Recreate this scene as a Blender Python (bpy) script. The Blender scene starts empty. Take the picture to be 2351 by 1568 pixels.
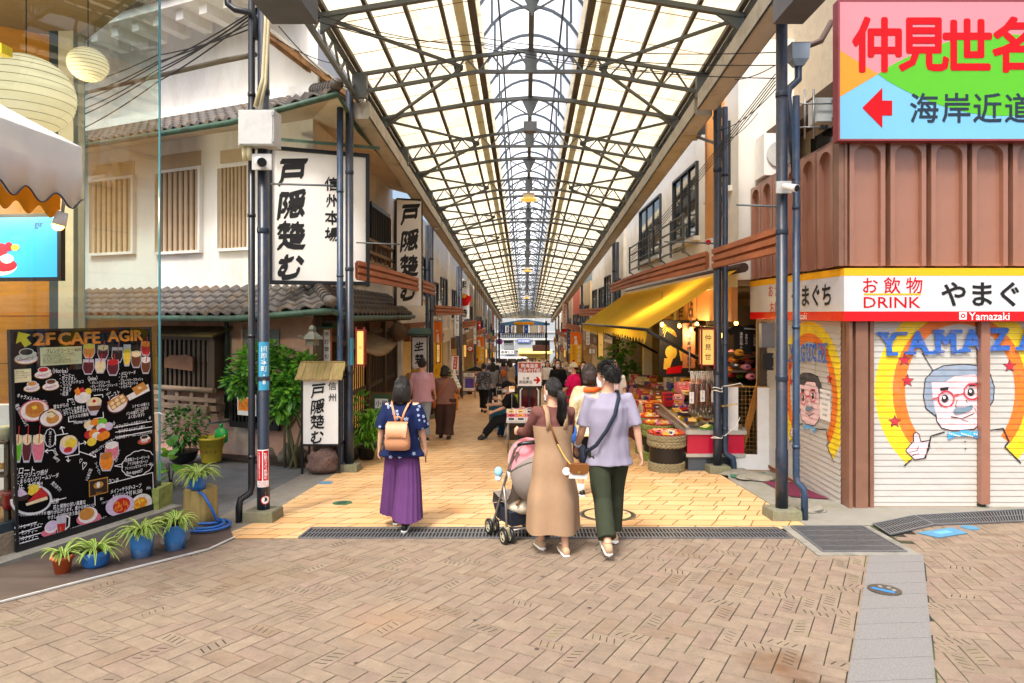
import bpy, bmesh, math, random
from mathutils import Vector as V, Matrix, noise
import numpy as np
R=math.radians; rnd=random.Random(7); C=bpy.context.scene.collection; SC=bpy.context.scene
# ---------------------------------------------------------------- camera, sky, sun, exposure
K,CX,CV,CH,S=1480.,1207.,720.,1.75,0.0689      # focal (px of a 2351 wide picture), vanishing point, eye height, street slope
cd=bpy.data.cameras.new('camera'); cam=bpy.data.objects.new('camera',cd); C.objects.link(cam); SC.camera=cam
cam.location=(0,0,CH); cam.rotation_euler=(R(90),0,0)
cd.sensor_width=36; cd.lens=36*K/2351; cd.shift_x=-(CX-1175.5)/2351; cd.shift_y=-(784-CV)/2351*1.0; cd.clip_end=2000; cd.clip_start=.05
w=bpy.data.worlds.new('World'); SC.world=w; w.use_nodes=True
nt=w.node_tree; bg=nt.nodes['Background']; sky=nt.nodes.new('ShaderNodeTexSky'); sky.sky_type='NISHITA'; sky.sun_disc=False
SUN_EL,SUN_AZ=R(58),R(205)                      # azimuth clockwise from +Y
sky.sun_elevation=SUN_EL; sky.sun_rotation=SUN_AZ; sky.air_density=1.0; sky.dust_density=6; sky.ozone_density=.6
nt.links.new(sky.outputs[0],bg.inputs[0]); bg.inputs[1].default_value=.15
sl=bpy.data.lights.new('sun','SUN'); so=bpy.data.objects.new('sun',sl); C.objects.link(so)
sl.energy=1.5; sl.angle=R(9); sl.color=(1,.985,.96)
so.rotation_euler=V((math.sin(SUN_AZ)*math.cos(SUN_EL),math.cos(SUN_AZ)*math.cos(SUN_EL),math.sin(SUN_EL))).to_track_quat('Z','Y').to_euler()
SC.view_settings.view_transform='Standard'; SC.view_settings.look='None'; SC.view_settings.gamma=1; SC.view_settings.exposure=.95
SC.render.engine='CYCLES'; SC.cycles.use_denoising=True; SC.cycles.max_bounces=8; SC.cycles.transparent_max_bounces=24; SC.cycles.diffuse_bounces=4
SC.cycles.caustics_reflective=False; SC.cycles.caustics_refractive=False; SC.cycles.sample_clamp_indirect=6
# ---------------------------------------------------------------- helpers
def gz(y): return -S*y
def P(u,v,d): return V(((u-CX)*d/K, d, CH-(v-CV)*d/K))
def G(u,v):
 d=CH*K/(v-CV-S*K); return V(((u-CX)*d/K,d,gz(d)))
def lin(c):
 if isinstance(c,str):
  c=[int(c[i:i+2],16)/255 for i in (0,2,4)]
 return tuple(x/12.92 if x<=.04045 else ((x+.055)/1.055)**2.4 for x in c)
MC={}
def mat(name,col='808080',rough=.6,metal=0,var=.15,scale=6,bump=0,bscale=60,emit=0,dark=None,dscale=3,damt=.5,spec=.5,coat=0,trans=0,stretch=None,ecol=None):
 if name in MC: return MC[name]
 m=bpy.data.materials.new(name); m.use_nodes=True; n=m.node_tree.nodes; L=m.node_tree.links
 b=n['Principled BSDF']; c=lin(col)+(1,)
 tc=n.new('ShaderNodeTexCoord'); vec=tc.outputs['Object']
 if stretch:
  mp=n.new('ShaderNodeMapping'); mp.inputs['Scale'].default_value=stretch; L.new(vec,mp.inputs[0]); vec=mp.outputs[0]
 out=None
 if var>0:
  t=n.new('ShaderNodeTexNoise'); t.inputs['Scale'].default_value=scale; t.inputs['Detail'].default_value=5; t.inputs['Roughness'].default_value=.65; L.new(vec,t.inputs['Vector'])
  r=n.new('ShaderNodeMapRange'); r.inputs[1].default_value=.28; r.inputs[2].default_value=.72; r.inputs[3].default_value=1-var; r.inputs[4].default_value=1+var*.7; L.new(t.outputs[0],r.inputs[0])
  mx=n.new('ShaderNodeMix'); mx.data_type='RGBA'; mx.blend_type='MULTIPLY'; mx.inputs[0].default_value=1; mx.inputs[6].default_value=c; L.new(r.outputs[0],mx.inputs[7]); out=mx.outputs[2]
 if dark:
  t2=n.new('ShaderNodeTexNoise'); t2.inputs['Scale'].default_value=dscale; t2.inputs['Detail'].default_value=8; t2.inputs['Roughness'].default_value=.7; L.new(vec,t2.inputs['Vector'])
  r2=n.new('ShaderNodeMapRange'); r2.inputs[1].default_value=.5; r2.inputs[2].default_value=.68; r2.inputs[3].default_value=0; r2.inputs[4].default_value=damt; L.new(t2.outputs[0],r2.inputs[0])
  m2=n.new('ShaderNodeMix'); m2.data_type='RGBA'; L.new(r2.outputs[0],m2.inputs[0]); m2.inputs[6].default_value=c
  if out: L.new(out,m2.inputs[6])
  m2.inputs[7].default_value=lin(dark)+(1,); out=m2.outputs[2]
 if out: L.new(out,b.inputs['Base Color'])
 else: b.inputs['Base Color'].default_value=c
 b.inputs['Roughness'].default_value=rough; b.inputs['Metallic'].default_value=metal; b.inputs['Specular IOR Level'].default_value=spec
 if coat: b.inputs['Coat Weight'].default_value=coat; b.inputs['Coat Roughness'].default_value=.12
 if bump:
  t3=n.new('ShaderNodeTexNoise'); t3.inputs['Scale'].default_value=bscale; t3.inputs['Detail'].default_value=6; L.new(vec,t3.inputs['Vector'])
  bp=n.new('ShaderNodeBump'); bp.inputs['Strength'].default_value=bump; bp.inputs['Distance'].default_value=.02; L.new(t3.outputs[0],bp.inputs['Height']); L.new(bp.outputs[0],b.inputs['Normal'])
 if emit:
  if out and not ecol: L.new(out,b.inputs['Emission Color'])
  else: b.inputs['Emission Color'].default_value=(lin(ecol) if ecol else lin(col))+(1,)
  b.inputs['Emission Strength'].default_value=emit
 if trans:
  tr=n.new('ShaderNodeBsdfTranslucent');
  if out: L.new(out,tr.inputs[0])
  else: tr.inputs[0].default_value=c
  ms=n.new('ShaderNodeMixShader'); ms.inputs[0].default_value=trans; L.new(b.outputs[0],ms.inputs[1]); L.new(tr.outputs[0],ms.inputs[2]); L.new(ms.outputs[0],n['Material Output'].inputs[0])
 MC[name]=m; return m
def sepbuild(fn,keys,name,par,m):
 for k in keys: mb=MB(m); fn(mb,k); mb.build(name,par)
def glass_mat(name,tint='e8f4f0',mirror=.12,rough=0.0,alpha=.8):
 if name in MC: return MC[name]
 m=bpy.data.materials.new(name); m.use_nodes=True; n=m.node_tree.nodes; L=m.node_tree.links; n.remove(n['Principled BSDF'])
 tr=n.new('ShaderNodeBsdfTransparent'); tr.inputs[0].default_value=lin(tint)+(1,)
 gl=n.new('ShaderNodeBsdfGlossy'); gl.inputs['Roughness'].default_value=rough
 fr=n.new('ShaderNodeLayerWeight'); pw=n.new('ShaderNodeMath'); pw.operation='POWER'; pw.inputs[1].default_value=4; L.new(fr.outputs['Facing'],pw.inputs[0]); fr=pw
 a=n.new('ShaderNodeMath'); a.operation='ADD'; a.inputs[1].default_value=mirror+.02; L.new(fr.outputs[0],a.inputs[0])
 ms=n.new('ShaderNodeMixShader'); L.new(a.outputs[0],ms.inputs[0]); L.new(tr.outputs[0],ms.inputs[1]); L.new(gl.outputs[0],ms.inputs[2]); L.new(ms.outputs[0],n['Material Output'].inputs[0])
 MC[name]=m; return m
def wloc(o):
 l=V((0,0,0))
 while o: l=l+o.location; o=o.parent
 return l
def tag(o,label=None,cat=None,group=None,kind=None):
 if label: o['label']=label
 if cat: o['category']=cat
 if group: o['group']=group
 if kind: o['kind']=kind
 return o
def empty(name,loc,label=None,cat=None,group=None,kind=None):
 o=bpy.data.objects.new(name,None); o.location=loc; o.empty_display_size=.1; C.objects.link(o); return tag(o,label,cat,group,kind)
def dup(root,loc,rotz=0,label=None,group=None):
 def cp(o,par):
  c=o.copy(); C.objects.link(c); c.parent=par
  for ch in [x for x in bpy.data.objects if x.parent==o]: cp(ch,c)
  return c
 r=cp(root,None); r.location=loc; r.rotation_euler=(0,0,rotz)
 if label: r['label']=label
 if group: r['group']=group
 return r
def fr(o,x,y):
 x=V(x).normalized(); y=V(y); z=x.cross(y).normalized(); y=z.cross(x).normalized()
 return Matrix(((x.x,y.x,z.x,o[0]),(x.y,y.y,z.y,o[1]),(x.z,y.z,z.z,o[2]),(0,0,0,1)))
TXT={}
def text_geo(s,off=0.0):
 k=(s,off)
 if k in TXT: return TXT[k]
 c=bpy.data.curves.new('t','FONT'); c.body=s; c.offset=off; c.resolution_u=2
 o=bpy.data.objects.new('t',c); C.objects.link(o); dg=bpy.context.evaluated_depsgraph_get()
 me=bpy.data.meshes.new_from_object(o.evaluated_get(dg));
 vs=[(v.co.x,v.co.y) for v in me.vertices]; fs=[tuple(p.vertices) for p in me.polygons]
 bpy.data.objects.remove(o); bpy.data.curves.remove(c); bpy.data.meshes.remove(me)
 if vs:
  x0=min(v[0] for v in vs);x1=max(v[0] for v in vs);y0=min(v[1] for v in vs);y1=max(v[1] for v in vs)
 else: x0=x1=y0=y1=0
 TXT[k]=(vs,fs,(x0,x1,y0,y1)); return TXT[k]
class MB:
 def __init__(s,m=None,sm=False): s.v=[];s.f=[];s.mi=[];s.sf=[];s.mats=[];s.cur=0;s.sm=sm;s.T=None; m and s.m(m)
 def m(s,m):
  if m not in s.mats: s.mats.append(m)
  s.cur=s.mats.index(m); return s
 def add(s,vs,fs,sm=None):
  k=len(s.v)
  s.v+= [s.T@V(p) for p in vs] if s.T is not None else [V(p) for p in vs]
  s.f+=[tuple(i+k for i in f) for f in fs]; s.mi+=[s.cur]*len(fs); s.sf+=[s.sm if sm is None else sm]*len(fs); return s
 def box(s,x0,x1,y0,y1,z0,z1):
  return s.add([(x0,y0,z0),(x1,y0,z0),(x1,y1,z0),(x0,y1,z0),(x0,y0,z1),(x1,y0,z1),(x1,y1,z1),(x0,y1,z1)],[(3,2,1,0),(4,5,6,7),(0,1,5,4),(1,2,6,5),(2,3,7,6),(3,0,4,7)],False)
 def cbox(s,c,sz,rz=0,M=None):
  M=M or (Matrix.Translation(V(c))@Matrix.Rotation(rz,4,'Z')); a,b,h=sz[0]/2,sz[1]/2,sz[2]/2
  t=s.T; s.T=M if t is None else t@M; s.box(-a,a,-b,b,-h,h); s.T=t; return s
 def quad(s,a,b,c,d): return s.add([a,b,c,d],[(0,1,2,3)],False)
 def poly(s,pts): return s.add(pts,[tuple(range(len(pts)))],False)
 def prism(s,pts,vec,sm=False):
  n=len(pts); vec=V(vec); q=[V(p)+vec for p in pts]
  return s.add(list(pts)+q,[tuple(range(n))[::-1],tuple(range(n,2*n))]+[(i,(i+1)%n,n+(i+1)%n,n+i) for i in range(n)],sm)
 def loft(s,rings,closed=True,cap=True,sm=True):
  n=len(rings[0]); vs=[p for r in rings for p in r]; fs=[]
  for i in range(len(rings)-1):
   for j in range(n if closed else n-1):
    a=i*n+j;b=i*n+(j+1)%n; fs.append((a,b,b+n,a+n))
  k=len(s.f); s.add(vs,fs,sm)
  if cap: b=len(s.v)-len(vs); s.f+=[tuple(b+i for i in range(n))[::-1],tuple(b+len(vs)-n+i for i in range(n))]; s.mi+=[s.cur]*2; s.sf+=[False]*2
  return s
 def tube(s,pts,r,n=8,cap=True,ry=None,sm=True):
  pts=[V(p) for p in pts]; m=len(pts); rs=r if isinstance(r,(list,tuple)) else [r]*m
  rings=[]; up=None
  for i,p in enumerate(pts):
   t=(pts[min(i+1,m-1)]-pts[max(i-1,0)]).normalized()
   if up is None: up=V((0,0,1)) if abs(t.z)<.9 else V((0,1,0))
   a=t.cross(up).normalized(); up=a.cross(t).normalized()
   rings.append([p+(a*math.cos(2*math.pi*j/n)+up*math.sin(2*math.pi*j/n)*(ry or 1))*rs[i] for j in range(n)])
  return s.loft(rings,True,cap,sm)
 def beam(s,a,b,w,h=None):
  a=V(a);b=V(b);t=(b-a).normalized(); h=h or w; up=V((0,0,1)) if abs(t.z)<.95 else V((0,1,0)); x=t.cross(up).normalized()*w/2; y=x.cross(t).normalized()*h/2
  return s.loft([[p-x-y,p+x-y,p+x+y,p-x+y] for p in (a,b)],True,True,False)
 def lathe(s,prof,c=(0,0,0),n=16,cap=True,sm=True,sx=1,sy=1):
  c=V(c); return s.loft([[c+V((r*sx*math.cos(2*math.pi*j/n),r*sy*math.sin(2*math.pi*j/n),z)) for j in range(n)] for r,z in prof],True,cap,sm)
 def ell(s,c,r,n=12,m=8,M=None,sm=True):
  c=V(c); r=(r,r,r) if not isinstance(r,(tuple,list)) else r; rings=[]
  for i in range(m+1):
   t=math.pi*(i+.02*(i==0)-.02*(i==m))/m; rings.append([(V((math.sin(t)*math.cos(2*math.pi*j/n)*r[0],math.sin(t)*math.sin(2*math.pi*j/n)*r[1],-math.cos(t)*r[2]))) for j in range(n)])
  if M is not None: rings=[[M@p for p in q] for q in rings]
  return s.loft([[c+p for p in q] for q in rings],True,True,sm)
 def text(s,t,h,M,off=0.0,ax='c',sx=1.0,z=0.0,ay='c',maxw=None):
  r_,n_=(off,9) if off>.009 else (0,1); vs,fs,(x0,x1,y0,y1)=text_geo(t,0 if n_>1 else off)
  if not vs: return s
  if maxw and (x1-x0)*h*sx>maxw: sx=maxw/((x1-x0)*h)
  cx=(x0+x1)/2 if ax=='c' else (x0 if ax=='l' else x1); cy=.36 if ay=='c' else (y0+y1)/2
  for i in range(n_):
   q=(0,0) if i==0 else (r_*math.cos(i*2*math.pi/(n_-1)),r_*math.sin(i*2*math.pi/(n_-1)))
   s.add([M@V(((a-cx+q[0])*h*sx,(b-cy+q[1])*h,z+.0002*i)) for a,b in vs],fs,False)
  return s
 def vtext(s,t,h,M,step=1.05,off=0.0,sx=1.0,z=0.0,brush=None):
  n=len(t); brush=off>=.012 if brush is None else brush
  for i,ch in enumerate(t):
   if brush:
    vs,fs,(x0,x1,y0,y1)=text_geo(ch,0); cx,cy=(x0+x1)/2,(y0+y1)/2; q=random.Random(ord(ch)); k=q.uniform(.94,1.06); sh=q.uniform(.06,.2); ox=q.uniform(-.04,.04); yy=((n-1)/2-i)*h*step
    for j in range(7):
     f=(j-3)/3; r=off*(2.1 if len(vs)<230 else 1.3)*f; a=.75+.35*f*f; w_=1+.25*math.cos(j)
     s.add([M@V((((a_-cx)*k*sx+(b-cy)*(.04)+.03*math.sin(5*(b-cy)+ord(ch))+r*math.cos(a)+ox)*h,((b-cy)*k+(a_-cx)*sh+.03*math.sin(6*(a_-cx)+ord(ch))+r*math.sin(a)*w_)*h+yy,z+.0002*j)) for a_,b in vs],fs,False)
    continue
   s.text(ch,h,M@Matrix.Translation(V((0,((n-1)/2-i)*h*step,0))),off,sx=sx,z=z,ay='m')
  return s
 def build(s,name,parent=None,label=None,cat=None,group=None,kind=None,base=True):
  me=bpy.data.meshes.new(name); vs=s.v
  if parent is not None: off=wloc(parent); vs=[p-off for p in vs]
  elif base and vs:
   off=V(((min(p.x for p in vs)+max(p.x for p in vs))/2,(min(p.y for p in vs)+max(p.y for p in vs))/2,min(p.z for p in vs))); vs=[p-off for p in vs]
  else: off=V((0,0,0))
  me.from_pydata([tuple(p) for p in vs],[],s.f)
  for m in s.mats: me.materials.append(m)
  me.polygons.foreach_set('material_index',s.mi); me.polygons.foreach_set('use_smooth',s.sf); me.update()
  o=bpy.data.objects.new(name,me); C.objects.link(o)
  if parent is not None: o.parent=parent
  else: o.location=off
  return tag(o,label,cat,group,kind)
class Wall:
 """vertical plane through two plan points; t runs from a to b, outward faces the street (towards the camera side)"""
 def __init__(s,a,b,flip=False):
  s.a=V((a[0],a[1])); s.d=V((b[0]-a[0],b[1]-a[1])); s.len=s.d.length; s.d=s.d/s.len
  n=V((s.d.y,-s.d.x));
  if n.dot(-s.a)<0: n=-n
  s.n=-n if flip else n
 def uv(s,u,v,off=0):
  q=s.a+s.n*off; k=(u-CX)/K   # x=k*d,y=d
  d=(q.x*s.d.y-q.y*s.d.x)/(k*s.d.y-s.d.x); p=V((k*d,d)); return (p-q).dot(s.d), CH-(v-CV)*d/K
 def p(s,t,z,off=0):
  q=s.a+s.d*t+s.n*off; return V((q.x,q.y,z))
 def box(s,mb,t0,t1,z0,z1,o0,o1):
  a=[s.p(t,z,o) for z in (z0,z1) for t,o in ((t0,o0),(t1,o0),(t1,o1),(t0,o1))]
  return mb.add(a,[(3,2,1,0),(4,5,6,7),(0,1,5,4),(1,2,6,5),(2,3,7,6),(3,0,4,7)],False)
 def ubox(s,mb,u0,v0,u1,v1,o0,o1):
  t0,z0=s.uv(u0,v0,o1); t1,_=s.uv(u1,v0,o1); tm,za=s.uv((u0+u1)/2,v0,o1); _,zb=s.uv((u0+u1)/2,v1,o1)
  return s.box(mb,min(t0,t1),max(t0,t1),min(za,zb),max(za,zb),o0,o1)
 def M(s,t,z,off=0):
  """text frame at a point: x runs to the reader's right"""
  x=s.d if V((s.n.y*-1,s.n.x)).dot(s.d)>0 else -s.d
  return fr(s.p(t,z,off),(x.x,x.y,0),(0,0,1))
def facing(o,rz=0):  # frame facing -Y (towards the camera), turned by rz
 return fr(o,(math.cos(rz),math.sin(rz),0),(0,0,1))
def homog(src,dst):
 A=[];B=[]
 for (x,y),(X,Y) in zip(src,dst):
  A+=[[x,y,1,0,0,0,-X*x,-X*y],[0,0,0,x,y,1,-Y*x,-Y*y]]; B+=[X,Y]
 h=np.linalg.solve(np.array(A,float),np.array(B,float))
 def f(x,y):
  k=h[6]*x+h[7]*y+1; return (h[0]*x+h[1]*y+h[2])/k,(h[3]*x+h[4]*y+h[5])/k
 return f
# ---------------------------------------------------------------- shared materials
mPOST=mat('post_paint','212c3b',.36,var=.2,scale=5,dark='7a5540',dscale=11,damt=.18,spec=.5)
mSTEEL=mat('roof_steel','62696b',.5,var=.2,scale=4)
mWHITE=mat('white_paint','eceae6',.55,var=.06,scale=3)
mSIGN=mat('sign_white','f1f1ef',.3,var=.03)
mBLACK=mat('black_paint','141416',.4,var=.1)
mINK=mat('ink','0d0d0f',.55,var=0)
mRED=mat('red_paint','c40a16',.5,var=.08,spec=.2)
mWOODD=mat('dark_wood','473829',.6,var=.35,scale=5,stretch=(1,1,.15),bump=.1)
mWOODB=mat('band_wood','a8633c',.55,var=.35,scale=9,stretch=(1,.2,1))
mCONC=mat('concrete','8d8a80',.85,var=.25,scale=7,dark='4f5044',dscale=4,damt=.6,bump=.25,bscale=90)
mMETAL=mat('grey_metal','9a9c9c',.35,metal=.7,var=.1)
mGREYB=mat('box_grey','c4c5c2',.5,var=.08,dark='6e6659',dscale=4,damt=.3)
mPLAST=mat('black_plastic','1a1b1d',.35,var=0)
mGLASSD=mat('dark_glass','1d2527',.06,var=.3,scale=2,spec=.8)
mGLOW=mat('lantern_glow','ffc04a',.5,var=0,emit=2.2)
mBULB=mat('bulb_glow','ffb648',.5,var=0,emit=9)
# ---------------------------------------------------------------- ground, paving, road furniture set in the ground
def gp(x,y,z=0): return V((x,y,gz(y)+z))
def nodes_mat(name,rough=.6):
 m=bpy.data.materials.new(name); m.use_nodes=True; MC[name]=m; return m,m.node_tree.nodes,m.node_tree.links,m.node_tree.nodes['Principled BSDF']
def pave_mat():
 m,n,L,b=nodes_mat('stamped_paving'); tc=n.new('ShaderNodeTexCoord')
 nz=n.new('ShaderNodeTexNoise'); nz.inputs['Scale'].default_value=1.7; nz.inputs['Detail'].default_value=4; L.new(tc.outputs['Object'],nz.inputs['Vector'])
 ad=n.new('ShaderNodeMix'); ad.data_type='RGBA'; ad.blend_type='LINEAR_LIGHT'; ad.inputs[0].default_value=.045; L.new(tc.outputs['Object'],ad.inputs[6]); L.new(nz.outputs['Color'],ad.inputs[7])
 mp=n.new('ShaderNodeMapping'); mp.inputs['Rotation'].default_value=(0,0,R(1.5)); sx_=n.new('ShaderNodeSeparateXYZ'); L.new(ad.outputs[2],sx_.inputs[0]); sm_=n.new('ShaderNodeMath'); sm_.operation='MULTIPLY_ADD'; sm_.inputs[1].default_value=-.5; L.new(sx_.outputs[1],sm_.inputs[0]); L.new(sx_.outputs[0],sm_.inputs[2]); cx_=n.new('ShaderNodeCombineXYZ'); L.new(sm_.outputs[0],cx_.inputs[0]); L.new(sx_.outputs[1],cx_.inputs[1]); L.new(cx_.outputs[0],mp.inputs[0])
 bk=n.new('ShaderNodeTexBrick'); bk.inputs['Scale'].default_value=1; bk.inputs['Brick Width'].default_value=.4; bk.inputs['Row Height'].default_value=.23; bk.inputs['Mortar Size'].default_value=.0085; bk.inputs['Mortar Smooth'].default_value=.35; bk.inputs['Bias'].default_value=-.1
 bk.offset=.37; bk.squash=.75; bk.squash_frequency=3
 bk.inputs[1].default_value=lin('dfbd8e')+(1,); bk.inputs[2].default_value=lin('d0a673')+(1,); bk.inputs[3].default_value=lin('6b4219')+(1,)
 L.new(mp.outputs[0],bk.inputs[0])
 n2=n.new('ShaderNodeTexNoise'); n2.inputs['Scale'].default_value=2.2; n2.inputs['Detail'].default_value=7; n2.inputs['Roughness'].default_value=.7; L.new(tc.outputs['Object'],n2.inputs['Vector'])
 r=n.new('ShaderNodeMapRange'); r.inputs[1].default_value=.35; r.inputs[2].default_value=.66; r.inputs[3].default_value=0; r.inputs[4].default_value=1.1; L.new(n2.outputs[0],r.inputs[0])
 mx=n.new('ShaderNodeMix'); mx.data_type='RGBA'; mx.blend_type='MULTIPLY'; L.new(bk.outputs[0],mx.inputs[6]); mx.inputs[7].default_value=(1.0,.84,.64,1)
 ml=n.new('ShaderNodeMath'); ml.operation='MULTIPLY'; ml.inputs[1].default_value=.7; L.new(r.outputs[0],ml.inputs[0]); L.new(ml.outputs[0],mx.inputs[0])
 n3=n.new('ShaderNodeTexNoise'); n3.inputs['Scale'].default_value=.9; n3.inputs['Detail'].default_value=9; n3.inputs['Roughness'].default_value=.75; L.new(tc.outputs['Object'],n3.inputs['Vector'])
 r3=n.new('ShaderNodeMapRange'); r3.inputs[1].default_value=.52; r3.inputs[2].default_value=.7; r3.inputs[4].default_value=.55; L.new(n3.outputs[0],r3.inputs[0])
 m3=n.new('ShaderNodeMix'); m3.data_type='RGBA'; L.new(r3.outputs[0],m3.inputs[0]); L.new(mx.outputs[2],m3.inputs[6]); m3.inputs[7].default_value=lin('e0b987')+(1,)
 L.new(m3.outputs[2],b.inputs['Base Color']); b.inputs['Roughness'].default_value=.48
 iv=n.new('ShaderNodeMath'); iv.operation='MULTIPLY_ADD'; iv.inputs[1].default_value=-1; L.new(bk.outputs['Fac'],iv.inputs[0]); L.new(n2.outputs[0],iv.inputs[2])
 bp=n.new('ShaderNodeBump'); bp.inputs['Strength'].default_value=.5; bp.inputs['Distance'].default_value=.008; L.new(iv.outputs[0],bp.inputs['Height']); L.new(bp.outputs[0],b.inputs['Normal'])
 return m
mASPH=mat('asphalt','6c6d6e',.85,var=.2,scale=3,dark='3c3f42',dscale=1.1,damt=.55,bump=.5,bscale=160)
def sheet(name,pts,z,m,kind='structure',**k):
 mb=MB(m); mb.poly([gp(x,y,z) for x,y in pts]); return mb.build(name,kind=kind,base=False,**k)
sheet('ground',[(-160,-60),(160,-60),(160,260),(-160,260)],-.06,mat('far_asphalt','5f6061',.9,var=.2,scale=1))
sheet('alley_road',[(-30,5.4),(-2.88,5.4),(-2.88,14),(-30,34)],-.012,mASPH)
sheet('arcade_paving',[(-2.88,6.6),(2.92,6.6),(2.92,76),(-2.88,76)],.004,pave_mat())
sheet('arcade_apron',[(-3.0,6.24),(-2.2,6.24),(-2.2,6.6),(-2.88,6.6),(-2.88,6.9)],.0042,MC['stamped_paving'])
# grooved edging slabs at the left of the arcade
mb=MB(mat('edging_slab','a0998d',.85,var=.2,scale=5,bump=.2)); mb.poly([gp(x,y,0) for x,y in ((-3.36,6.3),(-2.884,6.3),(-2.884,10.1),(-3.36,10.1))])
mb.m(mat('groove','4d4a45',.9)); y=6.35
while y<10:
 mb.poly([gp(x,yy,.001) for x,yy in ((-3.35,y),(-2.89,y),(-2.89,y+.012),(-3.35,y+.012))]); y+=.034
mb.build('edging_strip',kind='structure',base=False)
# herringbone plaza
mMORT=mat('brick_joint','302b22',.95,var=.4,scale=30,dark='5e7a20',dscale=1.3,damt=.75)
bricks=[mat('brick_%s'%k,c,.8,var=.22,scale=9,bump=.5,bscale=220,dark='6d5a4a',dscale=60,damt=.45) for k,c in zip(('tan','sand','buff','rose','clay'),('907f6c','94836f','8d7c69','907c6b','8b7763'))]
def add_spot(m,p,r0,r1,col):
 n=m.node_tree.nodes; L=m.node_tree.links; b=n['Principled BSDF']; src=b.inputs['Base Color'].links[0].from_socket; tc=n.new('ShaderNodeTexCoord'); d=n.new('ShaderNodeVectorMath'); d.operation='DISTANCE'; L.new(tc.outputs['Object'],d.inputs[0]); d.inputs[1].default_value=p
 t=n.new('ShaderNodeTexNoise'); t.inputs['Scale'].default_value=7; t.inputs['Detail'].default_value=6; L.new(tc.outputs['Object'],t.inputs['Vector']); a=n.new('ShaderNodeMath'); a.operation='MULTIPLY_ADD'; a.inputs[1].default_value=-.5; L.new(t.outputs[0],a.inputs[0]); L.new(d.outputs['Value'],a.inputs[2])
 r=n.new('ShaderNodeMapRange'); r.inputs[1].default_value=r0; r.inputs[2].default_value=r1; r.inputs[3].default_value=.75; r.inputs[4].default_value=0; L.new(a.outputs[0],r.inputs[0]); x=n.new('ShaderNodeMix'); x.data_type='RGBA'; L.new(r.outputs[0],x.inputs[0]); L.new(src,x.inputs[6]); x.inputs[7].default_value=lin(col)+(1,); L.new(x.outputs[2],b.inputs['Base Color'])
for m_ in bricks:
 for p_,r0,r1,c_ in (((1.45,3.66,gz(3.66)),-.24,.02,'6f4a22'),((1.55,3.3,gz(3.3)),-.2,.0,'4f3a20'),((-.9,4.3,gz(4.3)),-.3,.2,'9c7f62'),((-2.2,5.2,gz(5.2)),-.3,.3,'7d6b52')): add_spot(m_,p_,r0,r1,c_)
mSLOT=mat('slot_dirt','2e2a1c',.95,var=.5,scale=20,dark='6c7d1e',dscale=2.5,damt=.9)
def herring(name,ang,inside,org=(0,0)):
 mb=MB(mMORT); ca,sa=math.cos(ang),math.sin(ang); W=.122; g=.0034
 for i in range(-60,60):
  for j in range(-30,30):
   for kind in (0,1):
    a,b=i+2*j,i-2*j
    x0,y0,x1,y1=(a,b,a+2,b+1) if kind==0 else (a,b+1,a+1,b+3)
    cx,cy=(x0+x1)/2*W,(y0+y1)/2*W; X=cx*ca-cy*sa+org[0]; Y=cx*sa+cy*ca+org[1]
    if not inside(X,Y): continue
    q=lambda x,y,z:gp(x*ca-y*sa+org[0],x*sa+y*ca+org[1],z)
    a0,b0,a1,b1=x0*W+g,y0*W+g,x1*W-g,y1*W-g; dz=rnd.uniform(-.0015,.0008)
    mb.m(rnd.choices(bricks,(5,4,4,2.4,1.1))[0]); c=.0015
    o=[q(a0,b0,-.008),q(a1,b0,-.008),q(a1,b1,-.008),q(a0,b1,-.008)]; m1=[q(a0,b0,dz-c),q(a1,b0,dz-c),q(a1,b1,dz-c),q(a0,b1,dz-c)]; t=[q(a0+c,b0+c,dz),q(a1-c,b0+c,dz),q(a1-c,b1-c,dz),q(a0+c,b1-c,dz)]
    mb.add(o+m1+t,[(8,9,10,11)]+[(k,(k+1)%4,4+(k+1)%4,4+k) for k in range(4)]+[(4+k,4+(k+1)%4,8+(k+1)%4,8+k) for k in range(4)])
    if rnd.random()<.2:
     mb.m(mSLOT); s=rnd.choice((-1,1))*.012; e=.003+rnd.random()*.0018; hl=.026+rnd.random()*.012
     for k in range(4):
      f=(k+1)/5+.02*rnd.uniform(-1,1);
      if kind==0: xc=a0+(a1-a0)*f; yc=(b0+b1)/2; mb.poly([q(xc-s-e,yc-hl,dz+.0006),q(xc-s+e,yc-hl,dz+.0006),q(xc+s+e,yc+hl,dz+.0006),q(xc+s-e,yc+hl,dz+.0006)])
      else: yc=b0+(b1-b0)*f; xc=(a0+a1)/2; mb.poly([q(xc-hl,yc-s-e,dz+.0006),q(xc+hl,yc+s-e,dz+.0006),q(xc+hl,yc+s+e,dz+.0006),q(xc-hl,yc-s+e,dz+.0006)])
 mb.build(name,kind='structure',base=False)
sheet('paving_bed',[(-9,-4),(9,-4),(9,7.6),(3,7.6),(3,6.5),(-9,6.5)],-.007,mMORT)
sl_=lambda x,y:(x-1.73)*(5.68-3.48)-(y-3.48)*(3.02-1.73)     # >0 right of the strip's left edge
herring('brick_paving',R(-30),lambda x,y: -5<x<3.3 and 2.0<y<6.42 and sl_(x,y)<.34)
herring('brick_paving_beside_shop',R(-14),lambda x,y: 1.7<x<8 and 2.0<y<7.4 and sl_(x,y)>.8 and y<7.35,(.03,.05))
def Gz(pts,z): return [G(*q)+V((0,0,z)) for q in pts]
mGRAN=mat('granite','83817e',.8,var=.3,scale=120,dark='5f5f60',dscale=90,damt=.5,bump=.15,bscale=200)
mb=MB(mGRAN); A,B=V((3.05,5.72)),V((3.55,5.74)); d0=V((-1.29,-2.2)).normalized(); k=0; y=0
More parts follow.
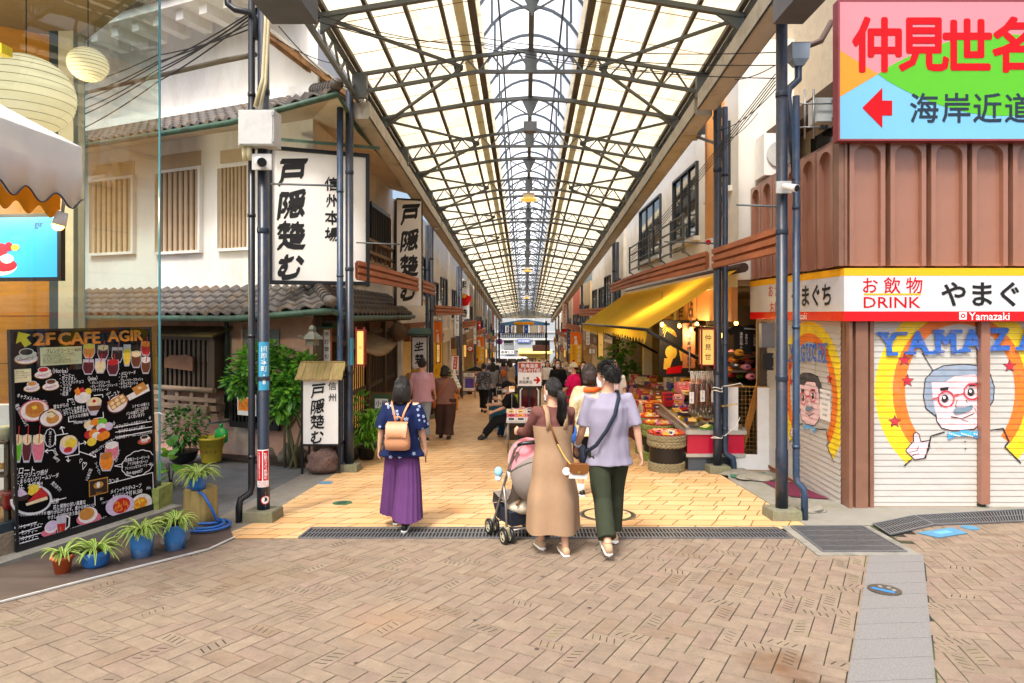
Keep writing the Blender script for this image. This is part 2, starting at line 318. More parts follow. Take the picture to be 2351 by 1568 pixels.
while k<11:
 f=.30 if k%3 else .27; a=A+d0*y; b=B+d0*y*1.0; a2=A+d0*(y+f-.006); b2=B+d0*(y+f-.006)
 mb.prism([gp(a.x,a.y,.006),gp(a2.x,a2.y,.006),gp(b2.x,b2.y+.02,.006),gp(b.x,b.y+.02,.006)],(0,0,-.03)); y+=f; k+=1
mb.build('granite_strip',kind='structure',base=False)
mb=MB(mMORT); mb.poly([gp(A.x,A.y,-.0005),gp(A.x+d0.x*3.4,A.y+d0.y*3.4,-.0005),gp(B.x+d0.x*3.4,B.y+d0.y*3.4,-.0005),gp(B.x,B.y,-.0005)]); mb.build('strip_bed',kind='structure',base=False)
mb=MB(mat('gum','4a4038',.9)); q=random.Random(4)
for i in range(60):
 x,y=q.uniform(-3.5,2.3),q.uniform(2.6,6.1) if i<38 else q.uniform(7,14);
 if x<-2.5 and y<6: continue
 r=q.uniform(.006,.018); mb.poly([gp(x+r*math.cos(t)*q.uniform(.7,1.2),y+r*math.sin(t)*q.uniform(.7,1.2),.0012 if i<38 else .0055) for t in [k*.7 for k in range(9)]])
mb.build('paving_marks',kind='structure',base=False)
# concrete apron of the corner shop
mAPR=mat('apron_concrete','8b887e',.85,var=.12,scale=2.5,dark='6a6b3c',dscale=1.6,damt=.55,bump=.15)
mb=MB(mAPR); fe_=[G(*q_)+V((0,0,.009)) for q_ in ((2006,1206),(2099,1186.6),(2352,1172),(2560,1160))]; A_=[gp(2.925,6.66,.007),gp(2.925,9.3,.007),gp(3.1,9.9,.012),gp(3.76,10.4,.014),gp(3.76,7.6,.012)]
mb.prism(A_+[fe_[0]]+[gp(3.3,6.66,.008)],(0,0,-.3)); mb.prism([gp(3.76,7.6,.012),gp(5.8,7.6,.088),gp(8,7.6,.16)]+fe_[::-1],(0,0,-.3)); mb.build('shop_apron',kind='structure',base=False)
def qbil(q,a,b): return (q[0]*(1-a)+q[1]*a)*(1-b)+(q[3]*(1-a)+q[2]*a)*b
mGRT=mat('galvanised','83868a',.45,metal=.6,var=.2,scale=20,dark='4c4740',dscale=14,damt=.4); mPIT=mat('drain_pit','1b1a18',.95,var=.4,scale=20)
def grate(name,q,z,nb,rows,label,bw=.42,frame=.02):
 """q: four ground points (near left, near right, far right, far left)"""
 q=[p+V((0,0,z)) for p in q]; r=empty(name,(q[0]+q[2])/2,label,'drain grate')
 mb=MB(mPIT); mb.poly([p+V((0,0,-.004)) for p in q]); mb.build('pit',r)
 mb=MB(mGRT)
 for i in range(nb):
  a0=i/nb; a1=a0+bw/nb
  for j in range(rows):
   b0=(j+.06)/rows; b1=(j+.94)/rows
   mb.prism([qbil(q,a0,b0),qbil(q,a1,b0),qbil(q,a1,b1),qbil(q,a0,b1)],(0,0,.003))
 for j in range(rows+1):
  b0=max(0,j/rows-.05/rows); b1=min(1,j/rows+.05/rows); mb.prism([qbil(q,0,b0),qbil(q,1,b0),qbil(q,1,b1),qbil(q,0,b1)],(0,0,.0045))
 mb.build('bars',r)
 mb=MB(mGRT)
 for a,b in ((0,1),(1,2),(2,3),(3,0)): mb.beam(q[a]+V((0,0,.002)),q[b]+V((0,0,.002)),frame,.014)
 mb.build('frame',r); return r
grate('drain_grate',[gp(-2.2,6.25),gp(.2,6.25),gp(.2,6.62),gp(-2.2,6.62)],.006,68,2,'long slotted steel drain grate across the arcade entrance, left length')
grate('drain_grate',[gp(.21,6.25),gp(2.58,6.25),gp(2.58,6.62),gp(.21,6.62)],.006,67,2,'long slotted steel drain grate across the arcade entrance, right length')
mb=MB(mCONC); mb.prism(Gz([(1792,1209),(1995,1209),(2117,1276),(1877,1276)],.0),(0,0,.008)); mb.build('grate_surround',kind='structure',base=False)
sq=[(1890,1269),(2081,1269),(1979,1211),(1816,1211)]
grate('drain_grate',Gz(sq,0),.012,70,5,'square dark steel mesh grate set in concrete beside the corner shop',.5)
q=Gz([(2044,1230),(2143,1207.5),(2099,1186.6),(2006,1206)],0); grate('drain_grate',q,.012,16,2,'short angled drain grate between square grate and shop apron')
q=Gz([(2145,1207),(2352,1198.5),(2352,1172),(2101,1186.6)],0)
grate('drain_grate',[q[0],q[1]+V((.02,0,.0)),q[2],q[3]],.012,36,2,'straight drain grate along the painted shutter front')
mBLUEC=mat('blue_cover','4a8bb0',.5,var=.12,dark='3c6f86',dscale=12,damt=.4,bump=.15)
r=empty('utility_cover',G(2162,1223),'pale blue rectangular steel cover in the bricks by the shutter','utility cover')
mb=MB(mBLUEC); mb.prism(Gz([(2105,1224.5),(2155,1236),(2222,1225.6),(2186,1212.5)],.004),(0,0,.006)); mb.build('plate',r)
mb=MB(mat('blue_emboss','7cc3e6',.5)); q=Gz([(2125,1226),(2158,1232),(2205,1224.6),(2180,1216)],.0105)
for i in range(4): mb.beam(qbil(q,.2+.16*i,.2),qbil(q,.2+.16*i,.8),.008,.003)
mb.build('embossing',r)
def disc(name,c,r,label,cols,cat='manhole cover',z=.008):
 ro=empty(name,c,label,cat); n=36; mb=MB(cols[0]); pts=lambda k,zz:[c+V((r*k*math.cos(2*math.pi*i/n),r*k*math.sin(2*math.pi*i/n),zz-S*r*k*math.sin(2*math.pi*i/n))) for i in range(n)]
 mb.prism(pts(1,0),(0,0,z)); mb.build('rim',ro); return ro,pts
mIRON=mat('cast_iron','5c574f',.5,metal=.4,var=.3,scale=30)
ro,pts=disc('utility_cover',G(2227,1212),.08,'small round pale blue cover beside the rectangular blue cover',[mBLUEC],'utility cover')
ro,pts=disc('manhole_cover',G(1395,1182),.315,'round manhole filled with orange paving inside an iron ring',[mIRON])
mb=MB(mMORT); mb.poly(pts(.93,.0085)); mb.m(MC['stamped_paving']); mb.poly(pts(.82,.0092)); mb.build('paved_lid',ro)
ro,pts=disc('manhole_cover',G(786,1155.5),.115,'small green round cover in the orange paving near the left post',[mat('green_iron','3f6b4c',.5,var=.3,scale=20)])
mb=MB(mBLACK);
for i in range(3): mb.poly([ro.location+V((x,y+(i-1)*.05,.0086-S*(y+(i-1)*.05))) for x,y in ((-.05,-.012),(.05,-.012),(.05,.012),(-.05,.012))])
mb.build('slots',ro)
ro,pts=disc('manhole_cover',G(2030.5,1357),.115,'small round cover with blue wedge marking on the granite strip',[mIRON],z=.014)
mb=MB(mat('cover_blue','1f7fc4',.5)); c=ro.location; mb.poly([c+V((x,y,.0146-S*y)) for x,y in ((-.09,.03),(-.06,.05),(.05,-.05),(.03,-.085),(-.02,-.05))]); mb.build('blue_mark',ro)
mb=MB(mat('cover_stone','8f8b80',.8));
for x,y in ((.05,.03),(.06,-.02),(.0,.06)): mb.lathe([(.016,.014-S*y),(.016,.016-S*y)],c+V((x,y,0)),10)
mb.build('studs',ro)
ro,pts=disc('manhole_cover',G(748,1109),.1,'small pale blue cover in the alley asphalt by the striped slabs',[mBLUEC],z=.006)
# cafe ledge, dark ramp and metal edging
mRAMP=mat('ramp_boards','5a4c44',.6,var=.35,scale=3,stretch=(.4,3,1),bump=.2,bscale=40)
mb=MB(mRAMP); mb.prism(Gz([(-140,1432),(0,1384),(255,1318),(480,1262),(536,1236),(525,1205),(360,1180),(45,1290),(-140,1330)],.006),(0,0,.004)); mb.build('entrance_ramp',kind='structure',base=False)
mb=MB(mat('edge_strip','d9d9d6',.5,metal=.3)); ps=Gz([(-140,1434),(0,1386),(255,1320),(480,1263.5),(538,1236)],.012)
for a,b in zip(ps,ps[1:]): mb.beam(a,b,.02,.012)
mb.build('ramp_edging',kind='structure',base=False)
# ---------------------------------------------------------------- arcade canopy
RX=.08                                           # ridge x
def rz_(x,y,z): return V((x,y,z+gz(y)))
canopy=empty('arcade_canopy',(RX,6,gz(6)+5.8),'long steel and translucent panel roof covering the whole shopping street','canopy')
Y0,Y1=5.9,68.0; BAY=3.47; TR0=9.84-BAY
def sym(x): return RX+x, RX-x
def truss(y):
 mb=MB(mSTEEL)
 bot=[(-2.66,5.80),(-.83,6.12),(.83,6.12),(2.66,5.80)]; top=[(-2.66,6.07),(-.8,6.36),(0,6.45),(.8,6.36),(2.66,6.07)]
 def at(pl,x):
  for (a,b),(c,d) in zip(pl,pl[1:]):
   if a<=x<=c: return b+(d-b)*(x-a)/(c-a)
  return pl[-1][1]
 for pl in (bot,top):
  for a,b in zip(pl,pl[1:]): mb.beam(rz_(RX+a[0],y,a[1]),rz_(RX+b[0],y,b[1]),.055,.05)
 x=-2.4; up=False
 while x<2.4-.01:
  x2=x+.2; a=at(top if up else bot,x); b=at(bot if up else top,x2); mb.beam(rz_(RX+x,y,a),rz_(RX+x2,y,b),.024,.024); x=x2; up=not up
 for s in (-1,1): mb.box(RX+s*2.66-.14 if s>0 else RX-2.66-.06,RX+s*2.66+.06 if s>0 else RX-2.66+.16,y-.05,y+.05,5.72+gz(y),6.1+gz(y))
 mb.box(RX-.09,RX+.09,y-.03,y+.03,6.1+gz(y),6.45+gz(y))
 return mb.build('truss',canopy)
def tie(y):
 mb=MB(mSTEEL); top=[(-2.66,6.05),(-.8,6.36),(0,6.42),(.8,6.36),(2.66,6.05)]
 for a,b in zip(top,top[1:]): mb.beam(rz_(RX+a[0],y,a[1]),rz_(RX+b[0],y,b[1]),.07,.06)
 for s in (-1,1): mb.prism([rz_(RX+s*2.66,y-.02,5.82),rz_(RX+s*2.66,y-.02,6.04),rz_(RX+s*2.3,y-.02,6.08)][::s],(0,.04,0))
 mb.prism([rz_(RX-.16,y-.02,6.4),rz_(RX,y-.02,6.05),rz_(RX+.16,y-.02,6.4)],(0,.04,0)); mb.beam(rz_(RX-.45,y,6.36),rz_(RX,y,6.1),.02); mb.beam(rz_(RX+.45,y,6.36),rz_(RX,y,6.1),.02)
 return mb.build('tie_beam',canopy)
t0=truss(TR0); b0=tie(TR0+BAY/2); nT=int((Y1-TR0)/BAY)+1
def cpc(o,k):
 c=o.copy(); C.objects.link(c); c.parent=canopy; c.location=o.location+V((0,k*BAY,gz(k*BAY))); return c
for k in range(1,nT): cpc(t0,k); cpc(b0,k)
mPURL=mat('purlin','5a564c',.6,var=.2)
for x,zz,wd in ((-.8,6.47,.10),(-1.2,6.40,.05),(-1.65,6.32,.05),(-2.12,6.24,.05),(-2.62,6.14,.07)):
 for s in (-1,1):
  mb=MB(mPURL); mb.beam(rz_(RX-s*x,Y0,zz),rz_(RX-s*x,Y1,zz),wd,.06); mb.build('purlin',canopy)
mb=MB(mSTEEL); mb.beam(rz_(RX,Y0,6.47),rz_(RX,Y1,6.47),.075,.09); mb.build('ridge_beam',canopy)
# translucent side panels, with overlapping sheet joints
mPAN=mat('roof_sheet','e2d5b6',.45,var=.14,scale=2.5,dark='a88450',dscale=1.1,damt=.4,trans=.93,stretch=(3,1,1)); mSTAIN=mat('roof_joint','7d5426',.6,var=.3,trans=.3); mOVER=mat('roof_overlap_shadow','8f8468',.5,var=.25,scale=3,trans=.6)
def zp(x): return 6.53-(abs(x)-.75)*.172
def panel(y0,y1,s):
 mb=MB(mPAN); xs=[.70+(2.86-.70)*i/2 for i in range(3)]; n=46
 rows=[]
 for i in range(n+1):
  y=y0+(y1-y0)*i/n; rows.append([rz_(RX+s*x,y,zp(x)+(.012 if i%2 else 0)) for x in xs])
 vs=[p for r in rows for p in r]; fs=[]
 for i in range(n):
  for j in range(2): a=i*3+j; fs.append((a,a+1,a+4,a+3) if s<0 else (a,a+3,a+4,a+1))
 mb.add(vs,fs,True)
 mb.m(mSTAIN); y=y0+.45
 while y<y1: mb.add([rz_(RX+s*.72,y,zp(.72)-.018),rz_(RX+s*2.84,y,zp(2.84)-.018),rz_(RX+s*2.84,y+.02,zp(2.84)-.018),rz_(RX+s*.72,y+.02,zp(.72)-.018)],[(0,1,2,3)]); y+=.87
 mb.m(mOVER); mb.add([rz_(RX+s*.92,y0,zp(.92)+.02),rz_(RX+s*1.06,y0,zp(1.06)+.02),rz_(RX+s*1.06,y1,zp(1.06)+.02),rz_(RX+s*.92,y1,zp(.92)+.02)],[(0,1,2,3)])  # dark overlap strip, shadow band beside the skylight put into its colour
 return mb.build('roof_panel',canopy)
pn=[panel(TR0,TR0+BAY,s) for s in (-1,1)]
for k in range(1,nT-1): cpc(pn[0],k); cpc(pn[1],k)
# barrel skylight
mGLZ=bpy.data.materials.new('skylight_sheet'); mGLZ.use_nodes=True; n_=mGLZ.node_tree.nodes; l_=mGLZ.node_tree.links
a_=n_.new('ShaderNodeBsdfTransparent'); a_.inputs[0].default_value=(.97,.97,.97,1); t_=n_.new('ShaderNodeBsdfTranslucent'); t_.inputs[0].default_value=(.97,.97,.96,1); x_=n_.new('ShaderNodeMixShader'); x_.inputs[0].default_value=.72
l_.new(a_.outputs[0],x_.inputs[1]); l_.new(t_.outputs[0],x_.inputs[2]); l_.new(x_.outputs[0],n_['Material Output'].inputs[0])
def arc(k): t=math.pi*(.5-k); return .78*math.sin(t),6.5+.5*math.cos(t)  # k 0..1
AR=[(lambda a:(.80*math.sin(a)/math.sin(1.15),6.50+.62*(math.cos(a)-math.cos(1.15))/(1-math.cos(1.15))))(-1.15+2.3*i/12) for i in range(13)]
mb=MB(mGLZ,True); mb.add([rz_(RX+x,y,z+.03) for y in (Y0,Y1) for x,z in AR],[(i,i+1,i+14,i+13) for i in range(12)],True); mb.build('skylight_vault',canopy)
mRIB=mat('skylight_steel','4d5a66',.45,var=.1)
mb=MB(mRIB);
for a,b in zip(AR,AR[1:]): mb.beam(rz_(RX+a[0],TR0,a[1]),rz_(RX+b[0],TR0,b[1]),.035,.04)
for s in (-1,1): mb.beam(rz_(RX+s*.55,TR0,6.42),rz_(RX+s*.55,TR0,6.86),.03)
rib=mb.build('skylight_rib',canopy)
k=1
while TR0+k*BAY/4<Y1:
 c=rib.copy(); C.objects.link(c); c.parent=canopy; c.location=rib.location+V((0,k*BAY/4,gz(k*BAY/4))); k+=1
for i in (3,6,9):
 mb=MB(mRIB); mb.beam(rz_(RX+AR[i][0],Y0,AR[i][1]-.01),rz_(RX+AR[i][0],Y1,AR[i][1]-.01),.03); mb.build('skylight_purlin',canopy)
# braces of the front bays
for s in (-1,1):
 for k in range(0,5):
  mb=MB(mSTEEL); ya=TR0+k*BAY+BAY/2; yb=TR0+(k+1)*BAY
  if k<3 or s<0:
   mb.beam(rz_(RX+s*2.55,ya,6.0),rz_(RX+s*1.05,yb,6.2),.04); mb.beam(rz_(RX+s*1.05,yb,6.17),rz_(RX+s*2.55,yb+BAY/2,6.0),.04); mb.build('brace',canopy)
# side lattice girders and gutters
for s in (-1,1):
 mb=MB(mSTEEL); xg=RX+s*2.70
 mb.beam(rz_(xg,Y0,6.1),rz_(xg,Y1,6.1),.06); mb.beam(rz_(xg,Y0,5.78),rz_(xg,Y1,5.78),.06); y=Y0; up=0
 while y<Y1-.3: mb.beam(rz_(xg,y,5.78 if up else 6.1),rz_(xg,y+.29,6.1 if up else 5.78),.03); y+=.29; up^=1
 mb.build('lattice_girder',canopy)
mGUT=mat('gutter_cream','c6c3ba',.6,var=.12,scale=2,dark='6b5d49',dscale=3,damt=.35)
PL=[6.98,10.0,18.7,27.1,35,42.4,48.5,60]; PR=[7.05,9.85,21.4,33.6,45,57.5,63]
for s,px in ((-1,PL),(1,PR)):
 for i,(a,b) in enumerate(zip(px,px[1:]+[68])):
  if i==0:
   if s<0: continue
   a=5.9
  x0,x1=(RX-2.78,RX-2.52) if s<0 else (RX+2.52,RX+2.8); mb=MB(mGUT); za=5.5; h=.26
  for (xa,xb,z0,z1) in ((x0,x1,za,za+.03),(x0,x0+.02,za,za+h),(x1-.02,x1,za,za+h)):
   mb.add([rz_(x,y,z) for y in (a+.1,b-.1) for x,z in ((xa,z0),(xb,z0),(xb,z1),(xa,z1))],[(3,2,1,0),(4,5,6,7),(0,1,5,4),(1,2,6,5),(2,3,7,6),(3,0,4,7)])
  for y in (a+.1,b-.13): mb.add([rz_(x,yy,z) for yy in (y,y+.02) for x,z in ((x0+.02,za+.03),(x1-.02,za+.03),(x1-.02,za+h),(x0+.02,za+h))],[(3,2,1,0),(4,5,6,7),(0,1,5,4),(1,2,6,5),(2,3,7,6),(3,0,4,7)])
  mb.build('gutter',canopy)
# end screen of the roof
mb=MB(mat('end_screen','8f866c',.6,trans=.15)); mb.add([rz_(RX+x,Y1,z) for x,z in ((-2.8,5.95),(2.8,5.95),(2.7,6.2),(0,6.9),(-2.7,6.2))],[(0,1,2,3,4)]); mb.build('end_screen',canopy)
# front gate boxes over the first posts
for s,u0,u1 in ((-1,622,742),(1,1700,1790)):
 mb=MB(mat('gate_soffit','54565a',.6)); mb.box(-2.38 if s<0 else 2.32,-1.95 if s<0 else 2.6,5.4,6.05,gz(6)+4.88,gz(6)+5.75); mb.build('gate_box',canopy)
# ---------------------------------------------------------------- posts
def post(x,y,label,pipe,cat='post',first=True,h=5.9,side=1):
 r=empty('arcade_post',gp(x,y),label,cat,'dark blue posts carrying the arcade roof')
 mb=MB(mPOST); mb.lathe([(.066,.1),(.066,.75),(.06,.76),(.06,h)],gp(x,y),20)
 for z in (1.5,3.1,4.6): mb.lathe([(.064,z),(.066,z+.01),(.066,z+.05),(.064,z+.06)],gp(x,y),20)
 mb.build('shaft',r)
 if first:
  mb=MB(mat('post_base','7c7a66',.9,var=.3,scale=8,dark='5a6a2c',dscale=5,damt=.7,bump=.4,bscale=30)); a=.155
  mb.loft([[gp(x+sx*a*k,y+sy*a*k,z) for sx,sy in ((-1,-1),(1,-1),(1,1),(-1,1))] for k,z in ((1.04,-.03),(1,.1),(.96,.115))],sm=False); mb.build('base_block',r)
 return r
pl_lab=['front left arcade post with blue address plate and red camera sticker','second left arcade post carrying the red framed lantern','third left arcade post beyond the two black lettered signs']
for i,y in enumerate(PL): post(-2.84 if i==0 else -2.735,y,pl_lab[i] if i<3 else 'slim dark arcade post far down the left side','',first=i<3)
pr_lab=['front right arcade post beside the painted shutter','second right arcade post tied with white rope by the freezer','third right arcade post beyond the yellow awning']
for i,y in enumerate(PR): post(2.8 if i==0 else 2.93,y,pr_lab[i] if i<3 else 'slim dark arcade post far down the right side','',first=i<3)
mPIPE=mat('drainpipe_blue','2a3f57',.35,var=.2,dark='7d6a55',dscale=8,damt=.25); mPIPK=mat('drainpipe_black','1b1f26',.35,var=.15)
def pipe(x,y,r,m,z0,z1,label,foot=(0,0),base=True):
 ro=empty('drainpipe',gp(x,y),label,'drainpipe'); mb=MB(m)
 if base:
  fx,fy=foot; mb.tube([gp(x+fx,y+fy,-.02),gp(x+fx,y+fy,z0-.16),gp(x+fx*.9,y+fy*.9,z0-.08),gp(x+fx*.1,y+fy*.1,z0-.02),gp(x,y,z0+.06),gp(x,y,z1)],r,12)
 else: mb.tube([gp(x,y,z0),gp(x,y,z1)],r,12)
 mb.build('pipe',ro)
 sepbuild(lambda b,z:b.lathe([(r+.006,z),(r+.006,z+.035)],gp(x,y),12),np.arange(z0+.35,z1,1.3),'collar',ro,m); return ro
pipe(-2.955,6.95,.036,mPIPK,.32,5.6,'black drainpipe strapped to the left of the front left post',(-.1,-.08))
pipe(-2.86,9.93,.05,mPIPE,.05,5.6,'blue drainpipe against the second left post',(0,0))
pipe(2.945,7.02,.038,mPIPE,.42,4.6,'blue drainpipe right of the front right post with curved foot',(.06,-.07))
pipe(3.06,9.9,.045,mPIPE,.3,5.6,'blue drainpipe behind the second right post',(.12,-.05))
for i,(x,y) in enumerate([(-2.86,18.7),(3.05,21.4),(-2.86,27.1)]): pipe(x,y,.05,mPIPE,.05,5.6,['slim drainpipe on the third left post','slim drainpipe on the third right post','slim drainpipe on the fourth left post'][i])
# slatted wooden bands hung between the posts
def band(x,y0,y1,z,h,label,bow=.1,name='slat_band',n=14):
 r=empty(name,(x,y0,z),label,'slat band','slatted wooden bands between the arcade posts'); s=1 if x<0 else -1
 def rail(zz,hh,dx,nm):
  mb=MB(mWOODB); rings=[]
  for i in range(n+1):
   y=y0+(y1-y0)*i/n; xx=x+s*(bow*math.sin(math.pi*i/n)+dx); rings.append([V((xx,y,zz)),V((xx+s*.02,y,zz)),V((xx+s*.02,y,zz+hh)),V((xx,y,zz+hh))])
  mb.loft(rings,sm=False); mb.build(nm,r)
 for k in range(3): rail(z+h*(.02+.36*k),h*.23,.03,'rail')
 mb=MB(mWOODB); q=int((y1-y0)/.055)
 for i in range(q):
  f=(i+.5)/q; y=y0+(y1-y0)*f; xx=x+s*bow*math.sin(math.pi*f); mb.box(min(xx,xx+s*.025),max(xx,xx+s*.025),y-.012,y+.012,z,z+h*.97)
 mb.build('slats',r); mb=MB(mat('band_back','e3b070',.6,var=.2)); rail(z+h*.08,h*.8,-.015,'backing')
 return r
for i in range(6): band(-2.66,PL[i+1]+.1,PL[i+2]-.1,2.28-.58*i if i<4 else 2.28-S*(PL[i+1]-10),.31,'slatted wooden band %s'%['above the restaurant tile roof','from the third left post','further along on the left, fourth span','in the far left distance','in the far left distance','in the far left distance'][i])
band(2.86,7.15,9.75,2.43,.3,'short slatted wooden band beside the corner shop on the right',0)
band(2.82,9.95,21.2,2.43,.29,'long slatted wooden band above the yellow awning',.12,n=24)
for i in range(2,6): band(2.8,PR[i]+.1,PR[i+1]-.1,2.45-S*(PR[i]-9.8),.32,'slatted wooden band in the far right distance' if i>2 else 'slatted wooden band past the yellow awning on the right')
# fittings hung from the ridge
mLAMP=mat('lamp_bowl','e0b254',.5,emit=.6)
def ridge_box(y,zr,lab):
 r=empty('ceiling_speaker',rz_(RX,y,zr),lab,'speaker'); mb=MB(mat('speaker_grey','6d7377',.5)); mb.cbox(rz_(RX,y,zr),(.24,.2,.17)); mb.build('case',r); mb=MB(mSTEEL); mb.beam(rz_(RX,y,zr+.08),rz_(RX,y,6.45),.03); mb.build('hanger',r)
ridge_box(11.6,5.9,'grey box speaker hanging from the ridge, nearest of the row'); ridge_box(25.5,5.9,'grey box speaker hanging from the ridge, farther along')
for i,y in enumerate((16.9,30.7,44.5)):
 r=empty('pendant_lamp',rz_(RX,y,5.9),['round yellow pendant lamp under the ridge, nearest','round yellow pendant lamp under the ridge, middle distance','round yellow pendant lamp under the ridge, farthest'][i],'pendant lamp')
 mb=MB(mLAMP,True); mb.lathe([(.05,.05),(.2,.03),(.22,0),(.2,-.03),(.05,-.05)],rz_(RX,y,5.9),20); mb.build('bowl',r); mb=MB(mWHITE); mb.cbox(rz_(RX,y,6.03),(.3,.1,.1)); mb.beam(rz_(RX,y,6.05),rz_(RX,y,6.45),.03); mb.build('fitting',r)
# vertical hangers on the left distance
mb=MB(mat('banner_rod','6f6e62',.5));
hr=empty('banner_rods',rz_(-2.2,33,3.5),'row of thin hanging rods beneath the left roof edge far along','hanging rods')
for i in range(22):
 y=30+i*1.5; mb.beam(rz_(-2.35,y,5.7),rz_(-2.35,y,3.6+.03*i),.03)
mb.build('rods',hr)
# overhead cables
mCAB=mat('cable_black','17171a',.6,var=0)
def cable(pts,r=.008,sag=.15,label='black overhead cable',m=mCAB,name='overhead_cable',group='thin black cables overhead',n=14):
 mb=MB(m); out=[]
 for a,b in zip(pts,pts[1:]):
  a=V(a);b=V(b)
  for i in range(n+1): f=i/n; out.append(a.lerp(b,f)-V((0,0,sag*4*f*(1-f))))
 mb.tube(out,r,5); return mb.build(name,None,label,'cable',group)
# ---------------------------------------------------------------- corner cafe on the left
GW=Wall((-3.98,7.0),(-6.2,1.35)); gza=gz(6.5)
cafe=empty('cafe_building',gp(-5.5,6),'glass fronted corner cafe with wooden interior wall','building')
mWOODY=mat('cafe_wood','b9802f',.45,var=.2,scale=3,stretch=(1,1,6),bump=.05)
mPANE=glass_mat('cafe_glass','ecf7f4',.06); mFRM=mat('frame_green','39484e',.4,metal=.3); mCOLW=mat('cafe_column','b9b6a4',.7,var=.1)
mb=MB(mPANE); mb.quad(GW.p(.004,gza+.38),GW.p(5.9,gza+.38),GW.p(5.9,5.45),GW.p(.004,5.45)); mb.build('glass_pane',cafe)
mb=MB(mat('glass_edge','5c9fb0',.2,var=0)); GW.box(mb,-.012,.003,gza+.38,5.45,-.01,.01); mb.build('glass_edge',cafe)
G2=Wall((-4.0,7.02),(-6.02,8.6)); mb=MB(mPANE); mb.quad(*[G2.p(t_,z_) for t_,z_ in ((.02,gza+.38),(G2.len-.02,gza+.38),(G2.len-.02,5.45),(.02,5.45))]); mb.build('glass_pane',cafe)
l=bpy.data.lights.new('cafe_lamp','POINT'); l.energy=160; l.color=(1,.78,.5); l.shadow_soft_size=.15; lo=bpy.data.objects.new('cafe_lamp',l); lo.location=(-6.1,6.6,3.2); C.objects.link(lo)
mb=MB(mFRM);
for z in (gza+.36,): GW.box(mb,0,5.9,z-.06,z+.02,-.05,.03); G2.box(mb,.03,G2.len,z-.06,z+.02,-.04,.04)
mb.box(-6.32,-6.2,8.55,8.75,gza,5.5); mb.build('window_frame',cafe)
mb=MB(mCOLW); mb.box(-6.2,-6.0,8.55,8.78,gza,5.5); mb.build('column',cafe)
BW=Wall((-6.3,8.8),(-9.6,6.4)); mb=MB(mWOODY); BW.box(mb,0,4.2,gza,5.5,-.1,0); mb.build('wooden_wall',cafe)
mb=MB(mat('wood_gap','5f3d18',.7));
for z in np.arange(gza+.3,5.4,.62): BW.box(mb,0,4.2,z,z+.012,0,.003)
mb.build('board_joints',cafe)
mb=MB(mat('cafe_slab','6b5a3c',.8)); mb.prism([V((x,y,5.5)) for x,y in ((-3.9,7.1),(-6.1,8.9),(-9.8,6.5),(-6.3,1.2))],(0,0,.3)); mb.build('ceiling',cafe)
mb=MB(mat('cafe_floor','8d6a42',.6)); mb.prism([V((x,y,gza+.25)) for x,y in ((-4.05,6.95),(-6.1,8.7),(-9.6,6.4),(-6.3,1.4))],(0,0,.05)); mb.build('floor',cafe)
mSTN=mat('stone_base','8f7f68',.9,var=.3,scale=6,dark='3f382c',dscale=6,damt=.6,bump=.6,bscale=30)
mb=MB(mSTN); GW.box(mb,.25,6,gza-.4,gza+.30,-.2,.05); mb.build('stone_base',cafe)
mb=MB(mat('mossy_stone','8e9a52',.95,var=.3,scale=12,dark='4d5a22',dscale=8,damt=.6,bump=.7,bscale=40)); mb.box(-4.1,-3.90,6.85,7.12,gz(7)-.05,gz(7)+.37); mb.build('corner_stone',cafe)
mb=MB(mCONC); GW.box(mb,-.1,3.2,gza-.2,gz(6.3)+.1,.02,.22); mb.build('ledge',cafe)
# interior of the cafe seen through the glass
def lantern(u,v,d,r,label):
 c=P(u,v,d); ro=empty('paper_lantern',c,label,'lantern','round paper lanterns in the cafe'); n=26
 mb=MB(mat('lantern_paper','f2e6c2',.7,var=.06,emit=.34,ecol='ffe4ae'),True); prof=[]
 for i in range(n*2+1):
  t=math.pi*(.06+.88*i/(2*n)); prof.append((r*math.sin(t)*(1+(.008 if i%2 else -.012)),-r*.93*math.cos(t)))
 mb.lathe(prof,c,28,cap=False); mb.build('paper_shade',ro)
 mb=MB(mat('lantern_wire','b09c6a',.6));
 for i in range(2,n*2,4):
  t=math.pi*(.06+.88*i/(2*n)); mb.lathe([(r*math.sin(t)*1.002,-r*.93*math.cos(t)-.003),(r*math.sin(t)*1.008,-r*.93*math.cos(t)),(r*math.sin(t)*1.002,-r*.93*math.cos(t)+.003)],c+V((0,0,0)),28,cap=False)
 mb.build('hoops',ro); mb=MB(mCAB); mb.tube([c+V((0,0,r*.9)),V((c.x,c.y,5.5))],.006,5); mb.build('cord',ro)
lantern(60,218,6.5,.425,'large round paper lantern behind the cafe glass'); lantern(202,148,7.2,.2,'small round paper lantern near the cafe corner')
tv=empty('menu_screen',P(50,570,6.9),'blue lit menu screen with a fruit sundae behind the cafe glass','screen'); M=facing(P(40,568,6.9),R(-8))
def loc(M,*a): return M@V(a)
def fquad(mb,M,x0,x1,y0,y1,z): return mb.add([M@V(p) for p in ((x0,y0,z),(x1,y0,z),(x1,y1,z),(x0,y1,z))],[(0,1,2,3)],False)
def fdisc(mb,M,x,y,rx,ry,z,n=20,a=0): return mb.add([M@V((x+rx*math.cos(t)*math.cos(a)-ry*math.sin(t)*math.sin(a),y+rx*math.cos(t)*math.sin(a)+ry*math.sin(t)*math.cos(a),z)) for t in [2*math.pi*i/n for i in range(n)]],[tuple(range(n))],False)
def fpoly(mb,M,pts,z): return mb.add([M@V((x,y,z)) for x,y in pts],[tuple(range(len(pts)))],False)
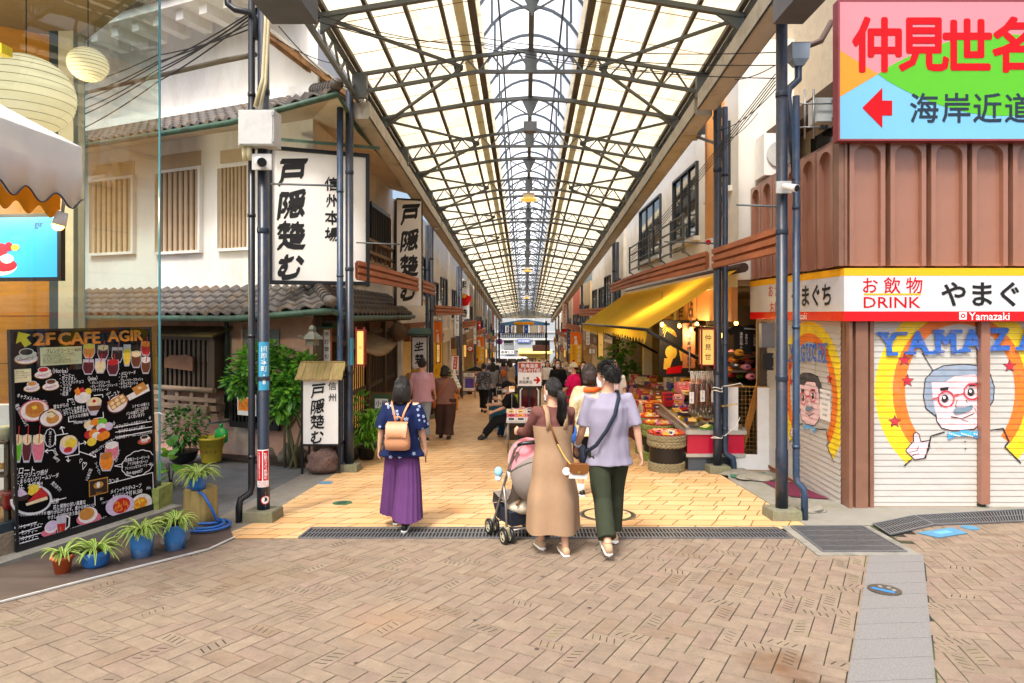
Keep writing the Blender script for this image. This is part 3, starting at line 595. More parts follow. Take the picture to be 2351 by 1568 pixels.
def fline(mb,M,pts,w,z):
 for (a,b),(c,d) in zip(pts,pts[1:]):
  l=math.hypot(c-a,d-b) or 1; nx,ny=-(d-b)/l*w/2,(c-a)/l*w/2; ex,ey=(c-a)/l*w*.4,(d-b)/l*w*.4
  mb.add([M@V(q) for q in ((a-ex+nx,b-ey+ny,z),(a-ex-nx,b-ey-ny,z),(c+ex-nx,d+ey-ny,z),(c+ex+nx,d+ey+ny,z))],[(0,1,2,3)],False)
def fbox(mb,M,x0,x1,y0,y1,z0,z1):
 t=mb.T; mb.T=M if t is None else t@M; mb.box(x0,x1,y0,y1,z0,z1); mb.T=t; return mb
mb=MB(mPLAST); fbox(mb,M,-.82,.52,-.36,.36,-.06,0); mb.build('bezel',tv)
mb=MB(mat('screen_blue','2f9fe6',.4,var=.1,scale=1.5,emit=.55)); fquad(mb,M,-.78,.48,-.32,.32,.002); mb.build('display',tv)
mb=MB(mat('scr_white','f3efe6',.5,var=0,emit=.5)); fdisc(mb,M,-.22,-.2,.22,.1,.004); mb.m(mat('scr_red','a3122e',.5,var=.1,emit=.4)); fdisc(mb,M,-.16,-.19,.16,.07,.0034+.001); fdisc(mb,M,-.2,-.02,.09,.07,.005); fdisc(mb,M,-.26,.05,.035,.035,.006); fdisc(mb,M,-.1,.01,.05,.05,.006)
mb.m(mat('scr_yellow','e4d23a',.5,var=.1,emit=.4)); fdisc(mb,M,-.02,.0,.05,.035,.0065); fdisc(mb,M,-.33,-.06,.06,.05,.0065); mb.m(mat('scr_white2','fbf6ee',.5,var=0,emit=.5)); fdisc(mb,M,-.12,-.12,.08,.05,.007); mb.m(mINK); mb.text('gir',.1,M@Matrix.Translation(V((.26,.25,.004)))); mb.build('picture',tv)
# white awning with yellow lining over the cafe entrance
aw=empty('cafe_awning',V((-3.6,4,2.5)),'white scalloped awning with yellow lining over the cafe door','awning')
def scallop(mb,x,y0,y1,zt,zb,n,amp,th=.006):
 st=n*10; pts=[]
 for i in range(st+1):
  f=i/st; ph=(f*n)%1; pts.append((y0+(y1-y0)*f, zb+amp*(.5+.5*math.cos(2*math.pi*ph)) ))
 vs=[]; fs=[]
 for y,z in pts: wv=.003*math.sin(y*9); vs+=[V((x+wv*.4,y,zt)),V((x+.004+wv,y,(zt+z)/2)),V((x+wv,y,z)),V((x-th+wv*.4,y,zt)),V((x-th+wv,y,z))]
 for i in range(st): a=i*5; b=a+5; fs+=[(a,a+1,b+1,b),(a+1,a+2,b+2,b+1),(a+3,b+3,b+4,a+4),(a+2,a+4,b+4,b+2)]
 mb.add(vs,fs,True)
mCANV=mat('awning_white','f8f8f5',.8,var=.04,trans=.45); mYEL=mat('awning_yellow','efb52a',.75,var=.12,trans=.5)
mb=MB(mCANV); scallop(mb,-3.58,3.2,5.2,3.08,2.58,7,.09); mb.prism([V((-3.58,3.2,3.08)),V((-3.58,5.2,3.08)),V((-4.75,5.2,3.7)),V((-4.75,3.2,3.7))],(0,0,.01)); mb.prism([V((-3.6,5.2,2.62)),V((-3.58,5.2,3.08)),V((-4.7,5.2,3.68)),V((-4.7,5.2,3.2))],(0,.006,0)); mb.build('valance',aw)
mb=MB(mYEL); scallop(mb,-3.72,3.2,5.15,2.9,2.5,9,.08); mb.build('lining',aw)
mb=MB(mat('awning_binding','3b4048',.6));
pts=[V((-3.574+.012*math.sin((3.2+2*i/90)*9),3.2+2*i/90,2.58+.09*(.5+.5*math.cos(2*math.pi*((i/90*7)%1)))-.003)) for i in range(91)]; mb.tube(pts,.006,5); mb.build('binding',aw)
sp=empty('spotlight',P(135,520,5.1),'small white lit spotlight under the cafe awning','spotlight'); c=P(135,516,5.1); mb=MB(mWHITE,True); mb.tube([c+V((.03,0,.1)),c],[.04,.05],14); mb.build('housing',sp); mb=MB(mBULB,True); mb.ell(c+V((-.005,0,-.005)),.042,10,6); mb.build('bulb',sp); mb=MB(mGREYB); mb.tube([c+V((.03,0,.1)),c+V((.05,.02,.4))],.012); mb.build('stem',sp)
mb=MB(mat('sign_yellow','f1d51c',.5)); mb.box(*sorted((P(-20,0,4.6).x,P(3,0,4.6).x)),4.6,4.7,P(0,120,4.6).z,P(0,98,4.6).z); tag(mb.build('projecting_sign'),'small yellow projecting sign at the left picture edge by the lantern','sign')
# shelf with crockery inside the cafe
sh=empty('display_shelf',P(15,1150,5.9),'dark wooden display shelf inside the cafe window','shelf'); mb=MB(mWOODD)
for v in (1010,1085,1150): mb.box(P(-40,v,5.85).x,P(33,v,5.85).x,5.75,6.05,P(0,v,5.85).z-.02,P(0,v,5.85).z)
mb.build('boards',sh); mb=MB(mWOODD);
for u in (-30,28): mb.box(P(u,0,5.85).x-.02,P(u,0,5.85).x+.02,5.78,5.82,gza+.3,P(0,1010,5.85).z)
mb.build('leg',sh)
mb=MB(mat('dish_white','e8e6df',.3),True); mb.lathe([(.03,0),(.13,.03),(.14,.035)],P(12,1084,5.9),18); mb.m(mat('food_gold','c98f35',.7,var=.4,scale=40))
for i in range(14): mb.ell(P(12,1080,5.9)+V((rnd.uniform(-.09,.09),rnd.uniform(-.05,.05),.04+rnd.random()*.02)),(.03,.025,.015),6,4)
tag(mb.build('fried_food_dish'),'white dish of golden snacks on the cafe shelf','dish')
mb=MB(mat('pot_red','8e1f1c',.3),True); mb.lathe([(.05,0),(.065,.05),(.06,.12),(.085,.17)],P(24,1168,5.8),16); tag(mb.build('red_pot'),'small dark red pot on the lowest cafe shelf','pot')
mb=MB(mat('pot_cream','d9d3ae',.5),True); mb.lathe([(.05,0),(.07,.1),(.075,.12)],P(18,1008,5.9),16); tag(mb.build('cream_pot'),'cream pot on the top cafe shelf','pot')
mb=MB(mWHITE); mb.box(P(-30,0,6.4).x,P(30,0,6.4).x,6.4,6.5,gza+.35,P(0,930,6.4).z); tag(mb.build('white_cabinet'),'white cabinet standing behind the menu board inside the cafe','cabinet')
# ---------------------------------------------------------------- standing menu board
bd=empty('menu_board',gp(-4.18,6.28),'tall black cafe menu board with food photos and white handwriting','menu board')
x_=V((.365,.931,0)); bl=V((-4.44,5.63,-.37)); lean=V((-.931,.365,0)); up=(V((0,0,1.97))+lean*.09); MBo=fr(bl,x_,up); BWd,BHt=1.345,1.972
mb=MB(mat('board_black','08080a',.6,var=.1,spec=.12)); fbox(mb,MBo,0,BWd,.0,BHt,-.03,0); mb.build('panel',bd)
mb=MB(mPLAST); fbox(mb,MBo,-.01,BWd+.01,-.02,.1,-.035,.012); fbox(mb,MBo,-.012,.012,.1,BHt+.01,-.035,.012); fbox(mb,MBo,BWd-.012,BWd+.012,.1,BHt+.01,-.035,.012); fbox(mb,MBo,.012,BWd-.012,BHt-.01,BHt+.01,-.035,.01); mb.build('frame',bd)
H5=homog([(130,60),(1760,17),(215,1500),(1815,1310)],[(0,BHt),(BWd,BHt),(0,BHt-1500/2690*BHt*1.0),(BWd,BHt-1293/2185*BHt)])
h5=lambda x,y:H5(x,y); h6=lambda x,y:H5(x*.18745/.1949,(x*0+y*.18745+1028.6-752.3)/.1949)
mCHK=mat('chalk_white','ffffff',.6,var=0); mORW=mat('wood_letters','d98a2e',.5,var=.3,scale=20,stretch=(1,1,4))
ly=[.0012]
def Z():
 ly[0]+=.00003; return ly[0]
def bt(h,x,y,s,size,rot=0,off=0.0,ax='l',m=None,sx=.92,mbx=None):
 size*=.76; X,Y=h(x,y); X2,Y2=h(x+40*math.cos(R(rot)),y-40*math.sin(R(rot))); a=math.atan2(Y2-Y,X2-X)
 mbx.text(s,size,MBo@Matrix.Translation(V((X,Y,0)))@Matrix.Rotation(a,4,'Z'),off,ax=ax,sx=sx*.72,z=Z())
def bscale(h,x,y): a=h(x,y);b=h(x+10,y);c=h(x,y+10); return abs(b[0]-a[0])/10,abs(c[1]-a[1])/10
def bd_disc(mbx,h,x,y,rx,ry,rot=0):
 X,Y=h(x,y); sx,sy=bscale(h,x,y); fdisc(mbx,MBo,X,Y,rx*sx,ry*sy,Z(),22,R(rot))
def bd_poly(mbx,h,pts): fpoly(mbx,MBo,[h(*p) for p in pts],Z())
def bd_line(mbx,h,pts,w=.006): fline(mbx,MBo,[h(*p) for p in pts],w,Z())
mb=MB(mORW)
for s,x0,x1,y0,y1 in (('2F',385,640,80,225),('CAFE',672,1165,70,215),('AGIR',1248,1675,48,180)):
 X0,Y0_=h5(x0,y1); X1,_=h5(x1,y1); hgt=bscale(h5,x0,(y0+y1)/2)[1]*(y1-y0)/.72; vs,fs,bb=text_geo(s,.03); sx=(X1-X0)/((bb[1]-bb[0])*hgt); Yc=h5((x0+x1)/2,(y0+y1)/2)[1]
 for zz in (.002,.012): mb.text(s,hgt,MBo@Matrix.Translation(V(((X0+X1)/2,Yc,0))),.03,sx=sx,z=zz)
mb.build('wooden_lettering',bd)
mb=MB(mat('arrow_yellow','f5e02a',.5,var=0)); bd_poly(mb,h5,[(215,72),(360,105),(310,140),(370,210),(295,255),(245,185),(192,212)]); mb.build('arrow',bd)
mb=MB(mat('card_cream','efe6b8',.6,var=.03)); bd_poly(mb,h5,[(468,258),(952,240),(958,445),(480,472)]); bd_poly(mb,h5,[(160,512),(372,500),(382,648),(168,668)]); mb.build('price_card',bd)
mb=MB(mINK)
for s,x,y,z_ in (('ブレンドコーヒー ¥600',545,305,.062),('Café Agir オリジナルブレンドcoffeeは',505,345,.034),('こだわり抜いた豆を絶妙にブレンドしたことで',510,368,.028),('香り高く飲みやすいと好評です',508,393,.03),('完成されたブレンドは開店以来45年間',508,418,.029),('変わることなく皆様に愛され続けているコーヒーです',510,442,.027),('Hot cocoa',200,535,.032),('甘さをおさえた上品な味わいの',172,562,.02),('ココアパウダーの風味をお楽しみ下さい',172,588,.018),('ホットもアイスもご用意',175,612,.02)): bt(h5,x,y,s,z_,4,mbx=mb,off=.008 if z_>.05 else 0)
mb.build('card_lettering',bd)
mb=MB(mCHK)
for s,x,y,z_,ro_ in [('〈Hot·Ice〉',620,520,.072,0),('・コーヒー',705,575,.058,0),('・カフェオレ',705,615,.055,2),('・カフェオレチョコ',715,660,.05,3),('・ココア',718,700,.055,0),('・ミルク',718,745,.055,2),('・紅茶',718,790,.055,2),('〈Juice〉',1030,612,.07,2),('・オレンジジュース',1060,665,.046,3),('・グレープフルーツジュース',1060,710,.044,4),('・バナナジュース',1062,750,.048,3),('・メロンソーダ',1400,560,.054,5),('・コーラ',1398,600,.05,3),('・ブルーベリースカッシュ',1398,645,.046,5),('・キウイスカッシュ',1400,680,.048,4),('・レモネード',1402,715,.048,3),
  ('キャラメルカフェオレ',225,800,.054,-14),('昔ながらの',640,940,.056,8),('しっかりした食感と',715,985,.053,8),('きりっと苦みのある',760,1020,.05,8),('カラメルが美味',828,1060,.052,8),('Home made',880,1118,.066,6),('人気です',1245,805,.03,25),('トースト',1278,838,.07,28),('シナモンの香りと',1560,945,.05,8),('シロップの甘さ',1590,985,.045,8),('パンの香ばしさが',1490,1030,.05,8),('よく合います♡',1515,1070,.054,8),('カフェアジールの生クリーム',1370,1180,.054,10),('甘すぎず とにかく上質で',1400,1235,.052,9),('上品な生クリームに こだわっています',1375,1305,.049,8),('☆',1325,1140,.07,0),('☆',1755,1080,.06,0),
  ('Vanilla',850,1285,.062,-35),('Straw',655,1420,.062,-55),('歓声NO.1プリンアラモード',1070,1500,.05,33),('軽食NO.1はコレ!!',215,905,.055,-62),('プリン',840,845,.05,-60),('♡',950,1560,.08,-15)]: bt(h5,x,y+8,s,z_,ro_,mbx=mb,off=.006)
for s,x,y,z_,ro_ in [('berry',690,90,.062,-38),('フロート',210,255,.095,2),('シュワシュワ感が',250,322,.066,8),('たまらないクリームソーダ',250,385,.06,8),('は、大定番!!',285,440,.072,6),('実力あり!!',670,400,.052,-42),('迫力あり!!',1130,250,.05,-110),('♡',1020,210,.13,-10),('紅茶',672,620,.066,3),('花と果物の甘い高貴な',690,692,.06,8),('香りが広がります。豊かな味わいと',628,755,.054,8),('やさしさが結びあう逸品です',628,810,.054,8),('ケーキには紅茶がおすすめです',245,765,.044,2),('・ストレートティー',245,905,.055,5),('・レモンティー',255,975,.056,5),('・ミルクティー',262,1040,.056,5),('・シナモンティー',270,1095,.054,5),('ロイヤル',290,1155,.056,5),('・ミルクティー',272,1200,.056,5),
  ('自家製コーヒーゼリーも',1545,160,.05,7),('アイスも食べた〜い!',1570,205,.05,7),('フレッシュなフルーツと一緒に',1540,258,.046,8),('Bon appetit♡',1560,312,.066,8),('ランチ',1345,410,.075,8),('メイン+サラダ+スープ',1370,530,.066,10),('&ドリンク付 ¥1,500',1395,590,.074,10),('(税込)',1805,500,.04,8),('麺に',1245,610,.035,5),('こだわりのパスタ各種',1265,660,.03,14),('上品な味わいロイヤルミルクティー',890,960,.045,18),('コーヒーゼリー',1185,175,.04,-70),('ヨーグルトパフェ',1470,30,.032,-105)]: bt(h6,x,y+6,s,z_,ro_,mbx=mb,off=.006)
for X0 in [[(1105,820),(1205,810),(1210,840)],[(1215,1015),(1220,1075),(1110,1090)],[(815,1065),(818,1120),(875,1115)],[(805,890),(800,862),(845,855)],[(670,1380),(665,1275),(810,1255)],[(760,1255),(735,1175),(770,1190)],[(735,1175),(720,1200)],[(940,1355),(945,1495),(790,1520)],[(945,1380),(1025,1360)],[(1025,1360),(1000,1345)],[(1025,1360),(1010,1385)],[(640,1440),(555,1450)],[(555,1450),(585,1430)],[(555,1450),(585,1470)],[(1345,1195),(1790,1130)],[(1365,1250),(1795,1195)],[(1370,1312),(1795,1240)],[(950,1465),(1140,1530)],[(1140,1530),(1110,1530)],[(1140,1530),(1130,1500)]]: bd_line(mb,h5,X0,.007)
for X0 in [[(250,920),(500,860)],[(255,990),(555,910)],[(262,1055),(555,985)],[(275,1108),(525,1045)],[(295,1225),(578,1150)],[(650,632),(838,588)],[(1340,438),(1880,320),(1900,778),(1200,970)],[(1180,580),(1185,690)],[(850,100),(855,165)],[(855,165),(835,145)],[(855,165),(875,145)]]: bd_line(mb,h6,X0,.007)
pts=[]
for i in range(64): t=2*math.pi*i/64; k=1+.07*abs(math.sin(6*t)); pts.append((1700+190*k*math.cos(t),205+145*k*math.sin(t)-40*math.cos(t)))
bd_line(mb,h6,pts+[pts[0]],.007); bd_line(mb,h6,[(1500,245),(1410,230),(1510,205)],.006)
pts=[(660+60*(1+.1*abs(math.sin(5*t)))*math.cos(t)-50,1300+100*(1+.07*abs(math.sin(5*t)))*math.sin(t)) for t in [2*math.pi*i/50 for i in range(51)]]; bd_line(mb,h5,pts,.006);
for i,ch in enumerate('迷ったら'): bt(h5,608,1245+42*i,ch,.05,0,ax='c',mbx=mb)
pts=[(430+230*math.cos(t),600+215*math.sin(t)*.75) for t in [R(-70+3.4*i*2) for i in range(38)]]; bd_line(mb,h6,pts,.02); bd_line(mb,h6,[(225,450),(265,405)],.008)
mb.build('handwriting',bd)
fm=lambda k,c:mat('food_'+k,c,.5,var=.22,scale=35)
FW=fm('white','efe9e4');FC=fm('coffee','2b1710');FB=fm('caramel','c4752c');FO=fm('orange','ef8a1c');FR=fm('red','c41f25');FK=fm('cream','f0dcae');FY=fm('yellow','eed03c');FP=fm('pink','e2768a');FG=fm('green','6fc22c');FT=fm('toast','d08c3c');FM=fm('wine','5d1524');FL=fm('lilac','d9c3dc');FGL=fm('glass','c9c4cf'); FBR=fm('brown','6c3a1c'); FGD=fm('gold','b58a48')
mb=MB(FW)
def cup(h,x,y,r,top,sauce=FW):
 mb.m(FGD); bd_disc(mb,h,x,y+r*.55,r*1.32,r*.62); mb.m(sauce); bd_disc(mb,h,x,y+r*.52,r*1.25,r*.56); mb.m(FL); bd_disc(mb,h,x,y+r*.5,r*.8,r*.36); mb.m(FW); bd_disc(mb,h,x+r*.85,y,r*.28,r*.24); bd_poly(mb,h,[(x-r*.8,y-r*.2),(x+r*.8,y-r*.2),(x+r*.55,y+r*.6),(x-r*.45,y+r*.6)]); bd_disc(mb,h,x,y-r*.2,r*.82,r*.42); mb.m(top); bd_disc(mb,h,x,y-r*.2,r*.7,r*.34); mb.m(FGD); bd_poly(mb,h,[(x-r,y+r*.75),(x+r*1.0,y+r*.25),(x+r*1.0,y+r*.32),(x-r*.9,y+r*.85)])
cup(h5,312,330,105,FC); cup(h5,512,530,78,FR); cup(h5,385,690,72,FT); cup(h5,602,670,75,FBR); cup(h5,1705,1325,60,FC,FR)
def drink(h,x,y,w,hh,body,top=None,straw=True,lean=14):
 mb.m(FGL); bd_poly(mb,h,[(x-w*.5,y-hh/2),(x+w*.5,y-hh/2),(x+w*.56,y+hh*.1),(x+w*.32,y+hh/2),(x-w*.32,y+hh/2),(x-w*.56,y+hh*.1)]); mb.m(body); bd_poly(mb,h,[(x-w*.46,y-hh*.3),(x+w*.46,y-hh*.3),(x+w*.5,y+hh*.1),(x+w*.28,y+hh*.42),(x-w*.28,y+hh*.42),(x-w*.5,y+hh*.1)])
 if top: mb.m(top); bd_disc(mb,h,x,y-hh*.34,w*.5,hh*.2)
 if straw: mb.m(FR); bd_poly(mb,h,[(x,y-hh*.2),(x+10,y-hh*.2),(x+10+lean,y-hh*.85),(x+lean,y-hh*.85)])
for a in ((1035,300,130,170,FO,FY,False),(1200,315,120,170,FM,FK,True),(1370,345,125,185,FC,None,True),(1485,350,85,260,FY,None,False),(1595,400,115,200,FBR,FK,False),(1710,270,115,170,FR,FO,True),(1030,485,125,180,FM,None,True),(1170,475,120,175,FK,None,True),(1320,495,130,190,FM,FR,True),(1710,470,105,200,FBR,FW,True)): drink(h5,*a)
drink(h5,1490,1440,1,1,FK,None,False)
for x,b in ((240,FG),(345,FM),(475,FP)): drink(h5,x,1420,125 if x>400 else 100,310,b,FK,True,8)
mb.m(FP); bd_disc(mb,h5,420,985,170,125); mb.m(FW); bd_disc(mb,h5,420,985,155,112); mb.m(FT); bd_disc(mb,h5,425,985,110,82); mb.m(FB); bd_disc(mb,h5,422,955,105,72); mb.m(FY); bd_poly(mb,h5,[(385,940),(435,925),(455,960),(405,980)])
mb.m(FM); bd_disc(mb,h5,612,1075,142,108); mb.m(FW); bd_disc(mb,h5,612,1075,126,94); mb.m(FT); bd_disc(mb,h5,630,1080,75,58); mb.m(FK); bd_disc(mb,h5,615,1020,55,52); mb.m(FC); bd_line(mb,h5,[(570,1010),(620,1000),(660,1030)],.008)
mb.m(FW); bd_disc(mb,h5,970,830,95,78); mb.m(FO); bd_poly(mb,h5,[(870,760),(915,720),(960,800),(900,820)]); mb.m(FY); bd_disc(mb,h5,1035,770,40,38); mb.m(FR); bd_poly(mb,h5,[(930,740),(975,720),(1005,780),(950,800)]); mb.m(FW); bd_disc(mb,h5,980,820,48,42)
mb.m(FGL); bd_poly(mb,h5,[(1010,900),(1195,880),(1180,960),(1130,1050),(1070,1050),(1020,970)]); mb.m(FK); bd_disc(mb,h5,1105,890,85,50); mb.m(FBR); bd_poly(mb,h5,[(1025,945),(1190,935),(1165,990),(1055,1000)]); mb.m(FR); bd_disc(mb,h5,1105,885,20,20)
mb.m(FM); bd_disc(mb,h5,1380,920,130,105,20); mb.m(FW); bd_disc(mb,h5,1380,918,118,92,20); mb.m(FT); bd_poly(mb,h5,[(1255,900),(1440,800),(1505,880),(1320,1000)]); mb.m(FK)
for i in range(3):
 for j in range(2): bd_disc(mb,h5,1315+55*i+20*j,915-38*i+42*j,26,20,25)
mb.m(FW); bd_poly(mb,h5,[(1480,830),(1740,690),(1760,770),(1520,885)]); mb.m(FT); bd_poly(mb,h5,[(1545,740),(1680,665),(1740,740),(1600,825)]); mb.m(FK); bd_disc(mb,h5,1640,735,22,16)
for x,y,m_ in ((1045,1160,FK),(1120,1135,FO),(1205,1130,FG),(1275,1180,FL),(1080,1210,FW),(1135,1210,FBR),(1190,1190,FW),(1205,1245,FR),(1050,1270,FR),(1105,1260,FO),(1140,1290,FW),(1195,1300,FO),(1085,1355,FY),(1240,1280,FO)): mb.m(m_); bd_disc(mb,h5,x,y,55,48)
mb.m(FL); bd_disc(mb,h5,820,1390,105,105); mb.m(FK); bd_disc(mb,h5,815,1345,95,70); mb.m(FY); bd_disc(mb,h5,845,1370,70,60); mb.m(FR); bd_disc(mb,h5,815,1440,50,32)
drink(h5,1320,1470,150,210,FP,FW,False); drink(h5,1260,1590,150,210,FO,FB,False)
mb.m(FC); bd_poly(mb,h6,[(225,560),(300,455),(410,520),(385,600),(230,615)]); mb.m(FL); bd_poly(mb,h6,[(220,540),(300,450),(385,530),(300,560)]); mb.m(FY); bd_poly(mb,h6,[(400,420),(500,425),(520,490),(430,550),(385,530)]); mb.m(FK); bd_poly(mb,h6,[(360,640),(610,560),(620,600),(375,668)]); mb.m(FR); bd_poly(mb,h6,[(380,625),(540,455),(620,540),(610,565)])
mb.m(FP); bd_disc(mb,h6,640,990,90,45,-15); mb.m(FW); bd_disc(mb,h6,670,920,80,72); mb.m(FL); bd_disc(mb,h6,670,910,70,58); mb.m(FGL); bd_poly(mb,h6,[(725,800),(845,785),(835,1020),(740,1035)]); mb.m(FR); bd_poly(mb,h6,[(735,890),(835,880),(830,970),(745,985)]); mb.m(FW); bd_line(mb,h6,[(848,800),(880,820),(875,920),(840,950)],.014); mb.m(FB); bd_line(mb,h6,[(775,930),(785,1060)],.012)
mb.m(FP); bd_disc(mb,h6,1110,840,150,78,-12); mb.m(FW); bd_disc(mb,h6,1100,800,115,92,-10); mb.m(FT); bd_disc(mb,h6,1085,785,92,72,-12)
mb.m(FGD); bd_poly(mb,h6,[(1100,395),(1330,355),(1335,540),(1108,590)]); mb.m(FC); bd_poly(mb,h6,[(1110,405),(1320,368),(1325,532),(1118,580)]); mb.m(FGD); bd_disc(mb,h6,1218,450,60,40); mb.m(FW); bd_disc(mb,h6,1215,448,22,35)
mb.m(FW); bd_disc(mb,h6,1740,690,135,120,-8); mb.m(FO); bd_disc(mb,h6,1725,690,88,78); mb.m(FL); bd_disc(mb,h6,1485,700,178,125,-12); mb.m(FR); bd_disc(mb,h6,1500,700,105,90); mb.m(FO)
for i in range(22): bd_disc(mb,h6,1500+rnd.uniform(-80,80),700+rnd.uniform(-65,65),22,8,rnd.uniform(0,180))
mb.m(FY)
for i in range(16): bd_disc(mb,h6,1725+rnd.uniform(-65,65),690+rnd.uniform(-55,55),20,8,rnd.uniform(0,180))
mb.build('food_photos',bd)
mb=MB(FGD); bt(h6,1190,545,'PASTA',.04,5,mbx=mb); mb.build('plate_lettering',bd)
mb=MB(mWHITE); p=MBo@V((BWd+.01,1.05,0)); mb.tube([p,p+V((.06,.0,.01)),p+V((.1,.03,-.03))],.008,6); mb.build('tie_cord',bd)
# ---------------------------------------------------------------- potted plants
mBLADE=mat('blade_green','4f8a22',.5,var=.25,trans=.25); mBLADY=mat('blade_cream','b9c768',.5,var=.1,trans=.25); mSOIL=mat('soil','3a2a1e',.95)
mBLUEP=mat('pot_blue','3f7fc0',.35,var=.15,scale=6,dark='cfd8e0',dscale=5,damt=.35); mBLUED=mat('pot_deep_blue','2b6cb2',.3,var=.12,scale=6); mTERR=mat('terracotta','cf6030',.7,var=.12)
def spider(mb,c,n,L,seed,w=.0125,h=.55):
 q=random.Random(seed)
 for i in range(int(n*.75)):
  a=q.uniform(0,2*math.pi); l=L*q.uniform(.55,1.1); up=q.uniform(.25,1.0)*h*2; d=V((math.cos(a),math.sin(a),0)); s=V((-math.sin(a),math.cos(a),0)); k=7; prev=None; ww=w*q.uniform(.7,1.2)
  for j in range(k+1):
   f=j/k; p=c+d*(.02+l*f*(.9-.1*f))+V((0,0,l*(up*f-.9*f*f*(.5+up*.5)+.05))); b=ww*(.6+1.2*f-1.75*f*f)+.0008; e=b*.45
   row=[p-s*b,p-s*e-V((0,0,b*.3)),p+s*e-V((0,0,b*.3)),p+s*b]
   if prev: mb.m(mBLADY); mb.add([prev[0],prev[1],row[1],row[0]],[(0,1,2,3)],True); mb.add([prev[2],prev[3],row[3],row[2]],[(0,1,2,3)],True); mb.m(mBLADE); mb.add([prev[1],prev[2],row[2],row[1]],[(0,1,2,3)],True)
   prev=row
def potted(u,v,prof,m,label,n,L,seed,z=0,sx=1,d=None):
 c=G(u,v)+V((0,0,z)); c.y+=.08; r=empty('potted_plant',c,label,'potted plant'); mb=MB(m,True); mb.lathe(prof,c,28,sx=sx); rr,hh=prof[-1]; mb.lathe([(rr*.86,hh-.002),(rr*.86,hh-.001)],c,20,sx=sx); mb.build('pot',r)
 mb=MB(mSOIL); mb.lathe([(rr*.85,hh-.004),(rr*.8,hh+.003)],c,20,sx=sx); mb.build('soil',r); mb=MB(mBLADE); spider(mb,c+V((0,0,hh)),n,L,seed); mb.build('leaves',r)
potted(127,1325,[(.052,0),(.07,.115),(.078,.116),(.082,.15)],mTERR,'striped grass like plant in a small terracotta pot',46,.23,1)
potted(205,1310,[(.07,0),(.1,.04),(.103,.1),(.106,.14)],mBLUED,'spider plant in a low deep blue bowl pot',95,.27,2)
potted(313,1287,[(.075,0),(.092,.12),(.1,.215),(.105,.225)],mBLUEP,'spider plant in a tall pale blue pot with a dark drip',130,.25,3)
potted(391.5,1269,[(.075,0),(.094,.12),(.104,.23),(.11,.24)],mBLUEP,'spider plant in a tall light blue pot nearest the log stump',130,.25,4)
st=empty('log_stump',G(445,1225),'upright wooden log stump carrying a blue flower pot','log'); c=G(445,1222)+V((0,.13,0)); mb=MB(mat('log_bark','a58f55',.85,var=.35,scale=4,stretch=(4,4,.6),dark='6b6a34',dscale=3,damt=.5,bump=.4));
ring=lambda k,z:[c+V(((.155+.012*math.sin(5*t))*k*math.cos(t),(.15+.01*math.sin(7*t))*k*math.sin(t),z)) for t in [2*math.pi*i/26 for i in range(26)]]
mb.loft([ring(1.06,-.02),ring(1,.2),ring(.98,.41),ring(.95,.42)]); mb.build('trunk',st); mb=MB(mat('log_end','b39a68',.85,var=.3,scale=20)); mb.loft([ring(.93,.4205),ring(.9,.424)]); mb.build('cut_face',st)
potted(445,1225,[(.07,0),(.085,.05),(.095,.13),(.1,.14)],mBLUED,'spider plant in a blue pot standing on the log stump',150,.27,5,z=.425)
mHOSE=mat('hose_blue','1f5fae',.4,var=.08); mb=MB(mHOSE,True); pts=[]; q=c+V((.03,-.03,0))
for i in range(110): t=i*.17; rr=.19+.05*math.sin(t*.31)+.02*math.sin(t*1.7); pts.append(q+V((rr*math.cos(t)+.06,rr*.8*math.sin(t)-.0,.02+.0006*i+.012*math.sin(t*.5))))
pts+=[q+V((.2,-.1,.12)),q+V((.17,-.14,.25)),q+V((.08,-.12,.38)),q+V((-.05,-.07,.435)),q+V((-.15,.0,.42)),q+V((-.19,.04,.25)),q+V((-.19,.05,.05))]
mb.tube(pts,.014,8); tag(mb.build('garden_hose'),'coiled blue garden hose round the base of the log stump','hose')
mb=MB(mCONC); mb.box(*[x for x in (G(412,1240).x-.08,G(412,1240).x+.1,6.02,6.2,gz(6.1),gz(6.1)+.2)]); tag(mb.build('concrete_block'),'rough grey concrete block between the blue pot and the log','block')
def leafy(mb,c,rx,ry,rz,n,ls,mats,seed,shape=.5,droop=.3):
 q=random.Random(seed)
 for i in range(n):
  while 1:
   p=V((q.uniform(-1,1),q.uniform(-1,1),q.uniform(-1,1)))
   if p.length<1 and p.length>.25: break
  nz=noise.noise(p*2.3+V((seed,0,0)));
  if nz<-.25: continue
  p=p*(1+.3*nz); d=(p.normalized()+V((q.uniform(-.6,.6),q.uniform(-.6,.6),q.uniform(-.3,.8)))).normalized(); o=c+V((p.x*rx,p.y*ry,p.z*rz)); l=ls*q.uniform(.6,1.25)
  s=d.cross(V((0,0,1))); s=(s if s.length>.05 else V((1,0,0))).normalized(); s=(s+V((0,0,q.uniform(-.5,.5)))).normalized(); b=l*.24; e=o+d*l-V((0,0,l*droop)); m1=o+d*l*.35-V((0,0,l*droop*.1)); m2=o+d*l*.72-V((0,0,l*droop*.5)); nn=d.cross(s)*l*.07
  mb.m(q.choice(mats)); mb.add([o,m1-s*b+nn,m1,m1+s*b+nn,m2-s*b*.8+nn,m2,m2+s*b*.8+nn,e],[(0,2,1),(0,3,2),(1,2,5,4),(2,3,6,5),(4,5,7),(5,6,7)],True)
LG=[mat('leaf_%d'%i,c_,.36,var=.45,scale=7,trans=.25) for i,c_ in enumerate(('3a7228','4c8c33','62a03f','305a22'))]; LB=[mat('leaf_bright_%d'%i,c_,.4,var=.4,scale=6,trans=.3) for i,c_ in enumerate(('6fae35','86c040','5a9a2e'))]
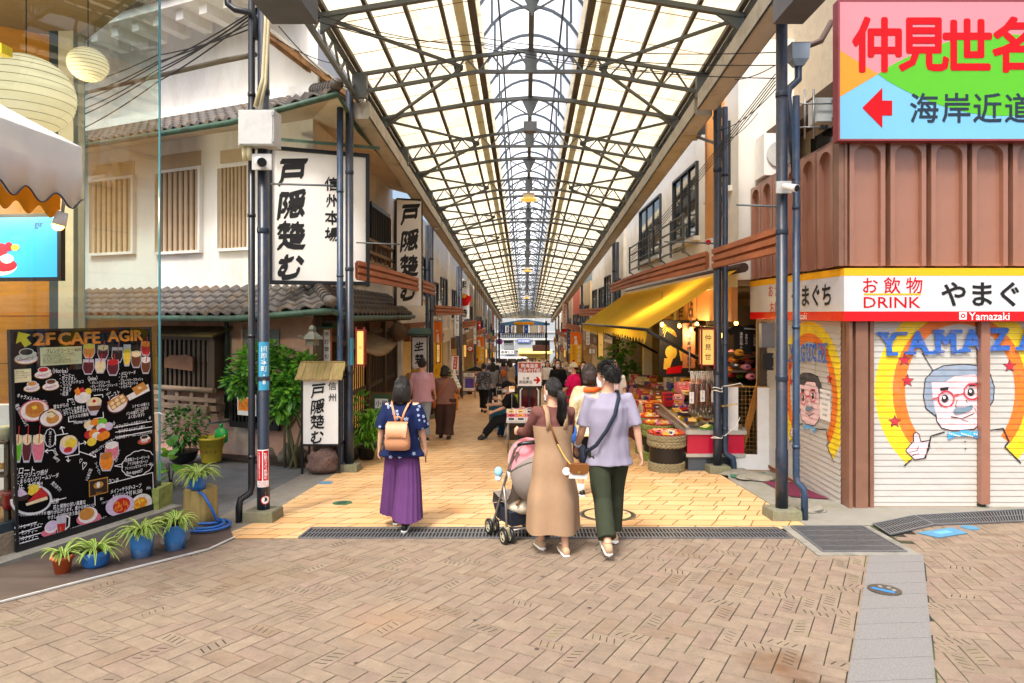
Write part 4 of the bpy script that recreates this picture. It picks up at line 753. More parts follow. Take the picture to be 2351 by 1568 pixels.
def leafplant(name,c,r,n,ls,mats,seed,label,cat='plant',pot=None,stem=0.3,droop=.3):
 ro=empty(name,c,label,cat)
 if pot: mb=MB(pot[0],True); mb.lathe(pot[1],c,22); mb.build('pot',ro)
 h0=pot[1][-1][1] if pot else 0; mb=MB(mWOODD); q=random.Random(seed)
 for i in range(4): mb.tube([c+V((q.uniform(-.03,.03),q.uniform(-.03,.03),h0-.03)),c+V((q.uniform(-.5,.5)*r[0],q.uniform(-.5,.5)*r[1],h0+stem+r[2]*.9))],[.014,.006],6)
 mb.build('stem',ro); mb=MB(mats[0]); leafy(mb,c+V((0,0,h0+stem+r[2]*.8)),r[0],r[1],r[2],n,ls,mats,seed,droop=droop); mb.build('leaves',ro); return ro
leafplant('broadleaf_plant',G(392,1118),(.12,.15,.3),22,.3,LB,11,'broad bright green leaves behind the cafe corner stone',stem=.05,droop=.5)
# ---------------------------------------------------------------- tiled restaurant on the left corner
WA=Wall((-3.55,10.75),(-9.9,13.48)); WB=Wall((-3.55,10.75),(-3.55,17.2))
rest=empty('restaurant_building',gp(-5.5,13.5),'white plastered restaurant with two tiers of grey tiled eaves','building')
mPLA=mat('white_plaster','f0eee9',.85,var=.05,scale=2,dark='a89c8c',dscale=1.5,damt=.3,stretch=(1,1,.35)); mPNK=mat('pink_plaster','c99c88',.9,var=.2,scale=2,dark='d8cfc4',dscale=1.3,damt=.8)
mTILE=mat('roof_tile','57524f',.55,var=.3,scale=5,dark='8a6d44',dscale=3,damt=.45,spec=.4); mCOPP=mat('copper_gutter','3d5c4b',.6,var=.3,scale=6,dark='26231d',dscale=4,damt=.7); mSOFF=mat('soffit','d9c9b0',.9,var=.1,scale=2,dark='b48f5e',dscale=1.5,damt=.4)
ZT=7.6
mb=MB(mPLA)
# body: plan polygon
pa=[V((-3.55,10.75)),V((-9.9,13.48)),V((-9.9,20)),V((-3.55,17.2))]
def slab(mb,pl,z0,z1): mb.prism([V((p.x,p.y,z0)) for p in pl],(0,0,z1-z0))
slab(mb,pa,1.7,5.6); tag(mb.build('upper_wall',rest)); mb=MB(mPNK); slab(mb,pa,-1.6,1.7); mb.build('lower_wall',rest)
mb=MB(mPLA); slab(mb,[WA.p(.0,0,0).xy+V((0,.25)),V((-9.9,13.7)),V((-9.9,20)),V((-3.8,17))],5.6,ZT); mb.build('third_storey_wall',rest)
def tiles(mb,ea,eb,ta,tb,n,rows,amp=.028,rowh=.03,th=.03,sub=6):
 """corrugated tile field: ea-eb the eave line, ta-tb the top line"""
 ea,eb,ta,tb=map(V,(ea,eb,ta,tb)); nn=(eb-ea).cross(ta-ea).normalized(); nn=nn if nn.z>0 else -nn; N=n*sub
 for r in range(rows):
  f0=r/rows-(.0 if r==0 else .012); f1=(r+1)/rows; vs=[]
  for i in range(N+1):
   u=i/N; ph=(i%sub)/sub; h=amp*(math.sin(2*math.pi*ph)+.35*math.sin(4*math.pi*ph)); lo=(ea.lerp(eb,u)).lerp(ta.lerp(tb,u),f0); hi=(ea.lerp(eb,u)).lerp(ta.lerp(tb,u),f1)
   vs+=[lo+nn*(h+rowh-th),lo+nn*(h+rowh),hi+nn*h]
  mb.add(vs,[(i*3,i*3+3,i*3+4,i*3+1) for i in range(N)]+[(i*3+1,i*3+4,i*3+5,i*3+2) for i in range(N)],True)
def eave(name,za,zt,offA,offB,ta_len,yb,nA,nB,rows,soff=True,hip=True,curl=.12,caps=True):
 r=rest; Ea=None
 # corner of the eaves
 ex=-3.55+offB; cy=10.75+(-(offA)+offB*(-WA.n.x)*-1)/(-WA.n.y) if False else None
 n=WA.n; y=10.75+(offA-(offB)*n.x)/n.y; E=V((ex,y,za+curl)); Tc=V((-3.55,10.75,zt))
 La=WA.p(ta_len,za,offA); Lt=WA.p(ta_len,zt,0); Rb=V((ex,yb,za)); Rt=V((-3.55,yb,zt))
 mb=MB(mTILE); Em=WA.p(.9,za,offA); Tm=WA.p(.9,zt,0)
 tiles(mb,Em,La,Tm,Lt,nA,rows); tiles(mb,E,Em,Tc,Tm,max(2,int(nA*1.4/ta_len+1)),rows)
 Ym=V((ex,y+1.1,za)); Yt=V((-3.55,y+1.1 if y+1.1>10.9 else 10.95,zt)); tiles(mb,E,Ym,Tc,Yt,5,rows); tiles(mb,Ym,Rb,Yt,Rt,nB,rows)
 o=mb.build(name,r)
 if caps:
  mb=MB(mTILE,True)
  for a,b,k in ((La,Em,nA),(Em,E,max(2,int(nA*1.4/ta_len+1))),(E,Ym,5),(Ym,Rb,nB)):
   for i in range(k): c=a.lerp(b,(i+.5)/k)+V((0,0,.02)); d=(b-a).cross(V((0,0,1))).normalized(); mb.tube([c-d*.025,c+d*.025],.042,10)
  mb.build('eave_caps',o)
 if hip:
  mb=MB(mTILE,True)
  for i in range(9): a=E.lerp(Tc,i/9); b=E.lerp(Tc,(i+1)/9); mb.tube([a+V((0,0,.07-.0*i)),b+V((0,0,.055))],[.09,.075],10)
  mb.ell(E+V((.03,-.05,.08)),(.1,.1,.085),12,8); mb.build('hip_ridge',o)
 mb=MB(mCOPP,True); off=V((0,0,-.07)); mb.tube([La+off+V((n.x,n.y,0))*.05,Em+off+V((n.x,n.y,0))*.05,E+off+V((.04,-.04,0)),Ym+off+V((.05,0,0)),Rb+off+V((.05,0,0))],.05,8); mb.build('gutter',o)
 mb=MB(mSOFF if soff else mWOODD); dz=V((0,0,-.06)); mb.add([La+dz,Em+dz,E+dz,Tc+V((0,0,-.42)),WA.p(ta_len,zt-.42,0)],[(0,1,2,3,4)],False); mb.add([E+dz,Ym+dz,Rb+dz,Rt+V((0,0,-.42)),Tc+V((0,0,-.42))],[(0,1,2,3,4)],False); mb.build('soffit',o)
 if not soff:
  mb=MB(mWOODD)
  for i in range(26): a=Ym.lerp(Rb,(i+.5)/26)+V((0,0,-.1)); mb.box(a.x-.6,a.x,a.y-.03,a.y+.03,a.z-.05,a.z)
  for i in range(20): a=La.lerp(Em,(i+.5)/20)+V((0,0,-.1)); b=a-V((n.x,n.y,0))*.6; mb.beam(a,b,.05,.05)
  mb.build('rafters',o)
 return E
e1=eave('lower_tile_roof',1.74,2.24,.78,.62,6.4,16.6,22,20,5,False)
e2=eave('upper_tile_roof',4.86,5.42,.85,.75,6.4,16.8,26,24,5,True,True,.18)
# top eave
mb=MB(mPLA); WA.box(mb,.35,6.4,7.0,7.14,.02,.75); mb.build('top_eave',rest); mb=MB(mPLA)
for i in range(11): WA.box(mb,.6+.56*i,.78+.56*i,6.82,7.0,.02,.62)
mb.build('brackets',rest); mb=MB(mTILE); tiles(mb,WA.p(.3,7.16,.85),WA.p(6.4,7.16,.85),WA.p(.3,7.6,0),WA.p(6.4,7.6,0),16,4); mb.build('top_tile_roof',rest)
# shuttered windows of the upper wall
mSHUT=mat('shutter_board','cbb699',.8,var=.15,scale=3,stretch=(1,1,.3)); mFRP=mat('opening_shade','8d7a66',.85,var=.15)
for u0,v0,u1,v1,w0,w1 in ((364,395,462,577,352,385),(507,385,576,570,342,372),(213,415,309,580,375,412)):
 t0,z0=WA.uv(u0,(v0+v1)/2); t1,_=WA.uv(u1,0); um=(u0+u1)/2; _,za=WA.uv(um,v0); _,zb=WA.uv(um,v1); _,zc=WA.uv(um,w0); _,zd=WA.uv(um,w1); a,b=min(t0,t1),max(t0,t1)
 r=MB(mFRP); WA.box(r,a,b,zb,za,.001,.006); wn=r.build('window',rest); mb=MB(mSHUT); k=8
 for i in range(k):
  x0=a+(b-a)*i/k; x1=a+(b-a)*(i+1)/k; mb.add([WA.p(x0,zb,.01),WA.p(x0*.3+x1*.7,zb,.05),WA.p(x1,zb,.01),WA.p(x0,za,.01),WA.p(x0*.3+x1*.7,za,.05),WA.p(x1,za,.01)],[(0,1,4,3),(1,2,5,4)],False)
 mb.m(mat('shutter_rib_shade','9c8465',.8,var=.2)); [WA.box(mb,a+(b-a)*i/k-.014,a+(b-a)*i/k+.014,zb,za,.02,.06) for i in range(1,k)]; mb.build('folded_shutter',wn); mb=MB(mSHUT); WA.box(mb,a,b,zd,zc,.001,.012); mb.build('vent_panel',wn)  # ribs darker than the boards, shading lines of the folds put into their colour
 mb=MB(mPLA)
 for q in ((a-.05,a,zb-.05,za+.05),(b,b+.05,zb-.05,za+.05),(a,b,za,za+.05),(a,b,zb-.05,zb)): WA.box(mb,*q,.002,.08)
 mb.build('surround',wn)
# ground floor of the alley side
mb=MB(mWOODD); t0,zt=WA.uv(363,763); t1,zb=WA.uv(492,938); t0b=WA.uv(492,850,.35)[0]; a,b=min(t0,t1),max(t0,t1); a=WA.uv(492,850,.3)[0]; b=WA.uv(330,850,.3)[0]; zt=WA.uv(430,780,.3)[1]; zb=WA.uv(430,888,.3)[1]
WA.box(mb,a,a+.12,zb,zt,0,.3); WA.box(mb,b-.12,b,zb,zt,0,.3); WA.box(mb,a,b,zb-.06,zb,0,.32); WA.box(mb,a,b,zt,zt+.06,0,.32); bay=mb.build('bay_window',rest)
mb=MB(mWOODD); k=13
for i in range(k): x=a+.12+(b-a-.24)*(i+.5)/k; WA.box(mb,x-.025,x+.025,zb,zt,.22,.27)
WA.box(mb,a+.12,b-.12,(zb+zt)/2-.02,(zb+zt)/2+.02,.2,.22); mb.build('lattice',bay)
mb=MB(mat('paper_pane','8f958c',.5,var=.1)); WA.box(mb,a+.12,b-.12,zb,zt,.08,.09); mb.build('pane',bay)
mb=MB(mat('mossy_plank','6b5c38',.9,var=.4,scale=5,bump=.4)); mb.prism([WA.p(a-.12,zt+.06,.45),WA.p(b+.1,zt+.06,.45),WA.p(b+.1,zt+.2,0),WA.p(a-.12,zt+.2,0)],(0,0,.04)); mb.build('plank_roof',bay)
mb=MB(mat('carved_wood','6e4c33',.7,var=.3)); c0,cz=WA.uv(410,832,.33)
mb.prism([WA.p(c0+.36*k_,cz+zz,.30) for k_,zz in ((-1,-.14),(1,-.1),(1,.06),(.5,.13),(0,.12),(-.5,.15),(-1,.1))],WA.n.to_3d()*.04); mb.build('carved_plaque',bay)
mRAIL=mat('weathered_rail','7d6a58',.8,var=.35,scale=6,stretch=(.5,.5,3)); bal=empty('balcony_rail',WA.p(a,zb-.5,.4),'weathered timber balustrade below the lattice bay window','railing')
for v,hh,o0,o1 in ((893,.07,.4,.47),(915,.07,.38,.46),(933,.09,.36,.46),(948,.06,.3,.44)):
 z=WA.uv(430,v,.42)[1]; mb=MB(mRAIL)
 if v==893: mb.tube([WA.p(a-.16,z,.44),WA.p(b,z,.44)],.05,10)
 else: WA.box(mb,a-.22,b,z-hh/2,z+hh/2,o0,o1)
 mb.build('rail',bal)
mb=MB(mRAIL)
for i in range(5): x=a+.02+(b-a)*i/5; z0=WA.uv(430,948,.42)[1]; z1=WA.uv(430,893,.42)[1]; WA.box(mb,x-.04,x+.04,z0,z1,.385,.45)
for x in (a-.02,a+.22):
 z=WA.uv(430,935,.42)[1]; WA.box(mb,x-.05,x+.05,z-.06,z+.06,.05,.52)
mb.build('stiles',bal)
mb=MB(mat('grey_board','7f8482',.7,var=.08)); WA.ubox(mb,557,756,640,835,.01,.03); mb.m(mPNK); WA.ubox(mb,552,750,557,840,.005,.05); mb.build('window_board',rest)
mb=MB(mBLACK); t0,z0=WA.uv(527,852,.2); t1,z1=WA.uv(640,990,.2); t0,t1=min(t0,t1),max(t0,t1); WA.box(mb,t0,t1,z1,z1+.1,.15,.2); WA.box(mb,t0,t1,z0-.06,z0,.15,.2); WA.box(mb,t1-.07,t1,z1,z0,.15,.2); WA.box(mb,t0,t0+.07,z1,z0,.15,.2)
fe=empty('entrance_screen',WA.p(t0,z1,.18),'black timber lattice screen by the restaurant bush','screen'); mb.build('frame',fe); mb=MB(mBLACK)
for i in range(11): x=t0+.07+(t1-t0-.14)*(i+.5)/11; WA.box(mb,x-.018,x+.018,z1+.1,z0-.06,.165,.19)
WA.box(mb,t0+.07,t1-.07,(z0*.4+z1*.6)-.02,(z0*.4+z1*.6)+.02,.16,.195); mb.build('lattice',fe); mb=MB(mat('dark_void','14110f',.9)); WA.box(mb,t0+.02,t1-.02,z1,z0,.13,.14); mb.build('backing',fe)
pz=empty('menu_poster',WA.p(t1-.7,z0-.5,.24),'poster of food photos hanging on the black screen','poster'); mb=MB(mSIGN); WA.ubox(mb,545,902,588,954,.22,.23); mb.build('sheet',pz); mb=MB(FO); WA.ubox(mb,547,915,586,943,.231,.233); mb.m(FY); WA.ubox(mb,546,904,566,911,.231,.234); mb.m(FB)
for i in range(8): WA.ubox(mb,549+4.5*i,922+(i%3)*4,552+4.5*i,930+(i%3)*4,.2335,.235)
mb.m(mINK); t_,z_=WA.uv(574,907,.235); mb.text('の',.09,WA.M(t_,z_,.236)); mb.build('print',pz)
mb=MB(mat('pipe_green','25372f',.5,var=.2)); t_,za=WA.uv(519,744,.1); zb_=WA.uv(519,960,.1)[1]; mb.tube([WA.p(t_+.5,za+.12,.7),WA.p(t_+.3,za+.1,.4),WA.p(t_+.02,za+.08,.12),WA.p(t_,za,.09),WA.p(t_,zb_,.09)],.045,10); tag(mb.build('green_downpipe'),'dark green downpipe running down the pink alley wall','drainpipe')
mb=MB(mat('green_bottle','1fae4a',.3,var=.05,coat=.3),True); c=P(508,1000,11.0); mb.lathe([(.02,.16),(.03,.13),(.1,.1),(.115,.0),(.11,-.1),(.05,-.14)],c,18,sy=.5); mb.lathe([(.025,.15),(.03,.2)],c,12); r=mb.build('watering_bottle'); tag(r,'green plastic container hanging from the garden tap','container')
tp=empty('garden_tap',P(478,972,11.4),'brass tap on a pipe at the pink alley wall','tap'); mb=MB(mat('tap_metal','6c8f8a',.35,metal=.6)); p=P(478,972,11.3); mb.tube([p,p+V((.22,.02,.02)),p+V((.5,.3,.03))],.016,8); mb.tube([p,p+V((-.03,-.03,-.09))],.014,8); mb.tube([p+V((.02,0,0)),p+V((.02,0,.06))],.01,6); mb.build('pipe',tp); mb=MB(mat('old_ornament','cfc7b0',.8,var=.2));
for k in range(2): o=P(458+k*10,962+k*8,11.45); mb.tube([o+V((.11*math.cos(t)*(1-t/9),.0,.11*math.sin(t)*(1-t/9))) for t in [i*.4 for i in range(14)]],.022,8)
mb.build('scroll_ornament',tp)
bk=empty('yellow_bucket',G(472,1066)+V((0,.2,0)),'yellow plastic bucket standing by the pink alley wall','bucket'); c=bk.location; mb=MB(mat('bucket_yellow','d9c23a',.45,var=.1,dark='8a7a3a',dscale=7,damt=.3),True); mb.lathe([(.145,0),(.15,.01),(.2,.38),(.212,.38),(.215,.42),(.2,.42),(.19,.36),(.14,.03)],c,28,cap=True); mb.build('shell',bk); mb=MB(mat('bucket_print','7a2f1a',.6)); Mx=facing(c+V((.04,-.185,.2)),R(8)); mb.text('仕込ミ水',.07,Mx); mb.text('丸',.06,Mx@Matrix.Translation(V((0,.09,0)))); mb.build('print',bk)
c=G(402,1068)+V((0,.25,0)); leafplant('potted_shrub',c,(.33,.3,.33),620,.1,LG,21,'round dark green shrub in a black pot at the pink wall','potted plant',(mPLAST,[(.15,0),(.2,.05),(.23,.17),(.25,.18)]),.14)
# garden corner in front of the restaurant
rk=mat('garden_rock','6f675c',.9,var=.35,scale=8,dark='4a5228',dscale=5,damt=.5,bump=.7,bscale=25); rr_=random.Random(3)
def rock(c,r,m,label,seed,sx=1,sz=.75,cat='rock',grp=None,fine=1):
 mb=MB(m,True); n,mm=18,12; rings=[]
 for i in range(mm+1):
  t=math.pi*min(max(i/mm,.01),.99); ring=[]
  for j in range(n):
   d=V((math.sin(t)*math.cos(2*math.pi*j/n),math.sin(t)*math.sin(2*math.pi*j/n),-math.cos(t))); k=1+.35*noise.noise(d*1.6+V((seed,0,0)))+.14*noise.noise(d*4+V((0,seed,0)))+.07*noise.noise(d*9); ring.append(c+V((d.x*r*sx*k,d.y*r*k,(d.z*.9+.75)*r*sz*k)))
  rings.append(ring)
 mb.loft(rings); return tag(mb.build('garden_rock'),label,cat,grp)
rock(G(735,1089)+V((0,.12,0)),.24,mat('red_rock','6f5850',.9,var=.4,scale=10,dark='3c2d2a',dscale=9,damt=.5,bump=1,bscale=30),'large reddish brown rock under the white lantern sign',3.2,1.05,.85)
for i,(u,v,r,sx) in enumerate(((640,1058,.17,1.3),(672,1070,.2,1.0),(668,1035,.15,1.2),(612,1050,.12,1.4),(585,1040,.1,1.3),(560,1036,.09,1.4),(535,1038,.08,1.3),(700,1028,.14,1.1))): rock(G(u,v-6)+V((0,-.02,0)),r*1.15,rk,'mossy grey stone edging the restaurant bush',i*1.7,sx,.8,'rock','stones round the restaurant planting')
sb=empty('planting_bed',gp(-3.9,10.3),'dark earth planting bed at the restaurant corner','planting bed'); mb=MB(mSOIL); mb.prism([gp(x,y,-.01) for x,y in ((-2.95,10.1),(-2.95,12.6),(-3.5,12.6),(-3.6,10.9),(-5.6,11.75),(-5.6,11.2),(-3.6,10.35))],(0,0,.05)); mb.build('earth',sb)
bs=empty('bush',gp(-3.85,10.35),'tall glossy broadleaf bush beside the front left post','bush'); mb=MB(mat('bush_stem','6d6a4a',.8,var=.2)); o=gp(-3.75,10.35)
for i in range(7): mb.tube([o+V((rnd.uniform(-.12,.12),rnd.uniform(-.1,.1),0)),o+V((rnd.uniform(-.25,.2),rnd.uniform(-.1,.1),.6)),o+V((rnd.uniform(-.7,.4),rnd.uniform(-.2,.2),1.35))],[.025,.02,.01],7)
mb.build('stems',bs); mb=MB(LG[0])
for (u,v,rx,rz,n,sd) in ((585,830,.32,.25,230,1),(640,845,.36,.3,300,2),(672,890,.26,.3,230,3),(560,868,.26,.22,150,4),(700,838,.2,.16,90,5),(650,925,.22,.22,120,6),(610,800,.2,.12,70,8)): leafy(mb,P(u,v,10.15+.1*(sd%3)),rx*.85,.3,rz*.95,int(n*2.2),.14,LG[1:3]+LB[:2],sd,droop=.35)
mb.build('foliage',bs)
leafplant('broadleaf_plant',G(560,1045)+V((0,.4,0)),(.4,.2,.18),60,.28,LG,31,'dark broad leaves growing low at the black screen',stem=.05,droop=.5)
fgp=empty('potted_plant',G(832,1062)+V((.0,.3,0)),'large arching bright green plant right of the second left post','potted plant'); c=fgp.location; mb=MB(mPLAST,True); mb.lathe([(.12,0),(.16,.2),(.18,.21)],c,20); mb.build('pot',fgp); mb=MB(mBLADE); sv=(mBLADY,mBLADE); mBLADY_=mBLADY; mBLADY=LB[1]; mBLADE=LB[0]; spider(mb,c+V((0,.0,.25)),120,.62,9,.03,.75); spider(mb,c+V((.05,.1,.55)),90,.55,10,.03,.8); mBLADY,mBLADE=sv; mb.build('leaves',fgp)
leafplant('broadleaf_plant',G(815,1040)+V((.0,.3,.2)),(.2,.2,.3),50,.2,LB,33,'mottled leafy plant above the arching plant by the post',stem=.35,droop=.4)
# white lantern sign with shingle roof
def boxsign(name,label,u0,v0,u1,v1,d,dep,vb,chars,small=None,roof=True,legs=True,emit=.0,off=.012,rz=0,frame=mBLACK,hch=None,fx=.5):
 a=P(u0,v0,d);b=P(u1,v1,d); w_=b.x-a.x;h_=a.z-b.z; M=facing(V(((a.x+b.x)/2,d,b.z)),rz); r=empty(name,V(((a.x+b.x)/2,d+dep/2,vb)),label,'sign')
 mb=MB(mSIGN if not emit else mat('sign_lit','f4f2ee',.4,var=.03,emit=emit)); fbox(mb,M,-w_/2+.03,w_/2-.03,.03,h_-.03,-dep+.01,-.005); mb.build('light_box',r)
 mb=MB(frame)
 for x in (-w_/2,w_/2-.03):
  for z in (0,-dep): fbox(mb,M,x,x+.03,-(b.z-vb) if legs else 0,h_,z-.03,z+.002)
 for y in (0,h_-.03): fbox(mb,M,-w_/2+.03,w_/2-.03,y,y+.03,-.03,.001); fbox(mb,M,-w_/2,-w_/2+.03,y,y+.03,-dep,-.031); fbox(mb,M,w_/2-.03,w_/2,y,y+.03,-dep,-.031)
 mb.build('frame',r); mb=MB(mINK); n=len(chars); hh=hch or min(h_*.9/n/1.06,w_*.6); mb.vtext(chars,hh,M@Matrix.Translation(V((w_*(fx-.5),h_*.47,0))),(h_*.9/n)/hh if n>1 else 1,off,z=.004)
 if small: mb.vtext(small[0],small[1],M@Matrix.Translation(V((w_*.3,h_*small[2],0))),1.35,off*.6,z=.004)
 mb.build('lettering',r); return r,M,w_,h_
r,M,w_,h_=boxsign('lantern_sign','white lantern sign with mossy shingle roof and brush lettering, on black legs by the rock',691,868,781,1024,9.75,.32,gz(9.8),'戸隠楚む',('信州',.13,.8),off=.013,hch=.235,fx=.42)
mb=MB(mat('shingle','a08a5c',.85,var=.35,scale=5,stretch=(6,1,1),dark='7d8a2e',dscale=3,damt=.7,bump=.3)); W2=w_/2+.06
for k,(y0,y1,z0,z1) in enumerate(((h_-.02,h_+.13,.1,-.03),(h_+.11,h_+.22,-.02,-.12))):
 for i in range(7): x0=-W2+2*W2*i/7+.002; x1=-W2+2*W2*(i+1)/7-.002; mb.prism([M@V(p) for p in ((x0,y0-.01*(i%2),z0),(x1,y0-.01*(i%2),z0),(x1*.96,y1,z1),(x0*.96,y1,z1))],(0,.0,.02))
mb.prism([M@V(p) for p in ((-W2*.92,h_+.23,-.1),(W2*.92,h_+.23,-.1),(W2,h_-.02,-.42),(-W2,h_-.02,-.42))],(0,0,.02)); mb.build('shingle_roof',r)
# big framed corner sign
sg=empty('hanging_sign',V((-3.3,10.3,2.2)),'huge white sign board with black brush lettering in a dark frame under the upper eave','sign')
SW=Wall((-3.95,10.05),(-2.62,10.55)); tL=0; tR=SW.len; zT=SW.uv(720,352)[1]; zB=SW.uv(720,645)[1]
mb=MB(mat('sign_gloss','f2f1ee',.12,var=.03,scale=1.5,spec=.5)); SW.box(mb,tL,tR,zB,zT,-.12,0); mb.build('panel',sg); mb=MB(mBLACK)
for q in ((tL-.06,tL,zB-.06,zT+.06),(tR,tR+.06,zB-.06,zT+.06),(tL,tR,zB-.06,zB),(tL,tR,zT,zT+.06)): SW.box(mb,*q,-.14,.03)
mb.build('frame',sg); mb=MB(mCOPP); mb.prism([SW.p(tL-.12,zT+.1,.2),SW.p(tR+.2,zT+.1,.2),SW.p(tR+.2,zT+.2,-.2),SW.p(tL-.12,zT+.2,-.2)],(0,0,.05)); mb.build('sign_roof',sg)
mb=MB(mINK); t_,z_=SW.uv(669,505); mb.vtext('戸隠楚む',.46,SW.M(t_,z_,.004),1.07,.026,1.0); t_,z_=SW.uv(762,480); mb.vtext('信州本場',.225,SW.M(t_,z_,.004),1.2,.018); mb.build('lettering',sg)
s2=empty('hanging_sign',V((-2.7,15,1.9)),'tall narrow white hanging sign with black brush lettering beyond the restaurant','sign'); W2_=Wall((-3.0,15.0),(-2.46,15.2))
z0,z1=W2_.uv(938,702)[1],W2_.uv(938,460)[1]; mb=MB(MC['sign_gloss']); W2_.box(mb,0,W2_.len,z0,z1,-.2,0); mb.build('panel',s2); mb=MB(mINK); mb.vtext('戸隠楚む',.52,W2_.M(W2_.len/2,(z0+z1)/2,.004),1.14,.024,.9); mb.build('lettering',s2); mb=MB(mBLACK); W2_.box(mb,-.03,0,z0,z1,-.21,.01); W2_.box(mb,W2_.len,W2_.len+.03,z0,z1,-.21,.01); W2_.box(mb,0,W2_.len,z1,z1+.04,-.21,.01); mb.build('frame',s2)
# arcade side of the restaurant
mDW=mat('brown_timber','6e5040',.65,var=.3,scale=5,stretch=(1,1,.2)); mb=MB(mDW); WB.box(mb,.02,6.4,-1.4,1.7,.0,.04); mb.build('timber_front',rest); mb=MB(mWOODD)
for i in range(40): y=.2+i*.155; WB.box(mb,y,y+.03,-1.1,1.3,.05,.075)
for z in (-1.15,.1,1.3): WB.box(mb,.02,6.4,z,z+.09,.045,.09)
for y in (.02,1.9,3.3,4.9,6.3): WB.box(mb,y,y+.11,-1.4,1.7,.045,.14)
mb.build('lattice',rest)
mb=MB(mat('warm_window','d9a04e',.5,var=.35,scale=6,emit=.5)); WB.box(mb,2.05,3.25,-.6,.9,.041,.046); mb.build('lit_window',rest)
mb=MB(mBLACK); WB.box(mb,1.2,3.4,3.0,4.2,.01,.05); WB.box(mb,3.9,5.9,3.0,4.3,.01,.05); mb.build('dark_window',rest); mb=MB(mWOODD)
for y0,y1 in ((1.2,3.4),(3.9,5.9)):
 for i in range(12): y=y0+(y1-y0)*i/11; WB.box(mb,y-.015,y+.015,3.0,4.2,.05,.07)
mb.build('window_bars',rest)
mb=MB(mat('rail_wood','80664a',.75,var=.25));
for z in (2.75,2.95,3.2): WB.box(mb,1.0,6.3,z,z+.06,.4,.46)
for i in range(12): y=1.0+5.2*i/11; WB.box(mb,y,y+.06,2.7,3.26,.34,.395)
for i in range(6): y=1.0+5.2*i/5; WB.box(mb,y+.1,y+.18,2.62,2.7,.05,.44)
mb.build('balcony_rail',rest); mb=MB(mCOPP,True)
for i in range(4): y=1.2+i*.75; mb.tube([WB.p(y,2.5,.05),WB.p(y,2.5,.09)],.16,20); mb.tube([WB.p(y,2.5,.09),WB.p(y,2.5,.11)],.1,16)
mb.build('medallion',rest)
# small entrance roof
er=empty('entrance_roof',V((-3.2,12.8,.9)),'small curved shingled roof over the restaurant entrance','porch roof'); mb=MB(mat('bark_roof','8a7250',.85,var=.3,scale=4,bump=.3)); vs=[];n=10
for i in range(n+1):
 f=i/n; y=11.4+2.7*f; zz=.98+.16*(2*f-1)**2; vs+=[V((-3.5,y,zz+.28)),V((-3.15,y,zz+.1)),V((-2.82,y,zz)),V((-2.82,y,zz-.06)),V((-3.5,y,zz+.16))]
fs=[]
for i in range(n):
 a=i*5; fs+=[(a+j,a+j+5,a+j+6,a+j+1) for j in range(4)]
mb.add(vs,fs,True); mb.poly(vs[:5]); mb.poly(vs[-5:]); mb.build('shingles',er)
sd_=empty('cedar_ball',P(914,762,14.0),'large brown ball of cedar twigs hanging from the restaurant eave','cedar ball'); mb=MB(mat('cedar_brown','5a4630',.95,var=.5,scale=60)); c=P(914,762,14.0); mb.ell(c,(.19,.19,.19),20,14)
for i in range(900):
 d=V((rnd.gauss(0,1),rnd.gauss(0,1),rnd.gauss(0,1))).normalized(); s=d.orthogonal().normalized()*.008; p=c+d*.17; mb.add([p-s,p+s,p+d*.055+V((rnd.uniform(-.02,.02),0,rnd.uniform(-.02,.02)))],[(0,1,2)])
mb.build('twigs',sd_); mb=MB(mCAB); mb.tube([c+V((0,0,.18)),c+V((0,0,.5))],.006,5); mb.build('cord',sd_)
bl_=empty('bronze_lantern',P(717,770,9.6),'weathered bronze lantern hanging at the tiled eave corner','lantern'); mBRZ=mat('bronze','6f7165',.6,metal=.3,var=.3,scale=15); c=P(717,793,9.6); mb=MB(mBRZ,True); mb.lathe([(.02,.30),(.05,.27),(.06,.24),(.05,.21),(.14,.13),(.17,.10),(.165,.09)],c,6,sm=False); mb.build('roof',bl_)
mb=MB(mBRZ); mb.lathe([(.08,0),(.105,.005),(.1,.02),(.1,.09),(.115,.1)],c,6,sm=False);
for k in range(6):
 a=math.pi*k/3; mb.tube([c+V((.16*math.cos(a),.16*math.sin(a),.1)),c+V((.2*math.cos(a),.2*math.sin(a),.13)),c+V((.21*math.cos(a),.21*math.sin(a),.16))],.008,5)
mb.build('body',bl_); mb=MB(mCAB); mb.tube([c+V((0,0,.3)),c+V((0,0,.46))],.006,5); mb.build('chain',bl_)
